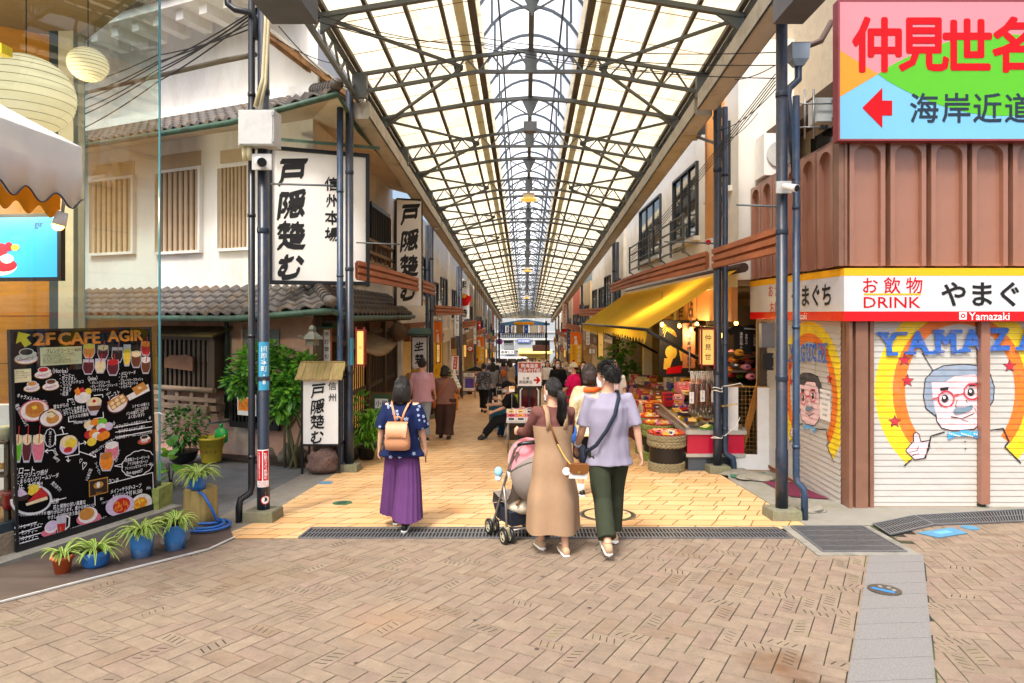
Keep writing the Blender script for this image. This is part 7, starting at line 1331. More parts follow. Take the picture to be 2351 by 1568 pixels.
# dried fish bags on cords
mBAG=glass_mat('clear_bag','efece6',.12,.15); mFISH=mat('dried_fish','7a4526',.45,var=.4,scale=12); mFB=None
hr_=empty('hanging_rail',P(1612,853,10.4),'rail of hooks carrying the dried fish bags','rail'); mb=MB(mMETAL); mb.tube([P(1580,853,10.35),P(1712,853,10.35)],.01,6); mb.tube([P(1583,853,10.35),P(1583,800,10.35)],.01,6); mb.build('tube',hr_)
def fishbag(u,d,top,L,label,lab):
 c=P(u,top,d); r=empty('dried_fish_bag',c-V((0,0,L)),label,'packet','bags of dried fish hung on white cords'); mb=MB(mWHITE); mb.tube([c+V((-.012,0,.0)),c+V((-.006,0,-.1)),c+V((0,0,-.18))],.006,5); mb.tube([c+V((.012,0,0)),c+V((.006,0,-.1)),c+V((0,0,-.18))],.006,5); mb.build('cord',r)
 mb=MB(mFISH,True); mb.tube([c+V((0,0,-.2)),c+V((.012,.0,-.35)),c+V((-.01,0,-.5)),c+V((.01,0,-L+.06))],[.012,.026,.028,.008],8); mb.build('fish',r)
 mb=MB(mBAG,True); mb.loft([[c+V((w_*math.cos(t),.02*math.sin(t)*w_/.05,z)) for t in [2*math.pi*k/12 for k in range(12)]] for w_,z in ((.01,-.17),(.03,-.22),(.05,-.4),(.056,-L+.1),(.05,-L))],True,True); mb.build('bag',r)
 if lab:
  mb=MB(mSIGN); z=-L+.3+rnd.uniform(-.05,.05); M=facing(c+V((0,-.03,z)),rnd.uniform(-.15,.15)); fquad(mb,M,-.036,.036,-.09,.09,0); mb.m(mRED); mb.text('た',.04,M@Matrix.Translation(V((0,.06,0))),.004,z=.001); mb.m(mINK); mb.vtext('こ一夜干',.03,M@Matrix.Translation(V((0,-.02,0))),1.0,.004,z=.001); mb.build('label',r)
for i in range(13): u=1586+i*4.3; fishbag(u+rnd.uniform(-1,1),10.25+.1*(i%3),852,.74+rnd.uniform(-.06,.05),'dried fish in a clear bag with red and black paper label' if i%2==0 else 'dried fish in a clear bag without label, hung on white cord',i%2==0)
# white door panel with wire mesh opening
wp=empty('door_panel',gp(3.5,9.9),'white door leaf with a tall meshed opening tied beside the second right post','panel'); PW=Wall((3.12,10.02),(3.82,9.9)); gz_=gz(9.95)
def wpx(u,v): return PW.uv(u,v)
tl,zt=wpx(1669,888); tr,_=wpx(1773,888); zb=wpx(1720,1078)[1]; il=wpx(1695,950)[0]; ir=wpx(1739,950)[0]; zi1=wpx(1717,889)[1]; zi0=wpx(1717,1043)[1]
mPW=mat('panel_white','d9dbdd',.45,var=.06,dark='a89f90',dscale=2,damt=.25)
mb=MB(mPW); PW.box(mb,tl,il,zb,zt,-.03,0); PW.box(mb,ir,tr,zb,zt,-.03,0); PW.box(mb,il,ir,zb,zi0,-.03,0); mb.build('leaf',wp); mb=MB(mat('panel_edge','a9782c',.7,var=.3)); PW.box(mb,tl,tr,zt,zt+.015,-.035,.004); PW.box(mb,tr,tr+.015,zb,zt,-.035,.004); PW.box(mb,tl,tr,zb-.03,zb,-.035,.0); mb.build('edging',wp)
mb=MB(mat('mesh_rust','8a6a30',.6));
for i in range(6): x=il+(ir-il)*i/5; mb.tube([PW.p(x,zi0,-.015),PW.p(x,zi1,-.015)],.003,5)
for i in range(17): z=zi0+(zi1-zi0)*i/16; mb.tube([PW.p(il,z,-.015),PW.p(ir,z,-.015)],.003,5)
mb.build('wire_mesh',wp)
mb=MB(mat('prop_timber','b5752a',.6,var=.2,scale=4)); a=P(1700,1040,10.25); b=P(1748,862,10.2); mb.beam(a,b,.09,.04); tag(mb.build('timber_prop'),'orange timber plank leaning behind the white meshed panel','plank')
mb=MB(mWOODD); mb.box(P(1744,0,10).x,P(1766,0,10).x,10,10.1,gz(10),P(0,740,10).z); tag(mb.build('timber_post'),'dark timber post beside the electric meters','timber')
mRP=mat('rope_white','e6e3da',.8,var=.1)
def rope(pts,label,r=.008): mb=MB(mRP); mb.tube(pts,r,6); tag(mb.build('tie_rope'),label,'rope')
c=V((2.93,9.85,0));
def rg(z,rr=.072): return [V((2.93+rr*math.cos(t),9.85+rr*math.sin(t),z+.012*math.sin(t*2))) for t in [i*.5 for i in range(-2,15)]]
rope(rg(P(0,890,9.85).z)+[P(1668,886,9.8),P(1700,880,9.8),P(1708,888,9.85)],'white rope tied round the second right post to the meshed panel top'); rope(rg(P(0,889+8,9.85).z,.074),'white rope loop round the second right post',.008); rope([P(1632,1005,9.75)]+rg(P(0,1003,9.85).z)+[P(1665,1000,9.8),P(1690,978,9.82),P(1699,958,9.85)],'thin rope slung from the second right post to the panel, lower down',.006)
mb=MB(mat('chain_yellow','d8b42a',.5));
for i in range(12): p=P(1656+3.3*i,933-.5*i,9.83); mb.tube([p+V((.014*math.cos(t),.0,.009*math.sin(t))) for t in [k*.9 for k in range(8)]],.0035,5)
tag(mb.build('plastic_chain'),'short yellow chain across the white panel','chain')
# threshold slabs and green mat
mb=MB(mat('green_mat','2c6b50',.9,var=.2,scale=8)); mb.poly([gp(x,y,.022) for x,y in ((2.98,9.35),(3.55,9.05),(3.62,9.75),(3.1,9.85))]); tag(mb.build('door_mat'),'faded green mat on the ground by the white panel','mat')
r=rock(gp(3.3,9.25,.02),.2,mat('grey_slab','8a8578',.9,var=.25,scale=8,bump=.4,bscale=40),'flat grey paving slab lying on the green mat',5.1,1.3,.16,'slab'); r=rock(gp(3.2,9.75,.0),.22,mat('grey_slab','8a8578'),'low flat stone at the foot of the white panel',8.3,1.4,.14,'slab'); r=rock(gp(3.25,7.35,.0),.13,mat('grey_slab','8a8578'),'broken concrete lump beside the front right post base',6.3,1.3,.3,'slab')
# leafy tree in the shop front
tr_=empty('potted_tree',gp(2.95,19.6),'tall leafy indoor tree in a pot behind the souvenir display','potted tree'); c=gp(2.75,19.3); mb=MB(mPLAST,True); mb.lathe([(.15,0),(.2,.3)],c,18); mb.build('pot',tr_); mb=MB(mWOODD)
for dx,dz in ((-.2,1.5),(.15,1.9),(.35,1.2)): mb.tube([c+V((0,0,.3)),c+V((dx*.4,0,.9)),c+V((dx,0,dz))],[.03,.025,.012],7)
mb.build('trunk',tr_); mb=MB(LG[0])
for dx,dz,s in ((-.2,1.6,1),(.15,2.05,2),(.38,1.35,3),(-.35,1.3,4),(.1,1.45,5)): leafy(mb,c+V((dx,0,dz)),.34,.34,.22,110,.24,LG[1:3]+LB[2:],40+s,droop=.45)
mb.build('foliage',tr_)
# ---------------------------------------------------------------- rows of shops farther along
fac=[('e6dfce','beige rendered'),('b9573a','terracotta painted'),('cfc8b8','pale grey'),('a38f72','brown tiled'),('e0d9c8','cream'),('bdb9ae','grey'),('c7b08a','tan')]
def farshop(s,y0,y1,x,ht,col,name,k,sign=None):
 r=empty('shop_building',gp(s*(x+2),(y0+y1)/2),name,'building'); m=mat('facade_%s'%col,col,.85,var=.1,scale=1.5,dark='6f675a',dscale=1.2,damt=.3); g=gz((y0+y1)/2); xa,xb=(x,x+5) if s>0 else (-x-5,-x)
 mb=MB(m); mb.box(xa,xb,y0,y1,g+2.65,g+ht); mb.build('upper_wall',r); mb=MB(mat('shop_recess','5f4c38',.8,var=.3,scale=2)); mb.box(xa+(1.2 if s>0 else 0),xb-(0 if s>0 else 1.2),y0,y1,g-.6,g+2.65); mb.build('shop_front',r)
 sepbuild(lambda b,y:b.box(xa if s>0 else xb-1.25,xa+1.25 if s>0 else xb,y,y+.3,g-.6,g+2.65),(y0+.02,y1-.32),'pier',r,m); q=random.Random(k); fxx=xa if s>0 else xb; sg=-s
 for i in range(2):
  ya=y0+.7+(y1-y0)*.48*i; yb=ya+(y1-y0)*.32; z0=g+3.5+q.uniform(-.1,.3); window(r,ya,yb,z0,z0+1.2,fxx,2,s=sg)
 mb=MB(mat('fascia_%d'%(k%4),('7a4a26','e6dcc4','6a5136','b38a4c')[k%4],.6,var=.15)); mb.box(min(fxx,fxx+sg*.18),max(fxx,fxx+sg*.18),y0+.4,y1-.4,g+2.35,g+2.85); mb.build('fascia',r)
 mb=MB(mat('warm_shop','f0b050',.6,var=.3,scale=5,emit=.5)); xx=fxx-sg*1.18; mb.box(min(xx,xx+sg*.03),max(xx,xx+sg*.03),y0+.5,y1-.5,g+.3,g+2.0); mb.build('lit_window',r)
 mb=MB(mWOODD);
 for i in range(6): y=y0+.6+(y1-y0-1.2)*i/5; xx=fxx-sg*1.1; mb.box(min(xx,xx+sg*.05),max(xx,xx+sg*.05),y-.04,y+.04,g-.4,g+2.6)
 mb.build('mullions',r)
 if sign: mb=MB(mINK if k%4 in (1,3) else mSIGN); F=Fc((fxx+sg*.185,0,0),(0,-sg*1.0 if False else (-1 if s>0 else 1),0),(sg,0,0)); ym=(y0+y1)/2; mb.text(sign,.34,F.M(-ym if s>0 else ym,g+2.6,.004),.008); mb.build('lettering',r)
 return r
ys=[17.3,22.5,28.5,35,42,49,57,64,71]
nm_=['beside the restaurant','with barred upper windows','on the left in the middle distance','further down the left side','in the far left distance','near the far left end','at the far left end','closing the left side of the arcade']
sg_=['めん処','座敷','みやげ','温泉まんじゅう','ひもの','茶房','寿司','喫茶']
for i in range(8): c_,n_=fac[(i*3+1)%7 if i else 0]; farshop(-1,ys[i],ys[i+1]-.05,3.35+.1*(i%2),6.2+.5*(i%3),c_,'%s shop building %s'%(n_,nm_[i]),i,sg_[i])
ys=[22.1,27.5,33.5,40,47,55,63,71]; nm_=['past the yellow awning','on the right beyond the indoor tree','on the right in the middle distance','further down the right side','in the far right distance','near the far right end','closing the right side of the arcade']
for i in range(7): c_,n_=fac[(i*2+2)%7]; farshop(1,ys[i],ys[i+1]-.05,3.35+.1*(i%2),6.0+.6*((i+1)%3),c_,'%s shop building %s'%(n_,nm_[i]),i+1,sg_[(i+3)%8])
# signs along the arcade
mBAN=mat('banner_orange','ef7a1c',.7,var=.1,trans=.25); mBANY=mat('banner_yellow','f6c22a',.7,var=.06,trans=.25)
def banner(u0,v0,u1,v1,d,label):
 a=P(u0,v0,d);b=P(u1,v1,d); w_=b.x-a.x;h_=a.z-b.z; M=facing(V(((a.x+b.x)/2,d,(a.z+b.z)/2))); r=empty('banner',V(((a.x+b.x)/2,d,b.z)),label,'banner','orange fireworks banners on the posts'); mb=MB(mBANY); n=8
 mb.add([M@V((-w_/2+w_*i/n,y,.012*math.sin(i*1.1+y*3))) for y in (-h_/2,0,h_*.12) for i in range(n+1)],[(i,i+1,i+n+2,i+n+1) for i in range(n)]+[(n+1+i,n+2+i,i+2*n+3,i+2*n+2) for i in range(n)],True); mb.m(mBAN); mb.add([M@V((-w_/2+w_*i/n,y,.012*math.sin(i*1.1+y*3))) for y in (h_*.12,h_/2) for i in range(n+1)],[(i,i+1,i+n+2,i+n+1) for i in range(n)],True); mb.build('cloth',r)
 mb=MB(mSIGN); fdisc(mb,M,-.02,h_*.33,w_*.13,w_*.13,.02); fpoly(mb,M,[(-.1*w_,h_*.28),(.1*w_,h_*.28),(.16*w_,h_*.12),(-.16*w_,h_*.12)],.02); mb.vtext('井上涼展',w_*.3,M@Matrix.Translation(V((w_*.24,-h_*.16,0))),1.25,.01,z=.02); mb.m(mRED); mb.vtext('火火の',w_*.24,M@Matrix.Translation(V((-w_*.18,-h_*.04,0))),1.1,.01,z=.02); mb.vtext('アアア',w_*.18,M@Matrix.Translation(V((-w_*.18,-h_*.25,0))),1.05,.008,z=.02)
 for i in range(3): fdisc(mb,M,-w_*.2,-h_*(.36+.035*i),w_*.09,w_*.06,.02)
 mb.build('print',r); mb=MB(mMETAL); mb.tube([M@V((-w_*.62,h_/2+.01,0)),M@V((w_*.62,h_/2+.01,0))],.012,6); mb.tube([M@V((w_*.58,-h_/2,0)),M@V((w_*.58,h_/2+.02,0))],.012,6); mb.build('pole',r)
banner(996,738,1015,866,19.4,'orange and yellow banner at the third left post'); banner(1089,773,1112,832,36,'orange and yellow banner in the middle distance on the left'); banner(1309,762,1335,838,32,'orange and yellow banner on the right side of the street')
plank('wall_sign','narrow white sign with black characters on the fourth left post',1043,720,1054,771,25.5,'座敷を御利用下さい',fr_=mBLACK)
r,M,w_,h_=plank('wall_sign','white sign with red vertical board beside the ice cream display',1036,817,1053,861,22.3,'',fr_=mWOODB); mb=MB(mRED); Mx=M@Matrix.Rotation(R(-5),4,'Z'); fbox(mb,Mx,-.06,.07,-.12,.3,.002,.006); mb.m(mSIGN); mb.vtext('だるま',.11,Mx@Matrix.Translation(V((0,.09,0))),1.1,.01,z=.008); mb.m(mINK); mb.text('天生',.13,M@Matrix.Translation(V((0,-.23,0))),.012,z=.008); mb.build('red_board',r)
cs=empty('hanging_sign',P(1066,690,27.5),'tall white vertical sign with black characters and a red shellfish emblem','sign'); a=P(1054,640,27.5);b=P(1077,732,27.5); mb=MB(mSIGN); mb.box(a.x,b.x,27.5,27.7,b.z,a.z); mb.build('panel',cs); M=facing(V(((a.x+b.x)/2,27.49,(a.z+b.z)/2))); mb=MB(mINK); mb.text('ま',.36,M@Matrix.Translation(V((-.03,.62,0))),.02); mb.text('き',.36,M@Matrix.Translation(V((.02,-.6,0))),.02); mb.build('lettering',cs); mb=MB(mRED); pts=[(.28*math.cos(t)*(1-.25*math.cos(2*t)),.25*math.sin(t)-.05) for t in [i*2*math.pi/24 for i in range(24)]]; fpoly(mb,M,pts,.005); mb.m(mSY); fdisc(mb,M,0,.12,.1,.09,.008); mb.m(mRED); fdisc(mb,M,-.2,-.02,.1,.16,.009,16,.4); fdisc(mb,M,.2,-.02,.1,.16,.009,16,-.4); mb.build('shellfish_emblem',cs)
ks=empty('wall_sign',P(1079,800,27.8),'small oval sign with red characters on a wooden box','sign'); M=facing(P(1079,800.5,27.8)); mb=MB(mRED); fbox(mb,M,-.13,.13,-.12,.12,-.05,0); mb.m(mSIGN); fdisc(mb,M,0,0,.11,.085,.002); mb.build('board',ks); mb=MB(mINK); mb.text('凡ばこ',.09,M,.006,z=.005); mb.build('lettering',ks)
r,M,w_,h_=plank('hanging_sign','tall cream sign with red vertical letters far along on the right',1291,690,1302,763,44,'MAXFACTOR',col=mat('sign_cream','d8d2bd',.5),ink=mRED,off=.012,fr_=None)
plank('hanging_sign','small red tab sign under the tall cream sign',1291,755,1302,762,43.8,'',col=mRED,fr_=None)
es=empty('easel_sign',P(1076,916,27.4),'brown wooden easel sign with a purple night photo','easel sign'); M=facing(P(1076.5,879,27.4)); mb=MB(mat('easel_wood','6b4423',.6,var=.2));
for x in (-.25,.25): mb.tube([M@V((x*1.08,-.66,.05)),M@V((x,.46,0))],.018,6)
for y in (-.36,.24,.45): fbox(mb,M,-.25,.25,y-.015,y+.015,-.01,.02)
mb.build('frame',es); mb=MB(mSIGN); fbox(mb,M,-.24,.24,-.34,.44,-.008,.006); mb.build('sheet',es); mb=MB(mat('night_photo','5a4aa8',.5,var=.6,scale=6)); fquad(mb,M,-.16,.22,-.22,.2,.008); mb.m(mINK); mb.text('豆元',.12,M@Matrix.Translation(V((.05,.34,0))),.004,z=.008); mb.vtext('塵海電写真館',.06,M@Matrix.Translation(V((-.2,0,0))),1.05,0,z=.008); mb.m(mRED); mb.text('アナタの撮影出来ます',.042,M@Matrix.Translation(V((0,-.29,0))),0,z=.008); mb.build('print',es)
ds=empty('round_doll_sign',P(1093,880,30),'white signboard with a red daruma doll under a small black roof','sign'); M=facing(P(1093,866,30)); mb=MB(mSIGN); fbox(mb,M,-.45,.45,-.55,.3,-.06,0); mb.build('board',ds); mb=MB(mBLACK); mb.prism([M@V(p) for p in ((-.55,.28,.1),(.55,.28,.1),(0,.52,.1))],(0,.3,0)); mb.build('roof',ds); mb=MB(mRED); fdisc(mb,M,0,-.15,.3,.32,.004); mb.m(mSIGN); fdisc(mb,M,0,-.1,.2,.17,.008); mb.m(mINK); fdisc(mb,M,-.08,-.05,.035,.035,.012); fdisc(mb,M,.08,-.05,.035,.035,.012); fline(mb,M,[(-.15,.04),(-.03,.0)],.03,.012); fline(mb,M,[(.15,.04),(.03,.0)],.03,.012); mb.build('daruma_face',ds)
ic=empty('ice_cream_statue',G(1043,941),'giant soft ice cream cone display standing on the left of the street','display cone'); c=ic.location; mb=MB(mat('cone_orange','e79a3c',.5,var=.08,scale=8)); mb.lathe([(.11,0),(.14,.4),(.2,.72),(.22,.74)],c,20); mb.build('cone',ic); mb=MB(mat('cream_white','f1eee6',.4),True)
for i in range(5): mb.lathe([(.21-.04*i,.72+.1*i),(.25-.045*i,.77+.1*i),(.21-.042*i,.83+.1*i)],c,20)
mb.ell(c+V((0,0,1.25)),(.05,.05,.08),10,8); mb.build('swirl',ic)
for i,(u,v,d) in enumerate(((1022,905,21.5),(1078,895,29.5))): leafplant('potted_plant',G(u,v+30 if i==0 else 905),(.3,.3,.45),130,.2,LG[1:]+LB[:1],60+i,'bushy green plant beside the %s'%('ice cream display' if i==0 else 'daruma signboard'),'potted plant',(mPLAST,[(.12,0),(.16,.2)]),.3)
for i,(u,d) in enumerate(((1275,52),(1330,33.5))): leafplant('potted_plant',gp((u-CX)*d/K,d),(.35,.3,.5),110,.22,LG[1:]+LB[:1],70+i,'leafy green plant on the right %s'%('far down the street' if i==0 else 'beside the orange banner'),'potted plant',(mPLAST,[(.15,0),(.2,.3)]),.6)
# basket, blackboard at the restaurant
bk2=empty('straw_basket',P(941,870,14.6),'woven basket with straw hanging by the restaurant lattice','basket'); c=P(941,878,14.6); mb=MB(mat('wicker','9a6f35',.8,var=.3,scale=40,bump=.6,bscale=80),True); mb.tube([c+V((-.1,0,-.12)),c+V((.02,0,.08)),c+V((.07,0,.16))],[.13,.15,.13],16); mb.build('basket',bk2); mb=MB(mat('straw','d0a24a',.9,var=.3,scale=30))
for i in range(120): a=c+V((.07,0,.15)); mb.add([a+V((rnd.uniform(-.1,.1),rnd.uniform(-.1,.1),0)),a+V((rnd.uniform(-.1,.1),rnd.uniform(-.1,.1),.006)),a+V((rnd.uniform(.0,.35),rnd.uniform(-.15,.1),rnd.uniform(-.15,.22)))],[(0,1,2)])
mb.build('straw',bk2)
bb=empty('blackboard_sign',P(872,960,11.6),'small wooden framed blackboard easel by the arching plant','easel sign'); M=facing(P(876,945,11.9),R(-12)); mb=MB(mat('easel_wood','6b4423')); fbox(mb,M,-.22,.22,-.36,.36,-.02,-.002); mb.build('frame',bb); mb=MB(mat('board_green','3e5a3c',.7,var=.2)); fbox(mb,M,-.19,.19,-.33,.33,-.001,.004); mb.m(mSIGN); fquad(mb,M,-.13,.13,.06,.24,.006); mb.m(mINK); mb.text('小屋',.12,M@Matrix.Translation(V((0,.15,0))),.006,z=.008); mb.m(mCHK)
for i in range(4): fline(mb,M,[(-.14,-.03-.06*i),(.12,-.03-.06*i)],.012,.006)
mb.build('writing',bb)
# gate hung across the arcade far down
gt=empty('hanging_gate_sign',P(1202,745,64),'blue gabled banner sign hung across the far end of the arcade','sign'); d=64; FT=lambda u,v:P(u,v,d); mb=MB(mat('gate_blue','4d86b8',.5,var=.06)); mb.prism([FT(1147,747),FT(1147,742),FT(1206,733),FT(1262,742),FT(1262,747)],(0,.2,0)); mb.build('gable',gt); mb=MB(mSY); a=FT(1180,739);b=FT(1226,745); mb.box(a.x,b.x,d-.06,d-.01,b.z,a.z); mb.m(mRED); mb.text('歩いて下さい熱海の商店街',.22,facing(FT(1203,742)-V((0,.065,0))),.004,maxw=1.9); mb.build('name_strip',gt)
for u0,u1,c_,t in ((1148,1160,'23479a','さくらや'),(1162,1167,'f2f2ee','温泉'),(1168,1174,'23479a','海の幸'),(1175,1182,'f2f2ee','日帰り'),(1185,1202,'8a7a5c',''),(1203,1213,'23479a','宿'),(1216,1236,'cfcab8','')):
 a=FT(u0,747);b=FT(u1,764.5); mb=MB(mat('gate_panel_'+c_,c_,.5,var=.1)); mb.box(a.x,b.x,d,d+.08,b.z,a.z)
 if t: mb.m(mSIGN if c_=='23479a' else mINK); mb.vtext(t,.15,facing(V(((a.x+b.x)/2,d-.01,(a.z+b.z)/2))),1.15,.004)
 mb.build('panel',gt)
mb=MB(mPLAST); a=FT(1144,764.5);b=FT(1256,774.5)
for i in range(27): x=a.x+(b.x-a.x)*i/26; mb.box(x-.04,x+.04,d,d+.03,b.z,a.z)
for i in range(4): z=b.z+(a.z-b.z)*i/3; mb.box(a.x,b.x,d-.01,d+.04,z-.035,z+.035)
for u_ in (1146,1254): x=FT(u_,0).x; mb.box(x-.08,x+.08,d,d+.1,gz(d),a.z+1.2)
mb.build('grid',gt)
r,M,w_,h_=plank('hanging_sign','tilted red and white sign at the far end gate',1239,748,1250,763,62,'仲見世',col=mSIGN,ink=mRED,fr_=mRED)
# street beyond the arcade
wb=empty('white_building',gp(0,92),'white building with balcony and blue signs beyond the arcade end','building'); g=gz(90); d=90; mb=MB(mat('far_white','a5abb0',.8,var=.04)); mb.box(-6,9,d,d+8,g-1,g+11); mb.build('wall',wb); mb=MB(mGREYB)
for u_ in (1150,1182,1226,1250): x=P(u_,0,d).x; mb.box(x-.09,x+.09,d-.12,d-.001,g,g+11)
for v_ in (762,779,803): z=P(0,v_,d).z; mb.box(-6,9,d-.16,d-.125,z-.1,z+.1)
mb.build('wall_trim',wb)
mb=MB(mat('far_blue','2f5fae',.5)); a=P(1188,779,d-.2);b=P(1218,787,d-.2); mb.box(a.x,b.x,d-.2,d-.1,b.z,a.z); mb.m(mSIGN); mb.text('熱海温泉事務所',.36,facing(V(((a.x+b.x)/2,d-.22,(a.z+b.z)/2))),.005,maxw=1.6); mb.build('blue_sign',wb)
a=P(1157,778,d-.1);b=P(1178,790,d-.1); mb=MB(mGLASSD); mb.box(a.x,b.x,d-.1,d-.05,b.z,a.z); mb.build('window',wb); mb=MB(mMETAL); a=P(1157,789,d-1);b=P(1180,802,d-1)
for i in range(14): x=a.x+(b.x-a.x)*i/13; mb.box(x-.03,x+.03,d-1,d-.96,b.z,a.z)
mb.box(a.x,b.x,d-1.02,d-.95,a.z,a.z+.08); mb.box(a.x,b.x,d-1.02,d-.1,b.z-.15,b.z); mb.build('balcony',wb)
a=P(1149,804,d-1.5);b=P(1180,813,d-1.5); mb=MB(mSIGN); mb.box(a.x,b.x,d-1.5,d-1.4,b.z,a.z); mb.m(mINK); mb.text('熱海なび',.42,facing(V(((a.x+b.x)/2,d-1.52,(a.z+b.z)/2))),.01); mb.build('shop_sign',wb)
yb=empty('yellow_shop',P(1225,830,80),'yellow fronted shop across the street at the arcade end','building'); mb=MB(mat('far_yellow','d8b45c',.7,var=.08)); a=P(1190,806,80);b=P(1262,835,80); mb.box(a.x,b.x,80,86,b.z-2,a.z); mb.build('wall',yb); mb=MB(mat('yellow_eave','f3d27a',.6)); mb.prism([V((a.x,79.2,a.z-.3)),V((b.x+.3,79.2,a.z-.3)),V((b.x+.3,80,a.z)),V((a.x,80,a.z))],(0,0,.15)); mb.build('eave',yb); mb=MB(mGLASSD); mb.box(a.x+.6,a.x+2.2,79.95,79.99,b.z-1,a.z-.9); mb.build('window',yb)
vn=empty('parked_van',gp(-.6,76),'white van parked across the far end of the arcade','van'); a=P(1165,824,76);g=gz(76); mb=MB(mat('van_white','e6e9ee',.25,coat=.5)); x0=-2.2; prof=[(-2.1,.35),(2.2,.35),(2.2,1.0),(2.0,1.15),(1.55,1.85),(-1.9,1.9),(-2.1,1.7)]; mb.prism([V((x-1.4,75.3,g+z)) for x,z in prof],(0,1.7,0)); mb.build('body',vn)
for x in (-2.75,.0):
 mb=MB(mPLAST,True); mb.tube([V((x,75.28,g+.33)),V((x,75.5,g+.33))],.33,20); mb.build('wheel',vn)
mb=MB(mGLASSD)
for x0,x1 in ((-3.1,-2.2),(-2.1,-1.1),(-1.0,.1)): mb.box(x0,x1,75.28,75.297,g+1.2,g+1.72)
mb.build('window',vn)
nt2=empty('no_parking_sign',P(1147,784,70),'round blue and red no parking sign at the far end','road sign'); c=P(1147,784,70); M=facing(c); mb=MB(mRED); fdisc(mb,M,0,0,.34,.34,0); mb.m(mat('road_blue','1f4fa8',.4)); fdisc(mb,M,0,0,.26,.26,.004); mb.m(mRED); fline(mb,M,[(-.2,.2),(.2,-.2)],.07,.008); mb.build('disc',nt2); mb=MB(mMETAL); mb.tube([V((c.x,c.y+.05,gz(70))),V((c.x,c.y+.05,c.z+.3))],.03,8); mb.build('pole',nt2)
ss=empty('street_sign_board',P(1235,786,66),'dark grey shop sign board hanging at the right end of the arcade','sign'); a=P(1229,781,66);b=P(1262,793,66); mb=MB(mat('board_slate','3d434a',.4)); mb.box(a.x,b.x,66,66.15,b.z,a.z); mb.build('board',ss); mb=MB(mat('brick_awning','7a4a36',.7)); mb.prism([V((a.x-.3,65.2,b.z-.55)),V((b.x,65.2,b.z-.55)),V((b.x,66,b.z-.05)),V((a.x-.3,66,b.z-.05))],(0,0,.1)); mb.build('awning',ss)
for u0,v0,u1,v1,d_,ch,c_ in ((1006,690,1014,735,22,'御食事','f1f1ef'),(1087,742,1094,790,33,'ひもの','f1f1ef'),(1098,738,1104,770,38,'茶房','b3161f'),(1108,752,1113,782,44,'寿司','f1f1ef'),(1119,757,1124,785,50,'ホテル','2b5aa0'),(1127,763,1131,786,56,'薬局','2f8a4a'),(1103,795,1111,806,40,'そば','b3161f'),(1122,792,1128,801,50,'土産','f1c84a'),
 (1412,735,1424,790,20.5,'珈琲','6a4326'),(1345,745,1354,792,30,'まんじゅう','f1f1ef'),(1318,748,1325,790,36,'干物','b3161f'),(1304,770,1309,800,42,'海鮮','2b5aa0'),(1282,766,1287,792,52,'旅館','f1f1ef'),(1272,773,1276,793,60,'菓子','f1c84a'),(1352,800,1366,812,28,'営業中','f1f1ef'),(1287,797,1293,806,46,'足湯','b3161f')):
 plank('hanging_sign','small %s %s sign hung %s the far shops'%({'f1f1ef':'white','b3161f':'red','2b5aa0':'blue','2f8a4a':'green','f1c84a':'yellow','6a4326':'brown'}[c_],dict(zip('御ひ茶寿ホ薬そ土珈ま干海旅菓営足',('meals','dried fish','tea house','sushi','hotel','pharmacy','noodle','souvenir','coffee','steamed bun','dried seafood','seafood','inn','sweets','open for business','foot bath')))[ch[0]],'among' if u0<1207 else 'along'),u0,v0,u1,v1,d_,ch,col=mat('hang_'+c_,c_,.5,var=.05),ink=mINK if c_ in('f1f1ef','f1c84a') else mSIGN,fr_=mBLACK if c_=='f1f1ef' else None)
# display cart, table and sign in the middle of the street
dc=empty('display_cart',gp(.08,12.6),'black framed display rack with a dark red mirror panel behind the table','display rack'); a=P(1195,889,12.6);b=P(1236,950,12.6); xm=(a.x+b.x)/2; hw=(b.x-a.x)/2; mb=MB(mPLAST); mb.box(xm-hw-.05,xm+hw+.05,12.6,12.9,gz(12.6)+.05,a.z+.04); mb.build('cabinet',dc); mb=MB(mWHITE); pts=[V((xm+x,12.57,z)) for x,z in ((-hw,b.z-.1),(-hw,a.z-.06),(-hw+.05,a.z),(hw-.05,a.z),(hw,a.z-.06),(hw,b.z-.1))]; mb.tube(pts,.016,8); mb.build('frame',dc); mb=MB(mat('dark_red_panel','4a0f1a',.15,var=.4,scale=4,spec=.6)); mb.box(xm-hw+.03,xm+hw-.03,12.58,12.595,b.z-.1,a.z-.03); mb.build('panel',dc); mb=MB(mPLAST,True)
for x in (-hw,hw): mb.tube([V((xm+x,12.6,gz(12.6)+.05)),V((xm+x+.03,12.6,gz(12.6)+.05))],.05,12)
mb.build('wheel',dc)
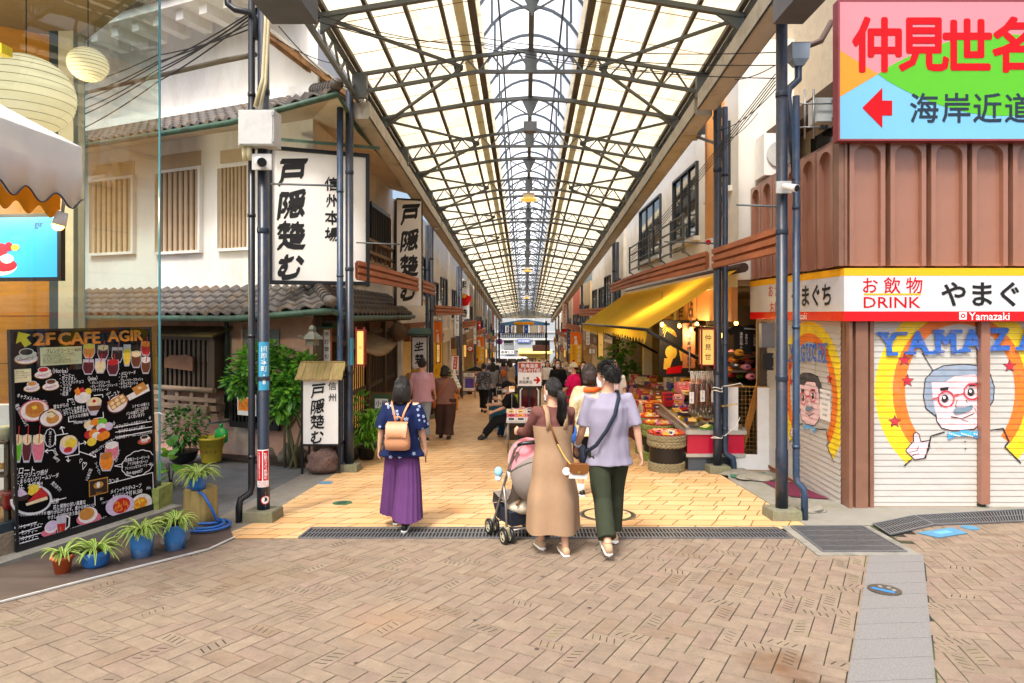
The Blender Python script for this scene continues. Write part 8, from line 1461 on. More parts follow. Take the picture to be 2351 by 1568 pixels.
os_=empty('direction_sign',P(1216,886,12.5),'red and white sign pointing right to the souvenir shop','sign'); a=P(1189,831,12.5);b=P(1243,886,12.5); M=facing(V(((a.x+b.x)/2,12.5,(a.z+b.z)/2))); w_=b.x-a.x;h_=a.z-b.z; mb=MB(mSIGN); fbox(mb,M,-w_/2,w_/2,-h_/2,h_/2,-.03,0); mb.build('board',os_); mb=MB(mat('sign_rust','a8402a',.5,var=.06)); fquad(mb,M,-w_*.48,w_*.48,h_*.06,h_*.48,.002); mb.build('red_field',os_); mb=MB(mSIGN); mb.text('熱海温泉',.085,M@Matrix.Translation(V((0,h_*.34,0))),.012,z=.004); mb.text('おみやげ処',.1,M@Matrix.Translation(V((0,h_*.14,0))),.014,z=.004,maxw=w_*.92); mb.build('white_lettering',os_); mb=MB(mINK); mb.text('丸 福',.055,M@Matrix.Translation(V((-w_*.16,-h_*.18,0))),.008,z=.003); mb.text('高橋商店',.07,M@Matrix.Translation(V((-w_*.17,-h_*.34,0))),.008,z=.003,maxw=w_*.56); mb.build('black_lettering',os_); mb=MB(mRED); fpoly(mb,M,[(w_*.17,-h_*.22),(w_*.32,-h_*.22),(w_*.26,-h_*.12),(w_*.34,-h_*.12),(w_*.46,-h_*.26),(w_*.34,-h_*.4),(w_*.26,-h_*.4),(w_*.32,-h_*.3),(w_*.17,-h_*.3)],.004); mb.build('arrow',os_); mb=MB(mPLAST); mb.box(xm-.02,xm+.02,12.52,12.56,gz(12.5),b.z); mb.box(xm-hw*.8,xm+hw*.8,12.5,12.6,b.z-.05,b.z-.005); mb.build('stand',os_)
ta=empty('folding_table',gp(-.1,11.7),'small steel legged table with boxed sweets in the street','table'); a=P(1162,963,11.5); zt=a.z-.0; xt0=a.x; xt1=P(1232,963,11.5).x; zt=gz(11.5)+.62; mb=MB(mGREYB); mb.box(xt0,xt1,11.5,12.1,zt-.03,zt); mb.build('table_top',ta)
for x in (xt0+.03,xt1-.03):
 for y in (11.53,12.07): mb=MB(mMETAL); mb.tube([V((x,y,gz(y)+.05)),V((x,y,zt-.03))],.014,6); mb.build('leg',ta)
mb=MB(mMETAL); mb.tube([V((xt0+.03,11.53,gz(11.5)+.2)),V((xt1-.03,11.53,gz(11.5)+.2))],.01,6); mb.build('brace',ta)
for i in range(3):
 for j in range(3): pack(V((xt0+.09+.17*i,11.62,zt+.001+.066*j)),.16,.14,.064,4 if j%2 else 6,0,'%s sweet box stacked on the small street table'%('pink' if j%2 else 'white'))
for i in range(9): pack(V((rnd.uniform(xt0+.05,xt1-.05),rnd.uniform(11.8,12.0),zt+.06)),.1,.1,.12,rnd.choice((6,4,0,2)),rnd.uniform(0,3),'assorted sweet packet heaped at the back of the small street table',tilt=.4)
pt=empty('price_tag',P(1178,900,11.6),'small yellow and white price card on a stick above the table','price card'); c=P(1175,893,11.55); M=facing(c); mb=MB(mSIGN); fbox(mb,M,-.05,.05,-.05,.05,-.004,0); mb.m(mSY); fquad(mb,M,-.03,.045,.0,.045,.002); mb.build('card',pt); mb=MB(mMETAL); mb.tube([c-V((0,0,.05)),V((c.x,c.y,zt))],.005,5); mb.build('stick',pt)
sc=empty('suitcase',G(1146,988),'teal blue suitcase with raised handle standing beside the seated people','suitcase'); c=sc.location; mb=MB(mat('suitcase_teal','1f5a78',.4,var=.1,coat=.2)); M=facing(c+V((0,0,.0)),R(15)); fbox(mb,M,-.2,.17,.05,.62,-.25,0);
for k in range(5): fbox(mb,M,-.17+.07*k,-.15+.07*k,.09,.58,.0,.008)
mb.build('shell',sc); mb=MB(mMETAL);
for x in (-.02,.12): mb.tube([M@V((x,.62,-.2)),M@V((x,1.02,-.2))],.009,6)
mb.tube([M@V((-.03,1.02,-.2)),M@V((.13,1.02,-.2))],.014,6); mb.build('handle',sc); mb=MB(mPLAST,True)
for x in (-.16,.13):
 for z in (-.2,-.05): mb.tube([M@V((x,.03,z)),M@V((x+.02,.03,z))],.03,10)
mb.build('wheel',sc)
bn=empty('bench',gp(-.2,14.1),'low dark bench the two seated people share','bench'); mb=MB(mWOODD); bz=gz(14.1); mb.box(-.45,.2,13.6,14.9,bz+.34,bz+.39); mb.build('seat',bn)
for y in (13.75,14.75): mb=MB(mWOODD); mb.box(-.4,.15,y-.03,y+.03,gz(y),bz+.34); mb.build('leg',bn)
# ---------------------------------------------------------------- people
mSKIN=mat('skin','d9a78a',.55,var=.08,scale=6,spec=.35); mHAIR=mat('hair_black','1b1713',.45,var=.8,scale=70,spec=.5,stretch=(1,1,.07),bump=.8,bscale=110); mHAIRB=mat('hair_brown','33221a',.45,var=.7,scale=70,stretch=(1,1,.07),bump=.8,bscale=110); mMASK=mat('mask_white','e9eaec',.8,var=.04); mEYE=mat('eye_dark','151010',.3,var=0); mLIP=mat('lip','a8554c',.5,var=0)
def remesh(mb,voxel,smooth=3,noise_amp=0,nscale=7,seed=0,stretch=(1,1,.45)):
 """weld a set of closed tubes into one continuous skin, returned as verts and faces"""
 me=bpy.data.meshes.new('tmp'); me.from_pydata([tuple(p) for p in mb.v],[],mb.f); o=bpy.data.objects.new('tmp',me); C.objects.link(o)
 md=o.modifiers.new('r','REMESH'); md.mode='VOXEL'; md.voxel_size=voxel
 if smooth: sm=o.modifiers.new('s','SMOOTH'); sm.iterations=smooth; sm.factor=.5
 dg=bpy.context.evaluated_depsgraph_get(); m2=bpy.data.meshes.new_from_object(o.evaluated_get(dg))
 vs=[v.co.copy() for v in m2.vertices]; ns=[v.normal.copy() for v in m2.vertices]; fs=[tuple(p.vertices) for p in m2.polygons]
 if noise_amp:
  for i,p in enumerate(vs):
   q=V((p.x*nscale*stretch[0],p.y*nscale*stretch[1],p.z*nscale*stretch[2]))+V((seed,seed*.7,0)); vs[i]=p+ns[i]*noise_amp*(noise.noise(q)+.5*noise.noise(q*2.3))
 bpy.data.objects.remove(o); bpy.data.meshes.remove(me); bpy.data.meshes.remove(m2); return vs,fs
def clothes(name,parent,mb,m,voxel,amp,seed,smooth=3):
 vs,fs=remesh(mb,voxel,smooth,amp,7,seed); o=MB(m,True); o.add(vs,fs); ob=o.build(name,parent); return ob,vs,fs
def ringz(c,rx,ry,n=20,sq=1.0): return [V((c[0]+rx*math.copysign(abs(math.cos(2*math.pi*i/n))**sq,math.cos(2*math.pi*i/n)),c[1]+ry*math.copysign(abs(math.sin(2*math.pi*i/n))**sq,math.sin(2*math.pi*i/n)),c[2])) for i in range(n)]
NP=[0]
def person(label,x,y,rot,H,shirt,bottom,shoes,hair=('short',),legs=((0,0),(0,0)),arms=((0,6,8),(0,6,8)),near=False,fem=True,sleeve=.6,hem=.86,wide=1.0,yaw=0,mask=False,skin=None,lean=0,seat=None,fat=1.0,group=None,cap=None,socks=None,print_=None,sleeve_r=1.0,z=0,collar=None,hands=None,feetyaw=0):
 NP[0]+=1; seed=NP[0]*3.7; s=H/1.70; sk=skin or mSKIN; vx=.0075 if near else .0125; T={}
 loc=gp(x,y,z); body=MB(sk,True)
 # skeleton
 hipz=.90
 J={}
 for k,sd in ((0,-1),(1,1)):
  a,b=R(legs[k][0]),R(legs[k][1]); sp=legs[k][2] if len(legs[k])>2 else 0
  h=V((sd*.088*fat,0,hipz)); kn=h+V((sd*math.sin(R(sp))*.4,.42*math.sin(a),-.42*math.cos(a))); an=kn+V((0,.40*math.sin(a-b),-.40*math.cos(a-b))); J[k]=(h,kn,an,a-b)
 dz=-min(J[0][2].z,J[1][2].z)+.075
 if seat is not None: dz=seat-hipz+.08
 U=V((0,0,dz))
 for k in J: J[k]=tuple(q+U if isinstance(q,V) else q for q in J[k])
 ln=R(lean)
 def t(p): # torso lean about the hips
  p=V(p); q=p-V((0,0,hipz)); return V((q.x,q.y*math.cos(ln)+q.z*math.sin(ln),q.z*math.cos(ln)-q.y*math.sin(ln)))+V((0,0,hipz))+U
 sw=.165 if fem else .18
 wa=(.125 if fem else .145)*fat; hp=(.168 if fem else .158)*fat; ch=(.15 if fem else .172)*fat
 prof=[(.83,hp*.8,.1*fat),(.9,hp,.115*fat),(.98,hp*.93,.108*fat),(1.08,wa,.095*fat),(1.2,ch*.96,.11*fat),(1.3,ch,.108*fat),(1.38,sw*.82,.082),(1.425,.1,.065),(1.455,.058,.056),(1.53,.05,.053)]
 body.loft([[t(p) for p in ringz((0,-.005,z_),rx,ry)] for z_,rx,ry in prof])
 Rh=Matrix.Rotation(R(yaw),4,'Z')
 def hd(p): q=Rh@((V(p)-V((0,0,1.5)))*1.1); return t(q+V((0,0,1.495)))
 def ellh(mb,c,r,n=16,m=12):
  vs=[]
  mb2=MB(mb.mats[mb.cur],True); mb2.ell(c,r,n,m); mb.add([hd(p) for p in mb2.v],mb2.f,True)
 ellh(body,(0,.008,1.6),(.072,.09,.103)); ellh(body,(0,.035,1.55),(.056,.06,.07)); ellh(body,(0,.1,1.577),(.011,.018,.018)); ellh(body,(0,.0,1.53),(.05,.05,.06))
 for sd in (-1,1): ellh(body,(sd*.073,-.005,1.582),(.012,.02,.03),8,6)
 A={}
 for k,sd in ((0,-1),(1,1)):
  p_,ab,el=arms[k][:3]; tw=R(arms[k][3]) if len(arms[k])>3 else 0
  sh=t((sd*sw,-.01,1.395)); a=R(p_); b=R(ab); d1=V((sd*math.sin(b),math.sin(a)*math.cos(b),-math.cos(a)*math.cos(b))); elb=sh+d1*.27; a2=a+R(el); d2=V((sd*math.sin(b)*.6-sd*math.sin(tw),math.sin(a2)*math.cos(b),-math.cos(a2)*math.cos(b))).normalized(); wr=elb+d2*.235; A[k]=(sh,elb,wr,d2,sd)
  fa=.9+.1*fat
  body.tube([t((sd*.1,-.01,1.385)),sh,sh.lerp(elb,.35),elb,elb.lerp(wr,.3),wr],[.05*fa,.05*fa,.045*fa,.036*fa,.036*fa,.024*fa],10)
  # hand: palm, four fingers, thumb
  side=V((0,1,0)) if abs(d2.y)<.8 else V((0,0,1)); nrm=V((-sd,0,0)); nrm=(nrm-d2*nrm.dot(d2)).normalized(); wd=d2.cross(nrm).normalized(); wd=wd if wd.dot(V((0,1,0))-d2*d2.y)>=0 else -wd
  curl=hands[k] if hands else .35; pc=wr+d2*.045; body.loft([[wr+d2*l+wd*(c_*w_)+nrm*(s_*h_) for c_,s_ in [(math.cos(q*math.pi/5),math.sin(q*math.pi/5)) for q in range(10)]] for l,w_,h_ in ((-.005,.024,.018),(.02,.032,.016),(.06,.04,.014),(.085,.038,.012),(.09,.03,.008))])
  for f in range(4):
   o=wr+d2*.08+wd*(.027-.018*f); L=(.068,.076,.07,.055)[f]; pts=[o-d2*.012]; dd=d2.copy(); ang=0
   for q in range(3): ang+=curl*(1+.12*f)*(.6 if q==0 else 1); dd=(d2*math.cos(ang)+nrm*math.sin(ang)+wd*(.09*(1.5-f))).normalized(); pts.append(pts[-1]+dd*(L*(.5,.32,.26)[q]))
   body.tube(pts,[.0095,.0088,.0082,.007],7)
  o=wr+d2*.025+wd*.026; td=(d2*.75+wd*.65+nrm*.35).normalized(); body.tube([o-td*.01,o+td*.03,o+td*.03+(d2*.9+wd*.15+nrm*.4).normalized()*.03],[.013,.011,.008],7)
  L_=J[k]; body.tube([L_[0]+V((0,0,.03)),L_[0].lerp(L_[1],.4),L_[1],L_[1].lerp(L_[2],.3),L_[1].lerp(L_[2],.75),L_[2]],[.085*fat,.078*fat,.054*fat,.056*fat,.036,.034],12)
  ff=L_[3]*.55; fd=V((math.sin(R(feetyaw))*1,math.cos(ff),math.sin(-ff)*-1 if False else math.sin(ff)*-1)).normalized(); upf=fd.cross(V((-1,0,0))).normalized()*-1; upf=upf if upf.z>0 else -upf
  J[k]=(L_[0],L_[1],L_[2],fd,upf); an=L_[2]; body.tube([an-fd*.03-upf*.035,an+fd*.05-upf*.035,an+fd*.12-upf*.045],[.032,.034,.022],10)
 if seat is not None: pass
 vs,fs=remesh(body,vx,2); b=MB(sk,True); b.add([p*s for p in vs],fs); root=b.build('person',None,label,'person',group,base=False)
 S=lambda p:p*s
 def out(name,mb,par=root):
  mb.v=[p*s for p in mb.v]; return mb.build(name,par)
 # shoes
 for k in J:
  h,kn,an,fd,uf=J[k]; rt=fd.cross(uf).normalized(); mb=MB(shoes[0],True)
  def sec(l,w_,h0,h1): return [an+fd*l+rt*(w_*math.cos(q))+uf*(-.073+h0+(h1-h0)*(.5+.5*math.sin(q))) for q in [2*math.pi*i/14 for i in range(14)]]
  mb.loft([sec(-.066,.014,.018,.05),sec(-.058,.032,.012,.088),sec(-.02,.038,.012,.096),sec(.03,.042,.012,.088),sec(.09,.047,.012,.066),sec(.145,.04,.012,.05),sec(.172,.014,.016,.036)]); sh_=out('shoe',mb); mb=MB(shoes[1],True)
  def s2_(l,w_,h0,h1): return [an+fd*l+rt*(w_*math.cos(q))+uf*(-.075+h0+(h1-h0)*(.5+.5*math.sin(q))) for q in [2*math.pi*i/14 for i in range(14)]]
  mb.loft([s2_(-.072,.012,0,.03),s2_(-.06,.036,0,.032),s2_(.03,.045,0,.028),s2_(.09,.05,0,.026),s2_(.15,.042,0,.026),s2_(.178,.014,.006,.03)]); c_=out('sole',mb,sh_)
  if near and len(shoes)>2:
   mb=MB(shoes[2],True)
   for q in range(4): mb.tube([an+fd*(.055+.022*q)-rt*.026+uf*(.012-.009*q),an+fd*(.06+.022*q)+uf*(.022-.009*q),an+fd*(.055+.022*q)+rt*.026+uf*(.012-.009*q)],.0035,5)
   out('laces',mb,sh_)
 if socks:
  for k in J: mb=MB(socks,True); mb.tube([J[k][2]+V((0,0,-.03)),J[k][2]+(J[k][1]-J[k][2])*.22],[.043,.046],12); out('sock',mb)
 # bottoms
 kind=bottom[0]
 if kind in ('pants','shorts'):
  m_,rt_,ra,frac=bottom[1:5]; mb=MB(m_,True)
  mb.loft([[t(p) for p in ringz((0,-.005,z_),rx,ry)] for z_,rx,ry in ((.8,hp*.9,.115*fat),(.9,hp+.018,.132*fat),(.98,hp*.95+.015,.122*fat),(1.05,wa+.02,.108*fat))])
  for k in J:
   h,kn,an=J[k][:3]; pts=[h+V((0,0,.05)),h.lerp(kn,.35),kn]; rr=[.098*fat*rt_,.094*fat*rt_,(.066*fat+.3*(ra-.05))*rt_]
   if frac<=1: pts=[h+V((0,0,.05)),h.lerp(kn,frac*.6),h.lerp(kn,frac)]; rr=[.1*fat*rt_,.1*fat*rt_,.1*fat*rt_]
   else: pts+=[kn.lerp(an,(frac-1)*.5),kn.lerp(an,frac-1)]; rr+=[(.06+.5*(ra-.05))*rt_,ra*rt_]
   mb.tube(pts,rr,14)
  clothes('trousers' if kind=='pants' else 'shorts',root,scl(mb,s),m_,.012*s,.012,seed)
 if kind=='culottes':
  mb=MB(bottom[1],True); n=64
  for k,sd in ((0,-1),(1,1)):
   h,kn,an=J[k][:3]; rings=[]
   for i in range(15):
    f=i/14; z_=1.0+(bottom[2]-1.0)*f; yy=np.interp(z_-.02,[.1,.5,.9],[an.y*.8+kn.y*.2,kn.y,0]); up_=max(0,(an.z-.09))*f; rx=np.interp(f,[0,.12,.5,1],[wa*.62,hp*.66,.135,.165]); cx=np.interp(f,[0,.15,1],[.06,.075,.108])
    rings.append([V((sd*cx+rx*(1+.05*min(1,f*4)*math.cos(17*a+.9*math.sin(2*a)))*math.cos(a),yy-.005+rx*np.interp(f,[0,1],[.92,1.0])*(1+.05*min(1,f*4)*math.cos(17*a+.9*math.sin(2*a)))*math.sin(a),z_+up_+.01*f*math.sin(a*2+k)))+U for a in [2*math.pi*j/n for j in range(n)]])
   mb.loft(rings,True,False)
  out('culottes',mb)
 if kind in ('skirt','dress'):
  m_,zh,rh,top,pleat=bottom[1:6]; mb=MB(m_,True); n=96; rings=[]
  mid=(J[0][1]+J[1][1])/2; zs=[top+(zh-top)*i/16 for i in range(17)]
  for z_ in zs:
   f=(top-z_)/(top-zh); base=np.interp(z_,[zh,.55,.75,.9,1.0,1.08,1.25,1.33],[rh,(rh+hp)*.52+.03,hp+.045,hp+.04,wa+.065,wa+.055,ch+.054,ch+.05] if kind=='dress' else [rh,(rh+hp)*.52+.03,hp+.045,hp+.03,wa+.05,wa+.03,ch+.022,ch+.02]); cy=np.interp(z_,[0,.45,.9,1.4],[mid.y*1.0,mid.y*.9,0,0]); row=[]
   for i in range(n):
    a=2*math.pi*i/n; kx=1+ (pleat[0]*f*math.cos(a*pleat[1]+.6*math.sin(3*a)) if pleat else 0)+.02*f*math.sin(a*5+seed); ry=.74+.1*f
    if pleat and len(pleat)>2: kx*=1-pleat[2]*f*max(0,1-abs(abs(math.cos(a)))/.16)
    zz=z_+(.012*math.sin(a*3+seed)*f)
    row.append(t((base*kx*math.cos(a),base*ry*kx*math.sin(a)+cy-.005,zz)) if z_>.9 else V((base*kx*math.cos(a),base*ry*kx*math.sin(a)+cy-.005,zz))+U)
   rings.append(row)
  mb.loft(rings,True,False); out('skirt' if kind=='skirt' else 'dress',mb)
 # top
 if shirt:
  m_=shirt; mb=MB(m_,True); e=.016*wide+.006
  pr=[(hem,max(hp*.98,wa)+e*1.9*wide,.122*fat+e*1.7),(hem+.07,hp*.95+e*1.6,.118*fat+e*1.4),(1.06,max(wa,hp*.86)+e*1.4,.108*fat+e*1.2),(1.2,ch+e*1.1,.116*fat+e),(1.32,ch+e*.95,.112*fat+e*.9),(1.39,sw*.84+e*.4,.086+e*.6),(1.435,.105,.075),(1.455,.075,.069)]
  pr=[q for q in pr if q[0]>=hem-.001]; mb.loft([[t(p) for p in ringz((0,-.008,z_),rx,ry,24)] for z_,rx,ry in pr])
  for k in A:
   sh,el,wr,d2,sd=A[k]; fa=.9+.1*fat; pts=[t((sd*.09,-.01,1.375)),sh]; r0=.058*fa*sleeve_r; rr=[.06*fa,.062*fa]
   if sleeve<=1: pts+=[sh.lerp(el,sleeve*.5),sh.lerp(el,sleeve)]; rr+=[r0*1.06,r0*1.08]
   else: pts+=[sh.lerp(el,.6),el,el.lerp(wr,sleeve-1)]; rr+=[r0,r0*.86,.034*sleeve_r*fa+.006]
   mb.tube(pts,rr,14)
  ob,vs,fs=clothes('shirt',root,scl(mb,s),m_,.0105*s if near else .015*s,.016 if near else .008,seed)
  if print_:
   q=random.Random(5); pm=MB(print_[0]); cnt=0
   for _ in range(4000):
    f=q.choice(fs); a,b2,c2=vs[f[0]],vs[f[1]],vs[f[2]]; nn=(b2-a).cross(c2-a)
    if nn.length==0: continue
    nn.normalize(); u=nn.cross(V((0,0,1)));
    if u.length<.3: continue
    u.normalize(); w_=nn.cross(u); rr=q.uniform(0,6.28); ss=print_[2]*q.uniform(.7,1.2); cnt+=1
    for k in range(5):
     an_=rr+k*1.256; e_=u*math.cos(an_)+w_*math.sin(an_); g_=u*math.cos(an_+.5)+w_*math.sin(an_+.5); h_=u*math.cos(an_-.5)+w_*math.sin(an_-.5); o_=a+nn*.004; pm.add([o_,o_+h_*ss*.6,o_+e_*ss,o_+g_*ss*.6],[(0,1,2,3)])
    if cnt>=print_[1]: break
   pm.build('print',ob)
  if collar: mb=MB(collar,True); mb.loft([[t(p) for p in ringz((0,-.008,z_),r_,r_*.98,20)] for z_,r_ in ((1.43,.088),(1.465,.071),(1.455,.066))],True,False); out('collar',mb)
 # hair
 hk=hair[0]; hm=hair[1] if len(hair)>1 else mHAIR; q=random.Random(int(seed*10)); mb=MB(hm,True)
 def surf(th,ph,k=1.0): # th from the crown, ph azimuth (0 = front)
  return V((.079*k*math.sin(th)*math.sin(ph),.099*k*math.sin(th)*math.cos(ph)-.004,1.598+.114*k*math.cos(th)))
 def limit(ph):
  c=math.cos(ph); back={'short':R(118),'bob':R(120),'long':R(125),'pony':R(118),'capped':R(118)}[hk]; side={'short':R(92),'bob':R(112),'long':R(118),'pony':R(95),'capped':R(95)}[hk]; front=R(52)
  return side+(front-side)*max(c,0)**.6 if c>0 else side+(back-side)*(-c)**.8
 n=28; rings=[[hd(surf(limit(2*math.pi*i/n)*f+.001,2*math.pi*i/n,1.0 if f<.9 else .93)) for i in range(n)] for f in (.02,.15,.3,.45,.6,.75,.88,1.0,1.03)]
 mb.loft(rings,True,True)
 if hk in ('bob','long'):
  zl={'bob':1.47,'long':1.30}[hk]; zl=hair[2] if len(hair)>2 else zl; back=[]
  for z_,w_,dp,cy in ((1.65,.07,.09,-.01),(1.6,.086,.098,-.012),(1.54,.097,.1,-.02),(1.48,.1,.09,-.03),(max(1.42,zl+.02),.098,.068,-.045),(zl,.08,.045,-.065)):
   back.append([hd((w_*math.cos(a),cy+dp*(math.sin(a) if math.sin(a)<0 else .35*math.sin(a)),z_)) for a in [2*math.pi*i/22 for i in range(22)]])
  mb.loft(back)
 if hk=='pony':
  mb.tube([hd(p) for p in ((0,-.085,1.60),(0,-.125,1.585),(.005,-.135,1.53),(.015,-.125,1.46),(.01,-.12,1.38),(.02,-.118,1.32))],[.028,.03,.04,.042,.036,.012],12)
 nst=900 if near else 60
 for i in range(nst):
  ph=q.uniform(0,2*math.pi); lim=limit(ph); w0=.0026 if near else .006
  if hk=='short':
   th=lim*math.sqrt(q.random()); p=surf(th,ph,.98); nn=V((math.sin(th)*math.sin(ph),math.sin(th)*math.cos(ph),math.cos(th))); tang=(V((q.uniform(-1,1),q.uniform(-1,1),-.8+q.uniform(-.6,.9)))); L=.05*q.uniform(.5,1.1)*(1.15-.75*th/R(118)); d=(nn*.8+tang*.55).normalized(); pts=[p,p+d*L*.6,p+d*L-V((0,0,L*.25))]
  else:
   k=1.005+q.random()*.05; pts=[surf(lim*f,ph,k) for f in (.08,.3,.55,.8,1.0)]
   if hk=='pony': e=V((0,-.1,1.6)); pts=[p.lerp(e,f*f*.9)+V((0,-.01*f,0)) for p,f in zip(pts,(0,.1,.3,.65,1))]
   elif hk in ('bob','long') and math.cos(ph)<.55:
    zl={'bob':1.455,'long':1.29}[hk]; zl=hair[2] if len(hair)>2 else zl; p=pts[-1]; pts+=[V((p.x*1.1,p.y-.01,p.z-.05)),V((p.x*1.05,p.y*.9-.03,zl+q.uniform(-.03,.03)))] if p.z-.05>zl else []
  mb.tube([hd(p) for p in pts],[w0]*(len(pts)-1)+[w0*.25],3,True)
 if hk=='pony':
  for i in range(220 if near else 12):
   a=q.uniform(0,6.28); r_=q.uniform(.5,1.1); of=V((math.cos(a)*r_,math.sin(a)*r_*.8,0)); mb.tube([hd(V(p)+of*w_) for p,w_ in (((0,-.125,1.585),.03),((.005,-.137,1.53),.042),((.015,-.127,1.45),.044),((.012+q.uniform(-.01,.01),-.12,1.37),.04),((.02,-.118,1.30+q.uniform(-.03,.03)),.022))],[.003,.003,.003,.003,.0006],3)
 out('hair',mb)
 # face
 mb=MB(mEYE,True);
 for sd in (-1,1): ellh(mb,(sd*.031,.088,1.6),(.012,.008,.006),8,6)
 out('eyes',mb); mb=MB(mHAIR,True)
 for sd in (-1,1): mb.tube([hd((sd*.017,.097,1.622)),hd((sd*.035,.092,1.627)),hd((sd*.05,.078,1.62))],.0035,5)
 out('eyebrows',mb)
 if mask:
  mb=MB(mMASK,True); pts=[]
  for i in range(7):
   z_=1.505+.085*i/6; pts.append([hd((.062*math.sin(a)*(1-.12*abs(i-3)/3),.02+(.082+.018*math.exp(-(a*2.2)**2)*(1 if 1<i<6 else .5))*math.cos(a),z_)) for a in [R(-88+176*j/14) for j in range(15)]])
  mb.loft(pts,False,False)
  for sd in (-1,1): mb.tube([hd((sd*.062,.022,1.585)),hd((sd*.077,-.02,1.6)),hd((sd*.078,-.022,1.56)),hd((sd*.062,.022,1.51))],.003,5)
  out('mask',mb)
 else: mb=MB(mLIP,True); ellh(mb,(0,.089,1.535),(.02,.008,.007),10,6); out('mouth',mb)
 if cap:
  mb=MB(cap,True); mb.loft([[hd(surf(R(th),2*math.pi*i/24,1.09)) for i in range(24)] for th in (2,25,50,72,86)],True,True);
  vs=[];
  for i in range(11): a=R(-70+14*i); vs+=[hd((.085*math.sin(a),.1*math.cos(a),1.607)),hd((.1*math.sin(a),.1*math.cos(a)+.075*max(.1,math.cos(a)),1.595))]
  mb.add(vs,[(2*i,2*i+1,2*i+3,2*i+2) for i in range(10)],True); out('cap',mb)
 root.location=loc; root.rotation_euler=(0,0,R(rot));
 W=Matrix.Translation(loc)@Matrix.Rotation(R(rot),4,'Z')
 return dict(root=root,s=s,W=lambda p:W@(V(p)*s),t=lambda p:W@(t(p)*s),J=J,A=A,hd=lambda p:W@(hd(p)*s),M=W,L=lambda p:W@(p*s))
def scl(mb,s): mb.v=[p*s for p in mb.v]; return mb
cl=lambda n,c,**k:mat('cloth_'+n,c,.85,var=.1,scale=5,bump=.12,bscale=130,spec=.2,**k)
sWHITE=mat('sole_white','ecebe6',.5,var=.05); sBLACK=mat('shoe_black','17171a',.4,var=.1); sBEIGE=mat('shoe_beige','b89a78',.8,var=.1,bump=.1); sLACE=mat('shoe_lace','efece4',.7,var=0); sGREY=mat('shoe_grey','3b3d40',.6,var=.1)
def strap(pts,w_,m,label=None): pass
def band3(mb,pts,w_,th=.004,up=None):
 """flat strap along points"""
 pts=[V(p) for p in pts]; rings=[]
 for i,p in enumerate(pts):
  t_=(pts[min(i+1,len(pts)-1)]-pts[max(i-1,0)]).normalized(); n_=up[i] if up else V((0,0,1)); n_=(n_-t_*n_.dot(t_)); n_=n_.normalized() if n_.length>1e-4 else t_.orthogonal().normalized(); x_=t_.cross(n_).normalized()
  rings.append([p-x_*w_/2,p+x_*w_/2,p+x_*w_/2+n_*th,p-x_*w_/2+n_*th])
 mb.loft(rings,True,True,True)
# --- woman in navy blouse and purple pleated skirt
p1=person('woman with black bob in navy floral blouse and wide purple pleated trousers with tan backpack',-1.28,6.68,-3,1.545,cl('navy','16224a'),('culottes',cl('purple','593463'),.15),(sBLACK,sWHITE,sLACE),('bob',mHAIR,1.455),legs=((8,2),(-9,16)),arms=((-4,14,14),(4,12,10)),near=True,sleeve=.98,hem=.84,wide=1.6,print_=(mat('print_flower','9fb0d0',.8,var=0),54,.021),sleeve_r=1.35,collar=mat('collar_white','e6e7ea',.8),hands=(.35,.7))
bp=empty('backpack',p1['t']((0,-.2,1.0)),'tan leather backpack on the woman in the navy blouse','backpack'); mTAN=mat('leather_tan','c98f68',.5,var=.08,scale=6,bump=.1,bscale=60); mb=MB(mTAN,True); q=lambda z_,w_,d_,y_:[p1['t']((w_*math.copysign(abs(math.cos(a))**.5,math.cos(a)),y_+d_*math.copysign(abs(math.sin(a))**.6,math.sin(a)),z_)) for a in [2*math.pi*i/28 for i in range(28)]]
mb.loft([q(.93,.10,.035,-.2),q(.945,.135,.055,-.21),q(1.02,.142,.066,-.22),q(1.12,.128,.06,-.215),q(1.2,.11,.045,-.2),q(1.22,.09,.02,-.19)]); mb.build('body',bp); mb=MB(mTAN,True); mb.loft([[p1['t']((x_*w_,y_,z_)) for x_ in (-1,-.6,0,.6,1)] for w_,y_,z_ in ((.105,-.14,1.23),(.114,-.2,1.245),(.118,-.262,1.225),(.117,-.292,1.14),(.112,-.298,1.085),(.1,-.294,1.082))],False,False); mb.build('flap',bp); mb=MB(mTAN,True); mb.tube([p1['t'](p) for p in ((-.03,-.17,1.24),(-.035,-.18,1.28),(0,-.185,1.30),(.035,-.18,1.28),(.03,-.17,1.24))],.009,8); mb.build('handle',bp); mb=MB(mat('brass','cda95c',.3,metal=.8,var=0));
for sd in (-.04,.04): mb.ell(p1['t']((sd,-.302,1.1)),.006,8,6)
mb.build('studs',bp)
for sd in (-1,1): mb=MB(mTAN); band3(mb,[p1['t'](p) for p in ((sd*.03,-.165,1.23),(sd*.06,-.14,1.34),(sd*.095,-.1,1.425),(sd*.105,-.02,1.455),(sd*.11,.07,1.41),(sd*.12,.12,1.28),(sd*.15,.06,1.1),(sd*.135,-.1,1.0))],.022,.005,[p1['M'].to_3x3()@V(n_) for n_ in ((0,-1,.3),(0,-1,.5),(0,-.6,1),(0,0,1),(0,1,.6),(0,1,0),(sd,.3,0),(sd,-.3,0))]); mb.build('strap',bp)
ph_=empty('phone',p1['L'](p1['A'][1][2]),'brown cased phone in the right hand of the woman in navy','phone'); w_=p1['L'](p1['A'][1][2]+p1['A'][1][3]*.09); mb=MB(mat('phone_case','6b3a26',.4)); mb.cbox(w_+V((-.012,.02,-.0)),(.012,.075,.15),R(10)); mb.build('case',ph_)
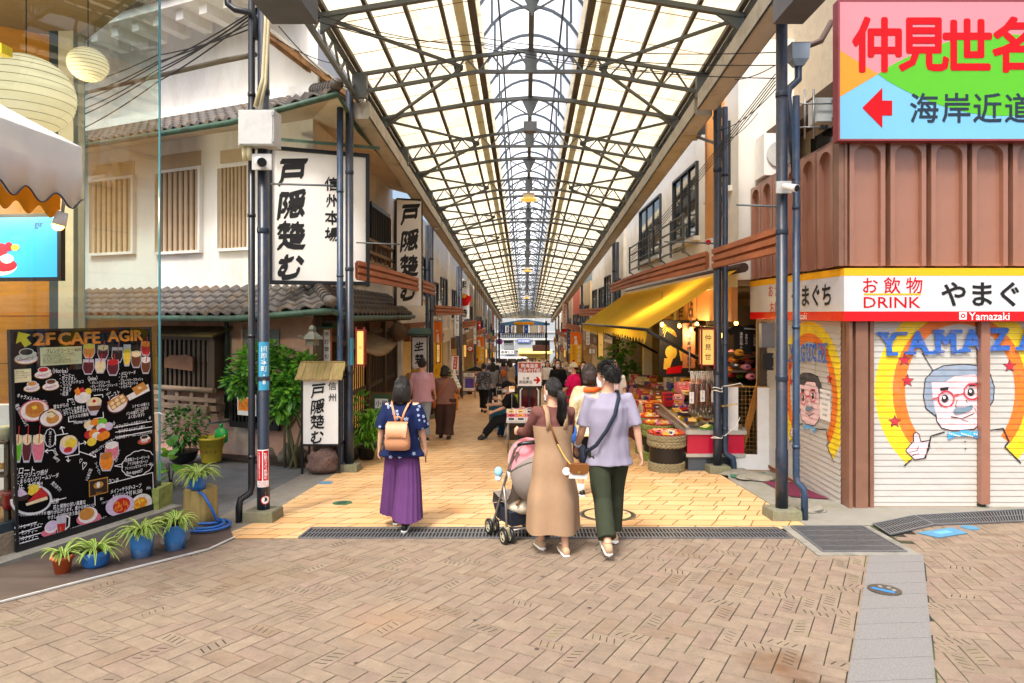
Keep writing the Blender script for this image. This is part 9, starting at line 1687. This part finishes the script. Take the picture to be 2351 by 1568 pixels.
# --- woman in beige pinafore pushing the stroller
p2=person('woman with black ponytail in long beige pinafore dress over maroon top, pushing a stroller',.245,5.82,14,1.56,cl('maroon','6e4640'),('dress',cl('khaki','a5876a'),.235,.268,1.27,(.055,5)),(sBEIGE,sWHITE,sLACE),('pony',mHAIR),legs=((10,4),(-5,8)),arms=((34,14,48),(34,10,48)),near=True,sleeve=1.8,hem=1.19,wide=.45,hands=(.8,.8),mask=True,yaw=18)
pf=empty('temp',(0,0,0)); bpy.data.objects.remove(pf)
for sd in (-1,1):
 mb=MB(MC['cloth_khaki']); sI=p2['M'].inverted(); pts=[sI@p2['t'](p) for p in ((sd*.085,-.142,1.24),(sd*.088,-.135,1.33),(sd*.09,-.105,1.41),(sd*.092,-.03,1.462),(sd*.09,.06,1.43),(sd*.085,.135,1.3),(sd*.085,.15,1.22))]; band3(mb,pts,.042,.006,[V(n_) for n_ in ((0,-1,0),(0,-1,.3),(0,-.7,1),(0,0,1),(0,.8,.8),(0,1,.2),(0,1,0))]); o=mb.build('shoulder_strap',None,base=False); o.parent=p2['root']
bg2=empty('shoulder_bag',p2['t']((.13,-.2,.84)),'small brown and white shoulder bag with gold chain on the woman in beige','handbag'); mb=MB(mat('bag_white','dcdad5',.6,var=.08,scale=40)); Mb=p2['M']@Matrix.Translation(V((.15,-.235,.78)))@Matrix.Rotation(R(6),4,'Y'); mb.T=Mb; mb.box(-.085,.085,-.045,.03,-.06,.05); mb.build('body',bg2); mb=MB(mat('leather_brown','7a4a1e',.45,var=.1)); mb.T=Mb; mb.prism([V((x_,-.047,z_)) for x_,z_ in ((-.09,.055),(.09,.055),(.088,.0),(.05,-.022),(-.05,-.022),(-.088,.0))],(0,-.006,0)); mb.box(-.09,.09,-.052,.033,.05,.062); mb.box(-.09,-.0851,-.046,.031,-.058,.05); mb.build('flap',bg2); mb=MB(MC['brass']); mb.T=Mb; mb.box(-.012,.012,-.058,-.0535,-.012,.008); mb.build('clasp',bg2)
mb=MB(MC['leather_brown']); band3(mb,[p2['t'](p) for p in ((-.12,.0,1.455),(-.105,-.085,1.42),(-.075,-.135,1.32),(-.045,-.155,1.22),(-.0,-.165,1.1))],.018,.004,[p2['M'].to_3x3()@V(n_) for n_ in ((0,0,1),(0,-.7,.7),(0,-1,.2),(0,-1,0),(0,-1,0))]); mb.build('strap',bg2); mb=MB(MC['brass']); a=p2['t']((-.0,-.172,1.1)); b=Mb@V((-.08,-.03,.06))
for i in range(22): c=a.lerp(b,i/21)-V((0,0,.01*math.sin(math.pi*i/21))); mb.ell(c,(.008,.006,.009),6,5)
mb.build('chain',bg2); mb=MB(mSIGN,True); mb.T=None; c=Mb@V((-.11,-.04,.0)); mb.tube([c,c+V((0,-.004,0))],.034,18); mb.build('round_charm',bg2)
# --- stroller
st_=empty('stroller',gp(-.02,6.35),'grey and pink baby stroller pushed at the front of the arcade','stroller'); SM=Matrix.Translation(gp(-.01,6.2))@Matrix.Rotation(R(28),4,'Z')   # local: y forward, x right
mFRAME=mat('stroller_frame','8f8a86',.35,metal=.6); mSTG=mat('stroller_grey','8d837c',.85,var=.1,bump=.1); mSTP=mat('stroller_pink','e58a92',.8,var=.06); mSTC=mat('stroller_cream','d8cfba',.85,var=.1,bump=.15); mSTN=mat('stroller_navy','1c2434',.85,var=.1); mWHC=mat('wheel_cream','b9b294',.5)
def S_(mb,f): mb.T=SM; f(mb); mb.T=None; return mb
for x_ in (-.2,.2):
 mb=MB(mFRAME); mb.T=SM; mb.tube([V((x_,-.26,.98)),V((x_,-.18,.92)),V((x_,.0,.62)),V((x_,.28,.12)),V((x_,.3,.09))],.013,8); mb.tube([V((x_,.05,.55)),V((x_,-.0,.35)),V((x_,-.02,.1))],.013,8); mb.build('frame_tube',st_)
mb=MB(mFRAME); mb.T=SM; mb.tube([V((-.2,.28,.13)),V((.2,.28,.13))],.01,8); mb.tube([V((-.2,-.02,.12)),V((.2,-.02,.12))],.01,8); mb.build('cross_bar',st_); mb=MB(mPLAST); mb.T=SM; mb.tube([V((-.2,-.26,.98)),V((-.19,-.31,1.0)),V((.19,-.31,1.0)),V((.2,-.26,.98))],.018,10); mb.build('handle',st_)
for x_ in (-.2,.2):
 for y_ in (-.02,.31):
  for dx in (-.034,.034):
   r_=.078; mb=MB(mPLAST,True); mb.T=SM; c=V((x_+dx,y_,r_)); mb.loft([[c+V((o_,rr*math.cos(a),rr*math.sin(a))) for a in [2*math.pi*i/24 for i in range(24)]] for o_,rr in ((-.014,r_*.62),(-.016,r_*.9),(-.008,r_),(.008,r_),(.016,r_*.9),(.014,r_*.62))],True,False); wh=mb.build('wheel',st_)
   mb=MB(mWHC,True); mb.T=SM
   for sg in (-1,1): mb.loft([[c+V((sg*o_,rr*math.cos(a),rr*math.sin(a))) for a in [2*math.pi*i/24 for i in range(24)]] for o_,rr in ((.0135,r_*.68),(.0145,r_*.52),(.011,r_*.5))],True,False,True); mb.tube([c+V((sg*.004,0,0)),c+V((sg*.016,0,0))],r_*.22,12); [mb.beam(c+V((sg*.01,.2*r_*math.cos(a),.2*r_*math.sin(a))),c+V((sg*.01,.55*r_*math.cos(a),.55*r_*math.sin(a))),.012,.006) for a in (R(90),R(210),R(330))]
   mb.build('rim',wh)
  mb=MB(mWHC); mb.T=SM; mb.prism([V((x_-.014,y_-.03,.16)),V((x_-.014,y_+.03,.16)),V((x_-.014,y_+.02,.06)),V((x_-.014,y_-.02,.06))],(.028,0,0)); mb.build('fork',st_)
mb=MB(mSTG,True); mb.T=SM; mb.loft([[V((x_,y_,z_)) for x_ in (-.19,-.1,0,.1,.19)] for y_,z_ in ((-.18,.9),(-.16,.75),(-.08,.5),(.0,.4),(.12,.38),(.3,.42),(.33,.3))],False,False); mb.loft([[V((x_,y_-.015,z_-.02)) for x_ in (-.19,-.1,0,.1,.19)] for y_,z_ in ((-.18,.9),(-.16,.75),(-.08,.5),(.0,.4),(.12,.38))],False,False); mb.build('seat',st_)
mb=MB(mSTP,True); mb.T=SM; n=12
def hood(m_,a0,a1,k):
 rows=[]
 for i in range(n+1):
  a=R(a0+(a1-a0)*i/n); rows.append([V((.205*math.cos(b_)*k,-.1+ .30*math.sin(b_)*math.cos(a)*k,.70+.30*math.sin(b_)*math.sin(a)*k)) for b_ in [math.pi*j/14 for j in range(15)]])
 m_.loft(rows,False,False)
hood(mb,45,140,1.0); mb.build('canopy',st_); mb=MB(mSTG,True); mb.T=SM; hood(mb,140,262,1.0); mb.build('canopy_back',st_); mb=MB(mFRAME); mb.T=SM
for a_ in (60,105,150): a=R(a_); mb.tube([V((.207*math.cos(b_),-.1+.303*math.sin(b_)*math.cos(a),.70+.303*math.sin(b_)*math.sin(a))) for b_ in [math.pi*j/14 for j in range(15)]],.006,6)
mb.build('canopy_hoop',st_)
mb=MB(mSTN,True); mb.T=SM; mb.loft([[V((sx*.185*k,.13+sy*.19*k2,z_)) for sx,sy in ((-1,-1),(1,-1),(1,1),(-1,1))] for k,k2,z_ in ((.85,.85,.16),(1,1,.3))],True,True,False); mb.build('basket',st_); mb=MB(mSTC,True); mb.T=SM; mb.ell(V((0,.03,.34)),(.17,.16,.09),18,12); mb.build('stowed_bag',st_); mb=MB(MC['leather_brown']); mb.T=SM; mb.tube([V((-.14,-.1,.38)),V((-.05,-.06,.44)),V((.05,-.07,.43)),V((.13,-.12,.38))],.012,6); mb.build('bag_handle',st_)
mb=MB(mat('tag_white','e8e8ea',.7)); mb.T=SM; mb.prism([V((-.215,-.12,.7)),V((-.215,-.06,.7)),V((-.215,-.09,.62))],(-.004,0,0)); mb.build('toy_tag',st_); mb=MB(mat('toy_blue','8fc3dd',.8),True); mb.T=SM; mb.ell(V((-.23,.1,.66)),(.04,.05,.05),12,8); mb.m(mSIGN); mb.ell(V((-.235,.1,.6)),(.03,.04,.03),12,8); mb.build('hanging_toy',st_)
# --- man in lavender tee
p3=person('man with short black hair in lavender oversized tee and cropped dark green trousers',.76,5.95,6,1.70,cl('lavender','938ea0'),('pants',cl('olive','343a2b'),1.12,.074,1.88),(sBEIGE,sWHITE,sLACE),('short',mHAIR),legs=((-18,20),(12,4)),arms=((2,12,30),(-10,16,14)),near=True,fem=False,sleeve=.95,hem=.80,wide=1.35,yaw=38,mask=True,sleeve_r=1.06,hands=(.7,.22))
cb=empty('crossbody_bag',p3['t']((-.2,-.05,.9)),'black crossbody pouch and strap on the man in the lavender tee','bag'); mb=MB(mSTN); nM=p3['M'].to_3x3(); pts=((.06,.11,1.42),(.09,.02,1.465),(.075,-.1,1.42),(.02,-.175,1.27),(-.06,-.185,1.13),(-.15,-.17,1.0),(-.215,-.09,.93),(-.225,.02,.9)); band3(mb,[p3['t'](p) for p in pts],.034,.006,[nM@V(n_) for n_ in ((0,1,1),(0,0,1),(0,-1,.6),(0,-1,.1),(0,-1,0),(-.3,-1,0),(-1,-.4,0),(-1,0,0))]); mb.build('strap',cb); mb=MB(mSTN,True); mb.ell(p3['t']((-.225,.06,.86)),(.04,.1,.1),16,10); mb.build('pouch',cb)
wt=empty('wrist_watch',p3['L'](p3['A'][0][2]),'pale smart watch on the left wrist of the man in lavender','watch'); a,b=p3['L'](p3['A'][0][1].lerp(p3['A'][0][2],.86)),p3['L'](p3['A'][0][1].lerp(p3['A'][0][2],.96)); mb=MB(mat('watch_pale','b9c3d6',.4),True); mb.tube([a,b],.035,16); mb.build('band',wt)
# --- others
CR=mat('cloth_cream_print','cbb98c',.85,var=.5,scale=9,dark='e9e4d8',dscale=6,damt=.9)
p4=person('person in loose cream and mustard shirt and black shorts behind the man in lavender',.80,8.15,24,1.66,CR,('shorts',cl('black','17181b'),1.15,.1,.92),(sBLACK,sWHITE,sLACE),('bob',mHAIRB,1.48),legs=((6,4),(-10,14)),arms=((6,12,14),(0,12,10)),sleeve=1.5,hem=.82,wide=1.8,sleeve_r=1.4,socks=mWHITE,near=True)
sc_=empty('shoulder_pouch',p4['t']((-.2,0,.9)),'blue shoulder pouch carried by the person in the cream shirt','bag'); mb=MB(mat('pouch_blue','1f5aa8',.7),True); mb.ell(p4['t']((-.22,.0,.82)),(.05,.1,.12),14,10); mb.build('pouch',sc_); mb=MB(mat('scarf_orange','ee6a1f',.8)); band3(mb,[p4['t'](p) for p in ((-.14,-.1,1.41),(0,-.13,1.40),(.12,-.1,1.42))],.06,.01,[V((0,-1,0))]*3); mb.build('strap',sc_)
P5=person('man with short hair in pink long sleeved tee seen from behind on the left',-2.17,13.5,0,1.72,cl('pink','c79aa6'),('pants',cl('paleblue','9aa7b5'),1.05,.075,1.85),(sBLACK,sWHITE),('short',),arms=((-6,10,16),(6,10,30)),fem=False,sleeve=1.3,wide=1.6,hem=.84)
P6=person('woman in mauve brown top and wide brown trousers with orange bag strap',-1.76,14.0,-4,1.575,cl('mauve','8a6456'),('pants',cl('brown','4a352d'),1.35,.1,1.92),(sBLACK,sBLACK),('bob',mHAIR,1.49),legs=((6,0),(-6,8)),arms=((0,18,14),(10,20,40)),sleeve=1.55,wide=1.5,fat=1.28,hem=.84)
def crossbag(P,label,sd,m,col_name='bag',zt=1.44,sz=(.05,.1,.11),zb=.85,y0=-.13):
 r=empty('shoulder_bag',P['t']((sd*.2,0,zb)),label,'handbag'); mb=MB(m); f=1.0; pts=((-sd*.1,.02,1.465),(-sd*.09,y0+.02,1.41),(-sd*.02,y0-.06,1.25),(sd*.09,y0-.055,1.08),(sd*.19,y0+.02,.95)); band3(mb,[P['t'](p) for p in pts],.024,.006,[P['M'].to_3x3()@V(n_) for n_ in ((0,0,1),(0,-1,.5),(0,-1,0),(0,-1,0),(sd,-.5,0))]); mb.build('strap',r); mb=MB(m,True); mb.ell(P['t']((sd*.22,y0+.08,zb)),sz,14,10); mb.build('pouch',r)
mORB=mat('leather_orange','b5602a',.5,var=.12); crossbag(P6,'orange leather crossbody bag on the woman in the mauve top',-1,mORB,y0=-.2); mBKB=mat('bag_black','1b1b1e',.6,var=.15)
PAT=mat('cloth_dots','23252c',.85,var=.0);
P7=person('woman in dark blouse with white speckles and cropped black trousers',-1.35,20.7,-8,1.56,mat('cloth_speckle','3a3f4c',.85,var=.75,scale=40,dark='d5d8dc',dscale=30,damt=.9),('pants',cl('black','17181b'),1.1,.07,1.8),(sBLACK,sBLACK),('short',mHAIR),legs=((12,6),(-10,12)),arms=((0,14,14),(8,14,24)),sleeve=1.5,wide=1.7,hem=.84); crossbag(P7,'black shoulder bag on the woman in the speckled blouse',-1,mBKB)
P8=person('woman in grey cardigan carrying a black tote bag with white letters',-1.12,22.0,-6,1.6,cl('grey','83868a'),('pants',cl('denim','26303f'),1.05,.07,1.9),(sBLACK,sWHITE),('long',mHAIR,1.40),legs=((-8,8),(10,2)),arms=((0,12,14),(6,14,14)),sleeve=1.85,wide=1.5,hem=.8)
tb=empty('tote_bag',P8['t']((.28,-.05,.9)),'black tote bag with white letters hanging from the woman in grey','tote bag'); Mt=P8['M']@Matrix.Translation(V((.27,-.12,.72))); mb=MB(mBKB); mb.T=Mt; mb.prism([V((x_,-.03,z_)) for x_,z_ in ((-.15,-.2),(.16,-.2),(.17,.16),(-.14,.18))],(0,.08,0)); mb.build('body',tb); mb=MB(mBKB); mb.T=Mt; mb.tube([V((-.08,0,.17)),V((-.04,.04,.55)),V((-.06,.05,.64))],.012,6); mb.tube([V((.1,0,.17)),V((.02,.04,.5)),V((-.06,.05,.64))],.012,6); mb.build('handle',tb); mb=MB(mSIGN); mb.text('OUI',.15,Mt@facing(V((0.01,-.033,.0))),.01); mb.build('lettering',tb)
P9=person('woman in short sleeved speckled grey dress with an orange backpack',-.98,28.5,-3,1.66,mat('cloth_speckle_grey','75707c',.85,var=.5,scale=35),('skirt',mat('cloth_speckle_grey','75707c'),.35,.25,.95,(.02,9)),(sGREY,sWHITE),('bob',mHAIR,1.46),legs=((8,0),(-8,10)),sleeve=.7,wide=1.4)
ob_=empty('backpack',P9['t']((0,-.18,1.15)),'orange leather backpack on the woman in the speckled dress','backpack'); mb=MB(mORB,True); mb.ell(P9['t']((0,-.2,1.14)),(.13,.07,.16),16,12); mb.build('body',ob_)
for sd in (-1,1): mb=MB(mORB); mb.tube([P9['t'](p) for p in ((sd*.05,-.16,1.28),(sd*.1,-.09,1.42),(sd*.1,0,1.46))],.014,6); mb.build('strap',ob_)
person('woman with long wavy brown hair in striped top and long beige skirt',-.73,31,4,1.64,mat('cloth_stripe','a89c8a',.85,var=.4,scale=2,stretch=(.1,.1,26)),('skirt',cl('sand','c2a888'),.12,.24,.98,(.02,9)),(sBEIGE,sWHITE),('long',mHAIRB,1.28),sleeve=1.6,wide=1.4)
person('tall man in dark blue shirt seen from behind among the left walkers',-1.28,25.2,5,1.76,cl('darkblue','1e2a44'),('pants',cl('black','17181b'),1.1,.075,1.9),(sBLACK,sWHITE),('short',),legs=((-8,6),(10,2)),fem=False,sleeve=.95,wide=1.5)
person('person with masked face turned back among the left walkers',-1.75,31,165,1.72,cl('greybrown','6f655c'),('pants',cl('denim','26303f'),1.05,.075,1.9),(sBLACK,sWHITE),('short',),fem=False,mask=True)
person('person in bright blue top with a white shoulder bag farther along',-.42,33.5,-5,1.66,cl('blue','2456a8'),('skirt',cl('navy2','1d2438'),.4,.2,.98,None),(sGREY,sWHITE),('bob',mHAIRB,1.46),sleeve=.8)
P14=person('man in bright magenta tee and khaki shorts with a pale cap, facing left',1.10,14.85,62,1.63,cl('magenta','d3145e'),('pants',cl('khaki2','7a5c34'),1.2,.1,1.35),(sGREY,sBLACK),('capped',mHAIR),arms=((14,12,40),(0,14,24)),fem=False,sleeve=.9,wide=1.9,fat=1.15,hem=.8,yaw=15,mask=True,cap=cl('cap','cfc3a4'),sleeve_r=1.3)
r=empty('handbag',P14['L'](P14['A'][0][2]),'black bag with white dots held by the man in magenta','handbag'); c=P14['L'](P14['A'][0][2]+V((0,0.04,-.22))); c=c+V((-.02,-.0,-.08)); mb=MB(mBKB); mb.prism([c+V((x_,-.05,z_)) for x_,z_ in ((-.14,-.17),(.14,-.17),(.12,.15),(-.12,.15))],(0,.1,0)); mb.build('body',r); mb=MB(mSIGN);
for i in range(16): a_=c+V((rnd.uniform(-.11,.11),-.0515,rnd.uniform(-.15,.12))); mb.add([a_+V((.008*math.cos(t_),0,.008*math.sin(t_))) for t_ in [k*math.pi/4 for k in range(8)]],[tuple(range(8))])
mb.build('dots',r); mb=MB(mBKB); mb.tube([c+V((-.07,0,.15)),c+V((-.04,0,.26)),c+V((.04,0,.26)),c+V((.07,0,.15))],.009,6); mb.build('handle',r)
person('woman in black square necked top and pale jeans walking towards the camera',.93,18.6,176,1.70,cl('black','17181b'),('pants',cl('palejeans','b5b3ae'),1.1,.08,1.92),(sBEIGE,sWHITE),('bob',mHAIR,1.47),legs=((10,2),(-8,10)),arms=((6,14,70),(4,14,60)),sleeve=1.4,wide=1.1,mask=True,hem=.93)
person('woman in white fitted top and dark jeans walking towards the camera',.88,26,178,1.62,cl('white','dcdad5'),('pants',cl('denim','26303f'),1.05,.07,1.9),(sBLACK,sWHITE),('long',mHAIRB,1.36),legs=((-8,8),(8,2)),arms=((4,10,30),(-4,10,20)),sleeve=1.2,wide=1.0,hem=.93)
person('woman in long black dress with clasped hands walking towards the camera',1.52,17.0,172,1.64,cl('black','17181b'),('skirt',cl('black','17181b'),.3,.23,.98,None),(sBLACK,sBLACK),('long',mHAIR,1.34),arms=((16,10,85,20),(16,10,85,20)),sleeve=.9,wide=1.6,mask=True)
P18=person('woman in white tee with pale pink scarf and mask beside the souvenir display',1.63,12.0,170,1.70,cl('white','dcdad5'),('pants',cl('denim','26303f'),1.1,.08,1.9),(sBLACK,sWHITE),('pony',mHAIR),sleeve=.7,wide=1.5,mask=True)
s3=empty('scarf',P18['t']((0,.1,1.3)),'pale pink scarf draped on the woman in the white tee','scarf'); mb=MB(cl('scarf','e3c2c4'));
for sd in (-1,1): band3(mb,[P18['t'](p) for p in ((sd*.03,-.08,1.46),(sd*.09,0,1.475),(sd*.08,.12,1.40),(sd*.07,.17,1.2),(sd*.075,.175,.95))],.07,.012,[P18['M'].to_3x3()@V(n_) for n_ in ((0,-1,.5),(0,0,1),(0,1,.5),(0,1,0),(0,1,0))])
mb.build('cloth',s3)
person('woman in a brimmed beige hat behind the man in magenta',1.22,19.6,170,1.62,cl('greybrown','6f655c'),('skirt',cl('sand','c2a888'),.3,.22,.98,None),(sBEIGE,sWHITE),('capped',mHAIRB),sleeve=1.2,cap=cl('hat','b9a27c'),mask=True)
# the two seated people
Q1=person('seated person in black with crossed ankles and black shoes on the low bench',-.24,13.85,92,1.66,cl('black','17181b'),('pants',cl('black2','1d1e22'),1.1,.07,1.9),(sGREY,sBLACK,sLACE),('short',mHAIR),legs=((78,35),(84,45)),arms=((30,8,40),(36,8,50)),seat=.40,lean=14,sleeve=.9,fem=False,mask=True,cap=cl('blackcap','1a1a1c'))
Q2=person('seated person in yellow green top and blue jeans holding a phone on the low bench',-.12,14.45,95,1.6,cl('lime','a8b83a'),('pants',cl('jeansblue','27446e'),1.1,.07,1.9),(sBLACK,sWHITE,sLACE),('bob',mHAIRB,1.46),legs=((80,70),(74,60)),arms=((40,6,60),(44,6,70)),seat=.40,lean=16,sleeve=.7,mask=True)
# far walkers
fcols=[('white','dcdad5'),('black','17181b'),('navy','16224a'),('grey','83868a'),('sand','c2a888'),('blue','2456a8'),('greybrown','6f655c'),('pink','c79aa6')]
far=[(-1.55,36,0,'short',0),(-.1,40,180,'bob',1),(.25,37,175,'short',1),(.55,41,178,'short',2),(.75,35,182,'long',6),(1.15,33.5,176,'bob',3),(1.35,30,172,'long',1),(1.0,38,170,'short',0),(1.6,36,180,'short',4),(-.6,43,5,'long',4),(-1.1,40,-4,'bob',2),(.95,45,180,'long',0),(1.3,43,178,'short',5),(-.25,48,0,'short',3),(.35,50,180,'bob',7),(1.45,25,178,'bob',6),(-1.9,38,0,'short',1),(.1,54,182,'short',6)]
nmz={'short':'short haired','bob':'bob haired','long':'long haired'}
for i,(x_,y_,rt_,hk,ci) in enumerate(far):
 fem=hk!='short'; n_,c_=fcols[ci]; person('%s distant walker in %s top and %s, %s, %s'%(nmz[hk],{'greybrown':'taupe','sand':'beige'}.get(n_,n_),'brown skirt' if fem and i%2 else 'jeans','walking away' if abs(rt_)<90 else 'approaching',('near the left shops','mid street','by the right shops')[0 if x_<-.5 else 1 if x_<.7 else 2]),x_,y_,rt_,1.60 if fem else 1.72,cl(n_,c_),('skirt',cl('brown','4a352d'),.35,.22,.98,None) if fem and i%2 else ('pants',cl('denim','26303f'),1.08,.075,1.9),(sBLACK,sWHITE),(hk,mHAIR if i%3 else mHAIRB),legs=((9,2),(-9,10)) if i%2 else ((-9,10),(9,2)),sleeve=.9+.5*(i%2),fem=fem,mask=abs(rt_)>90)
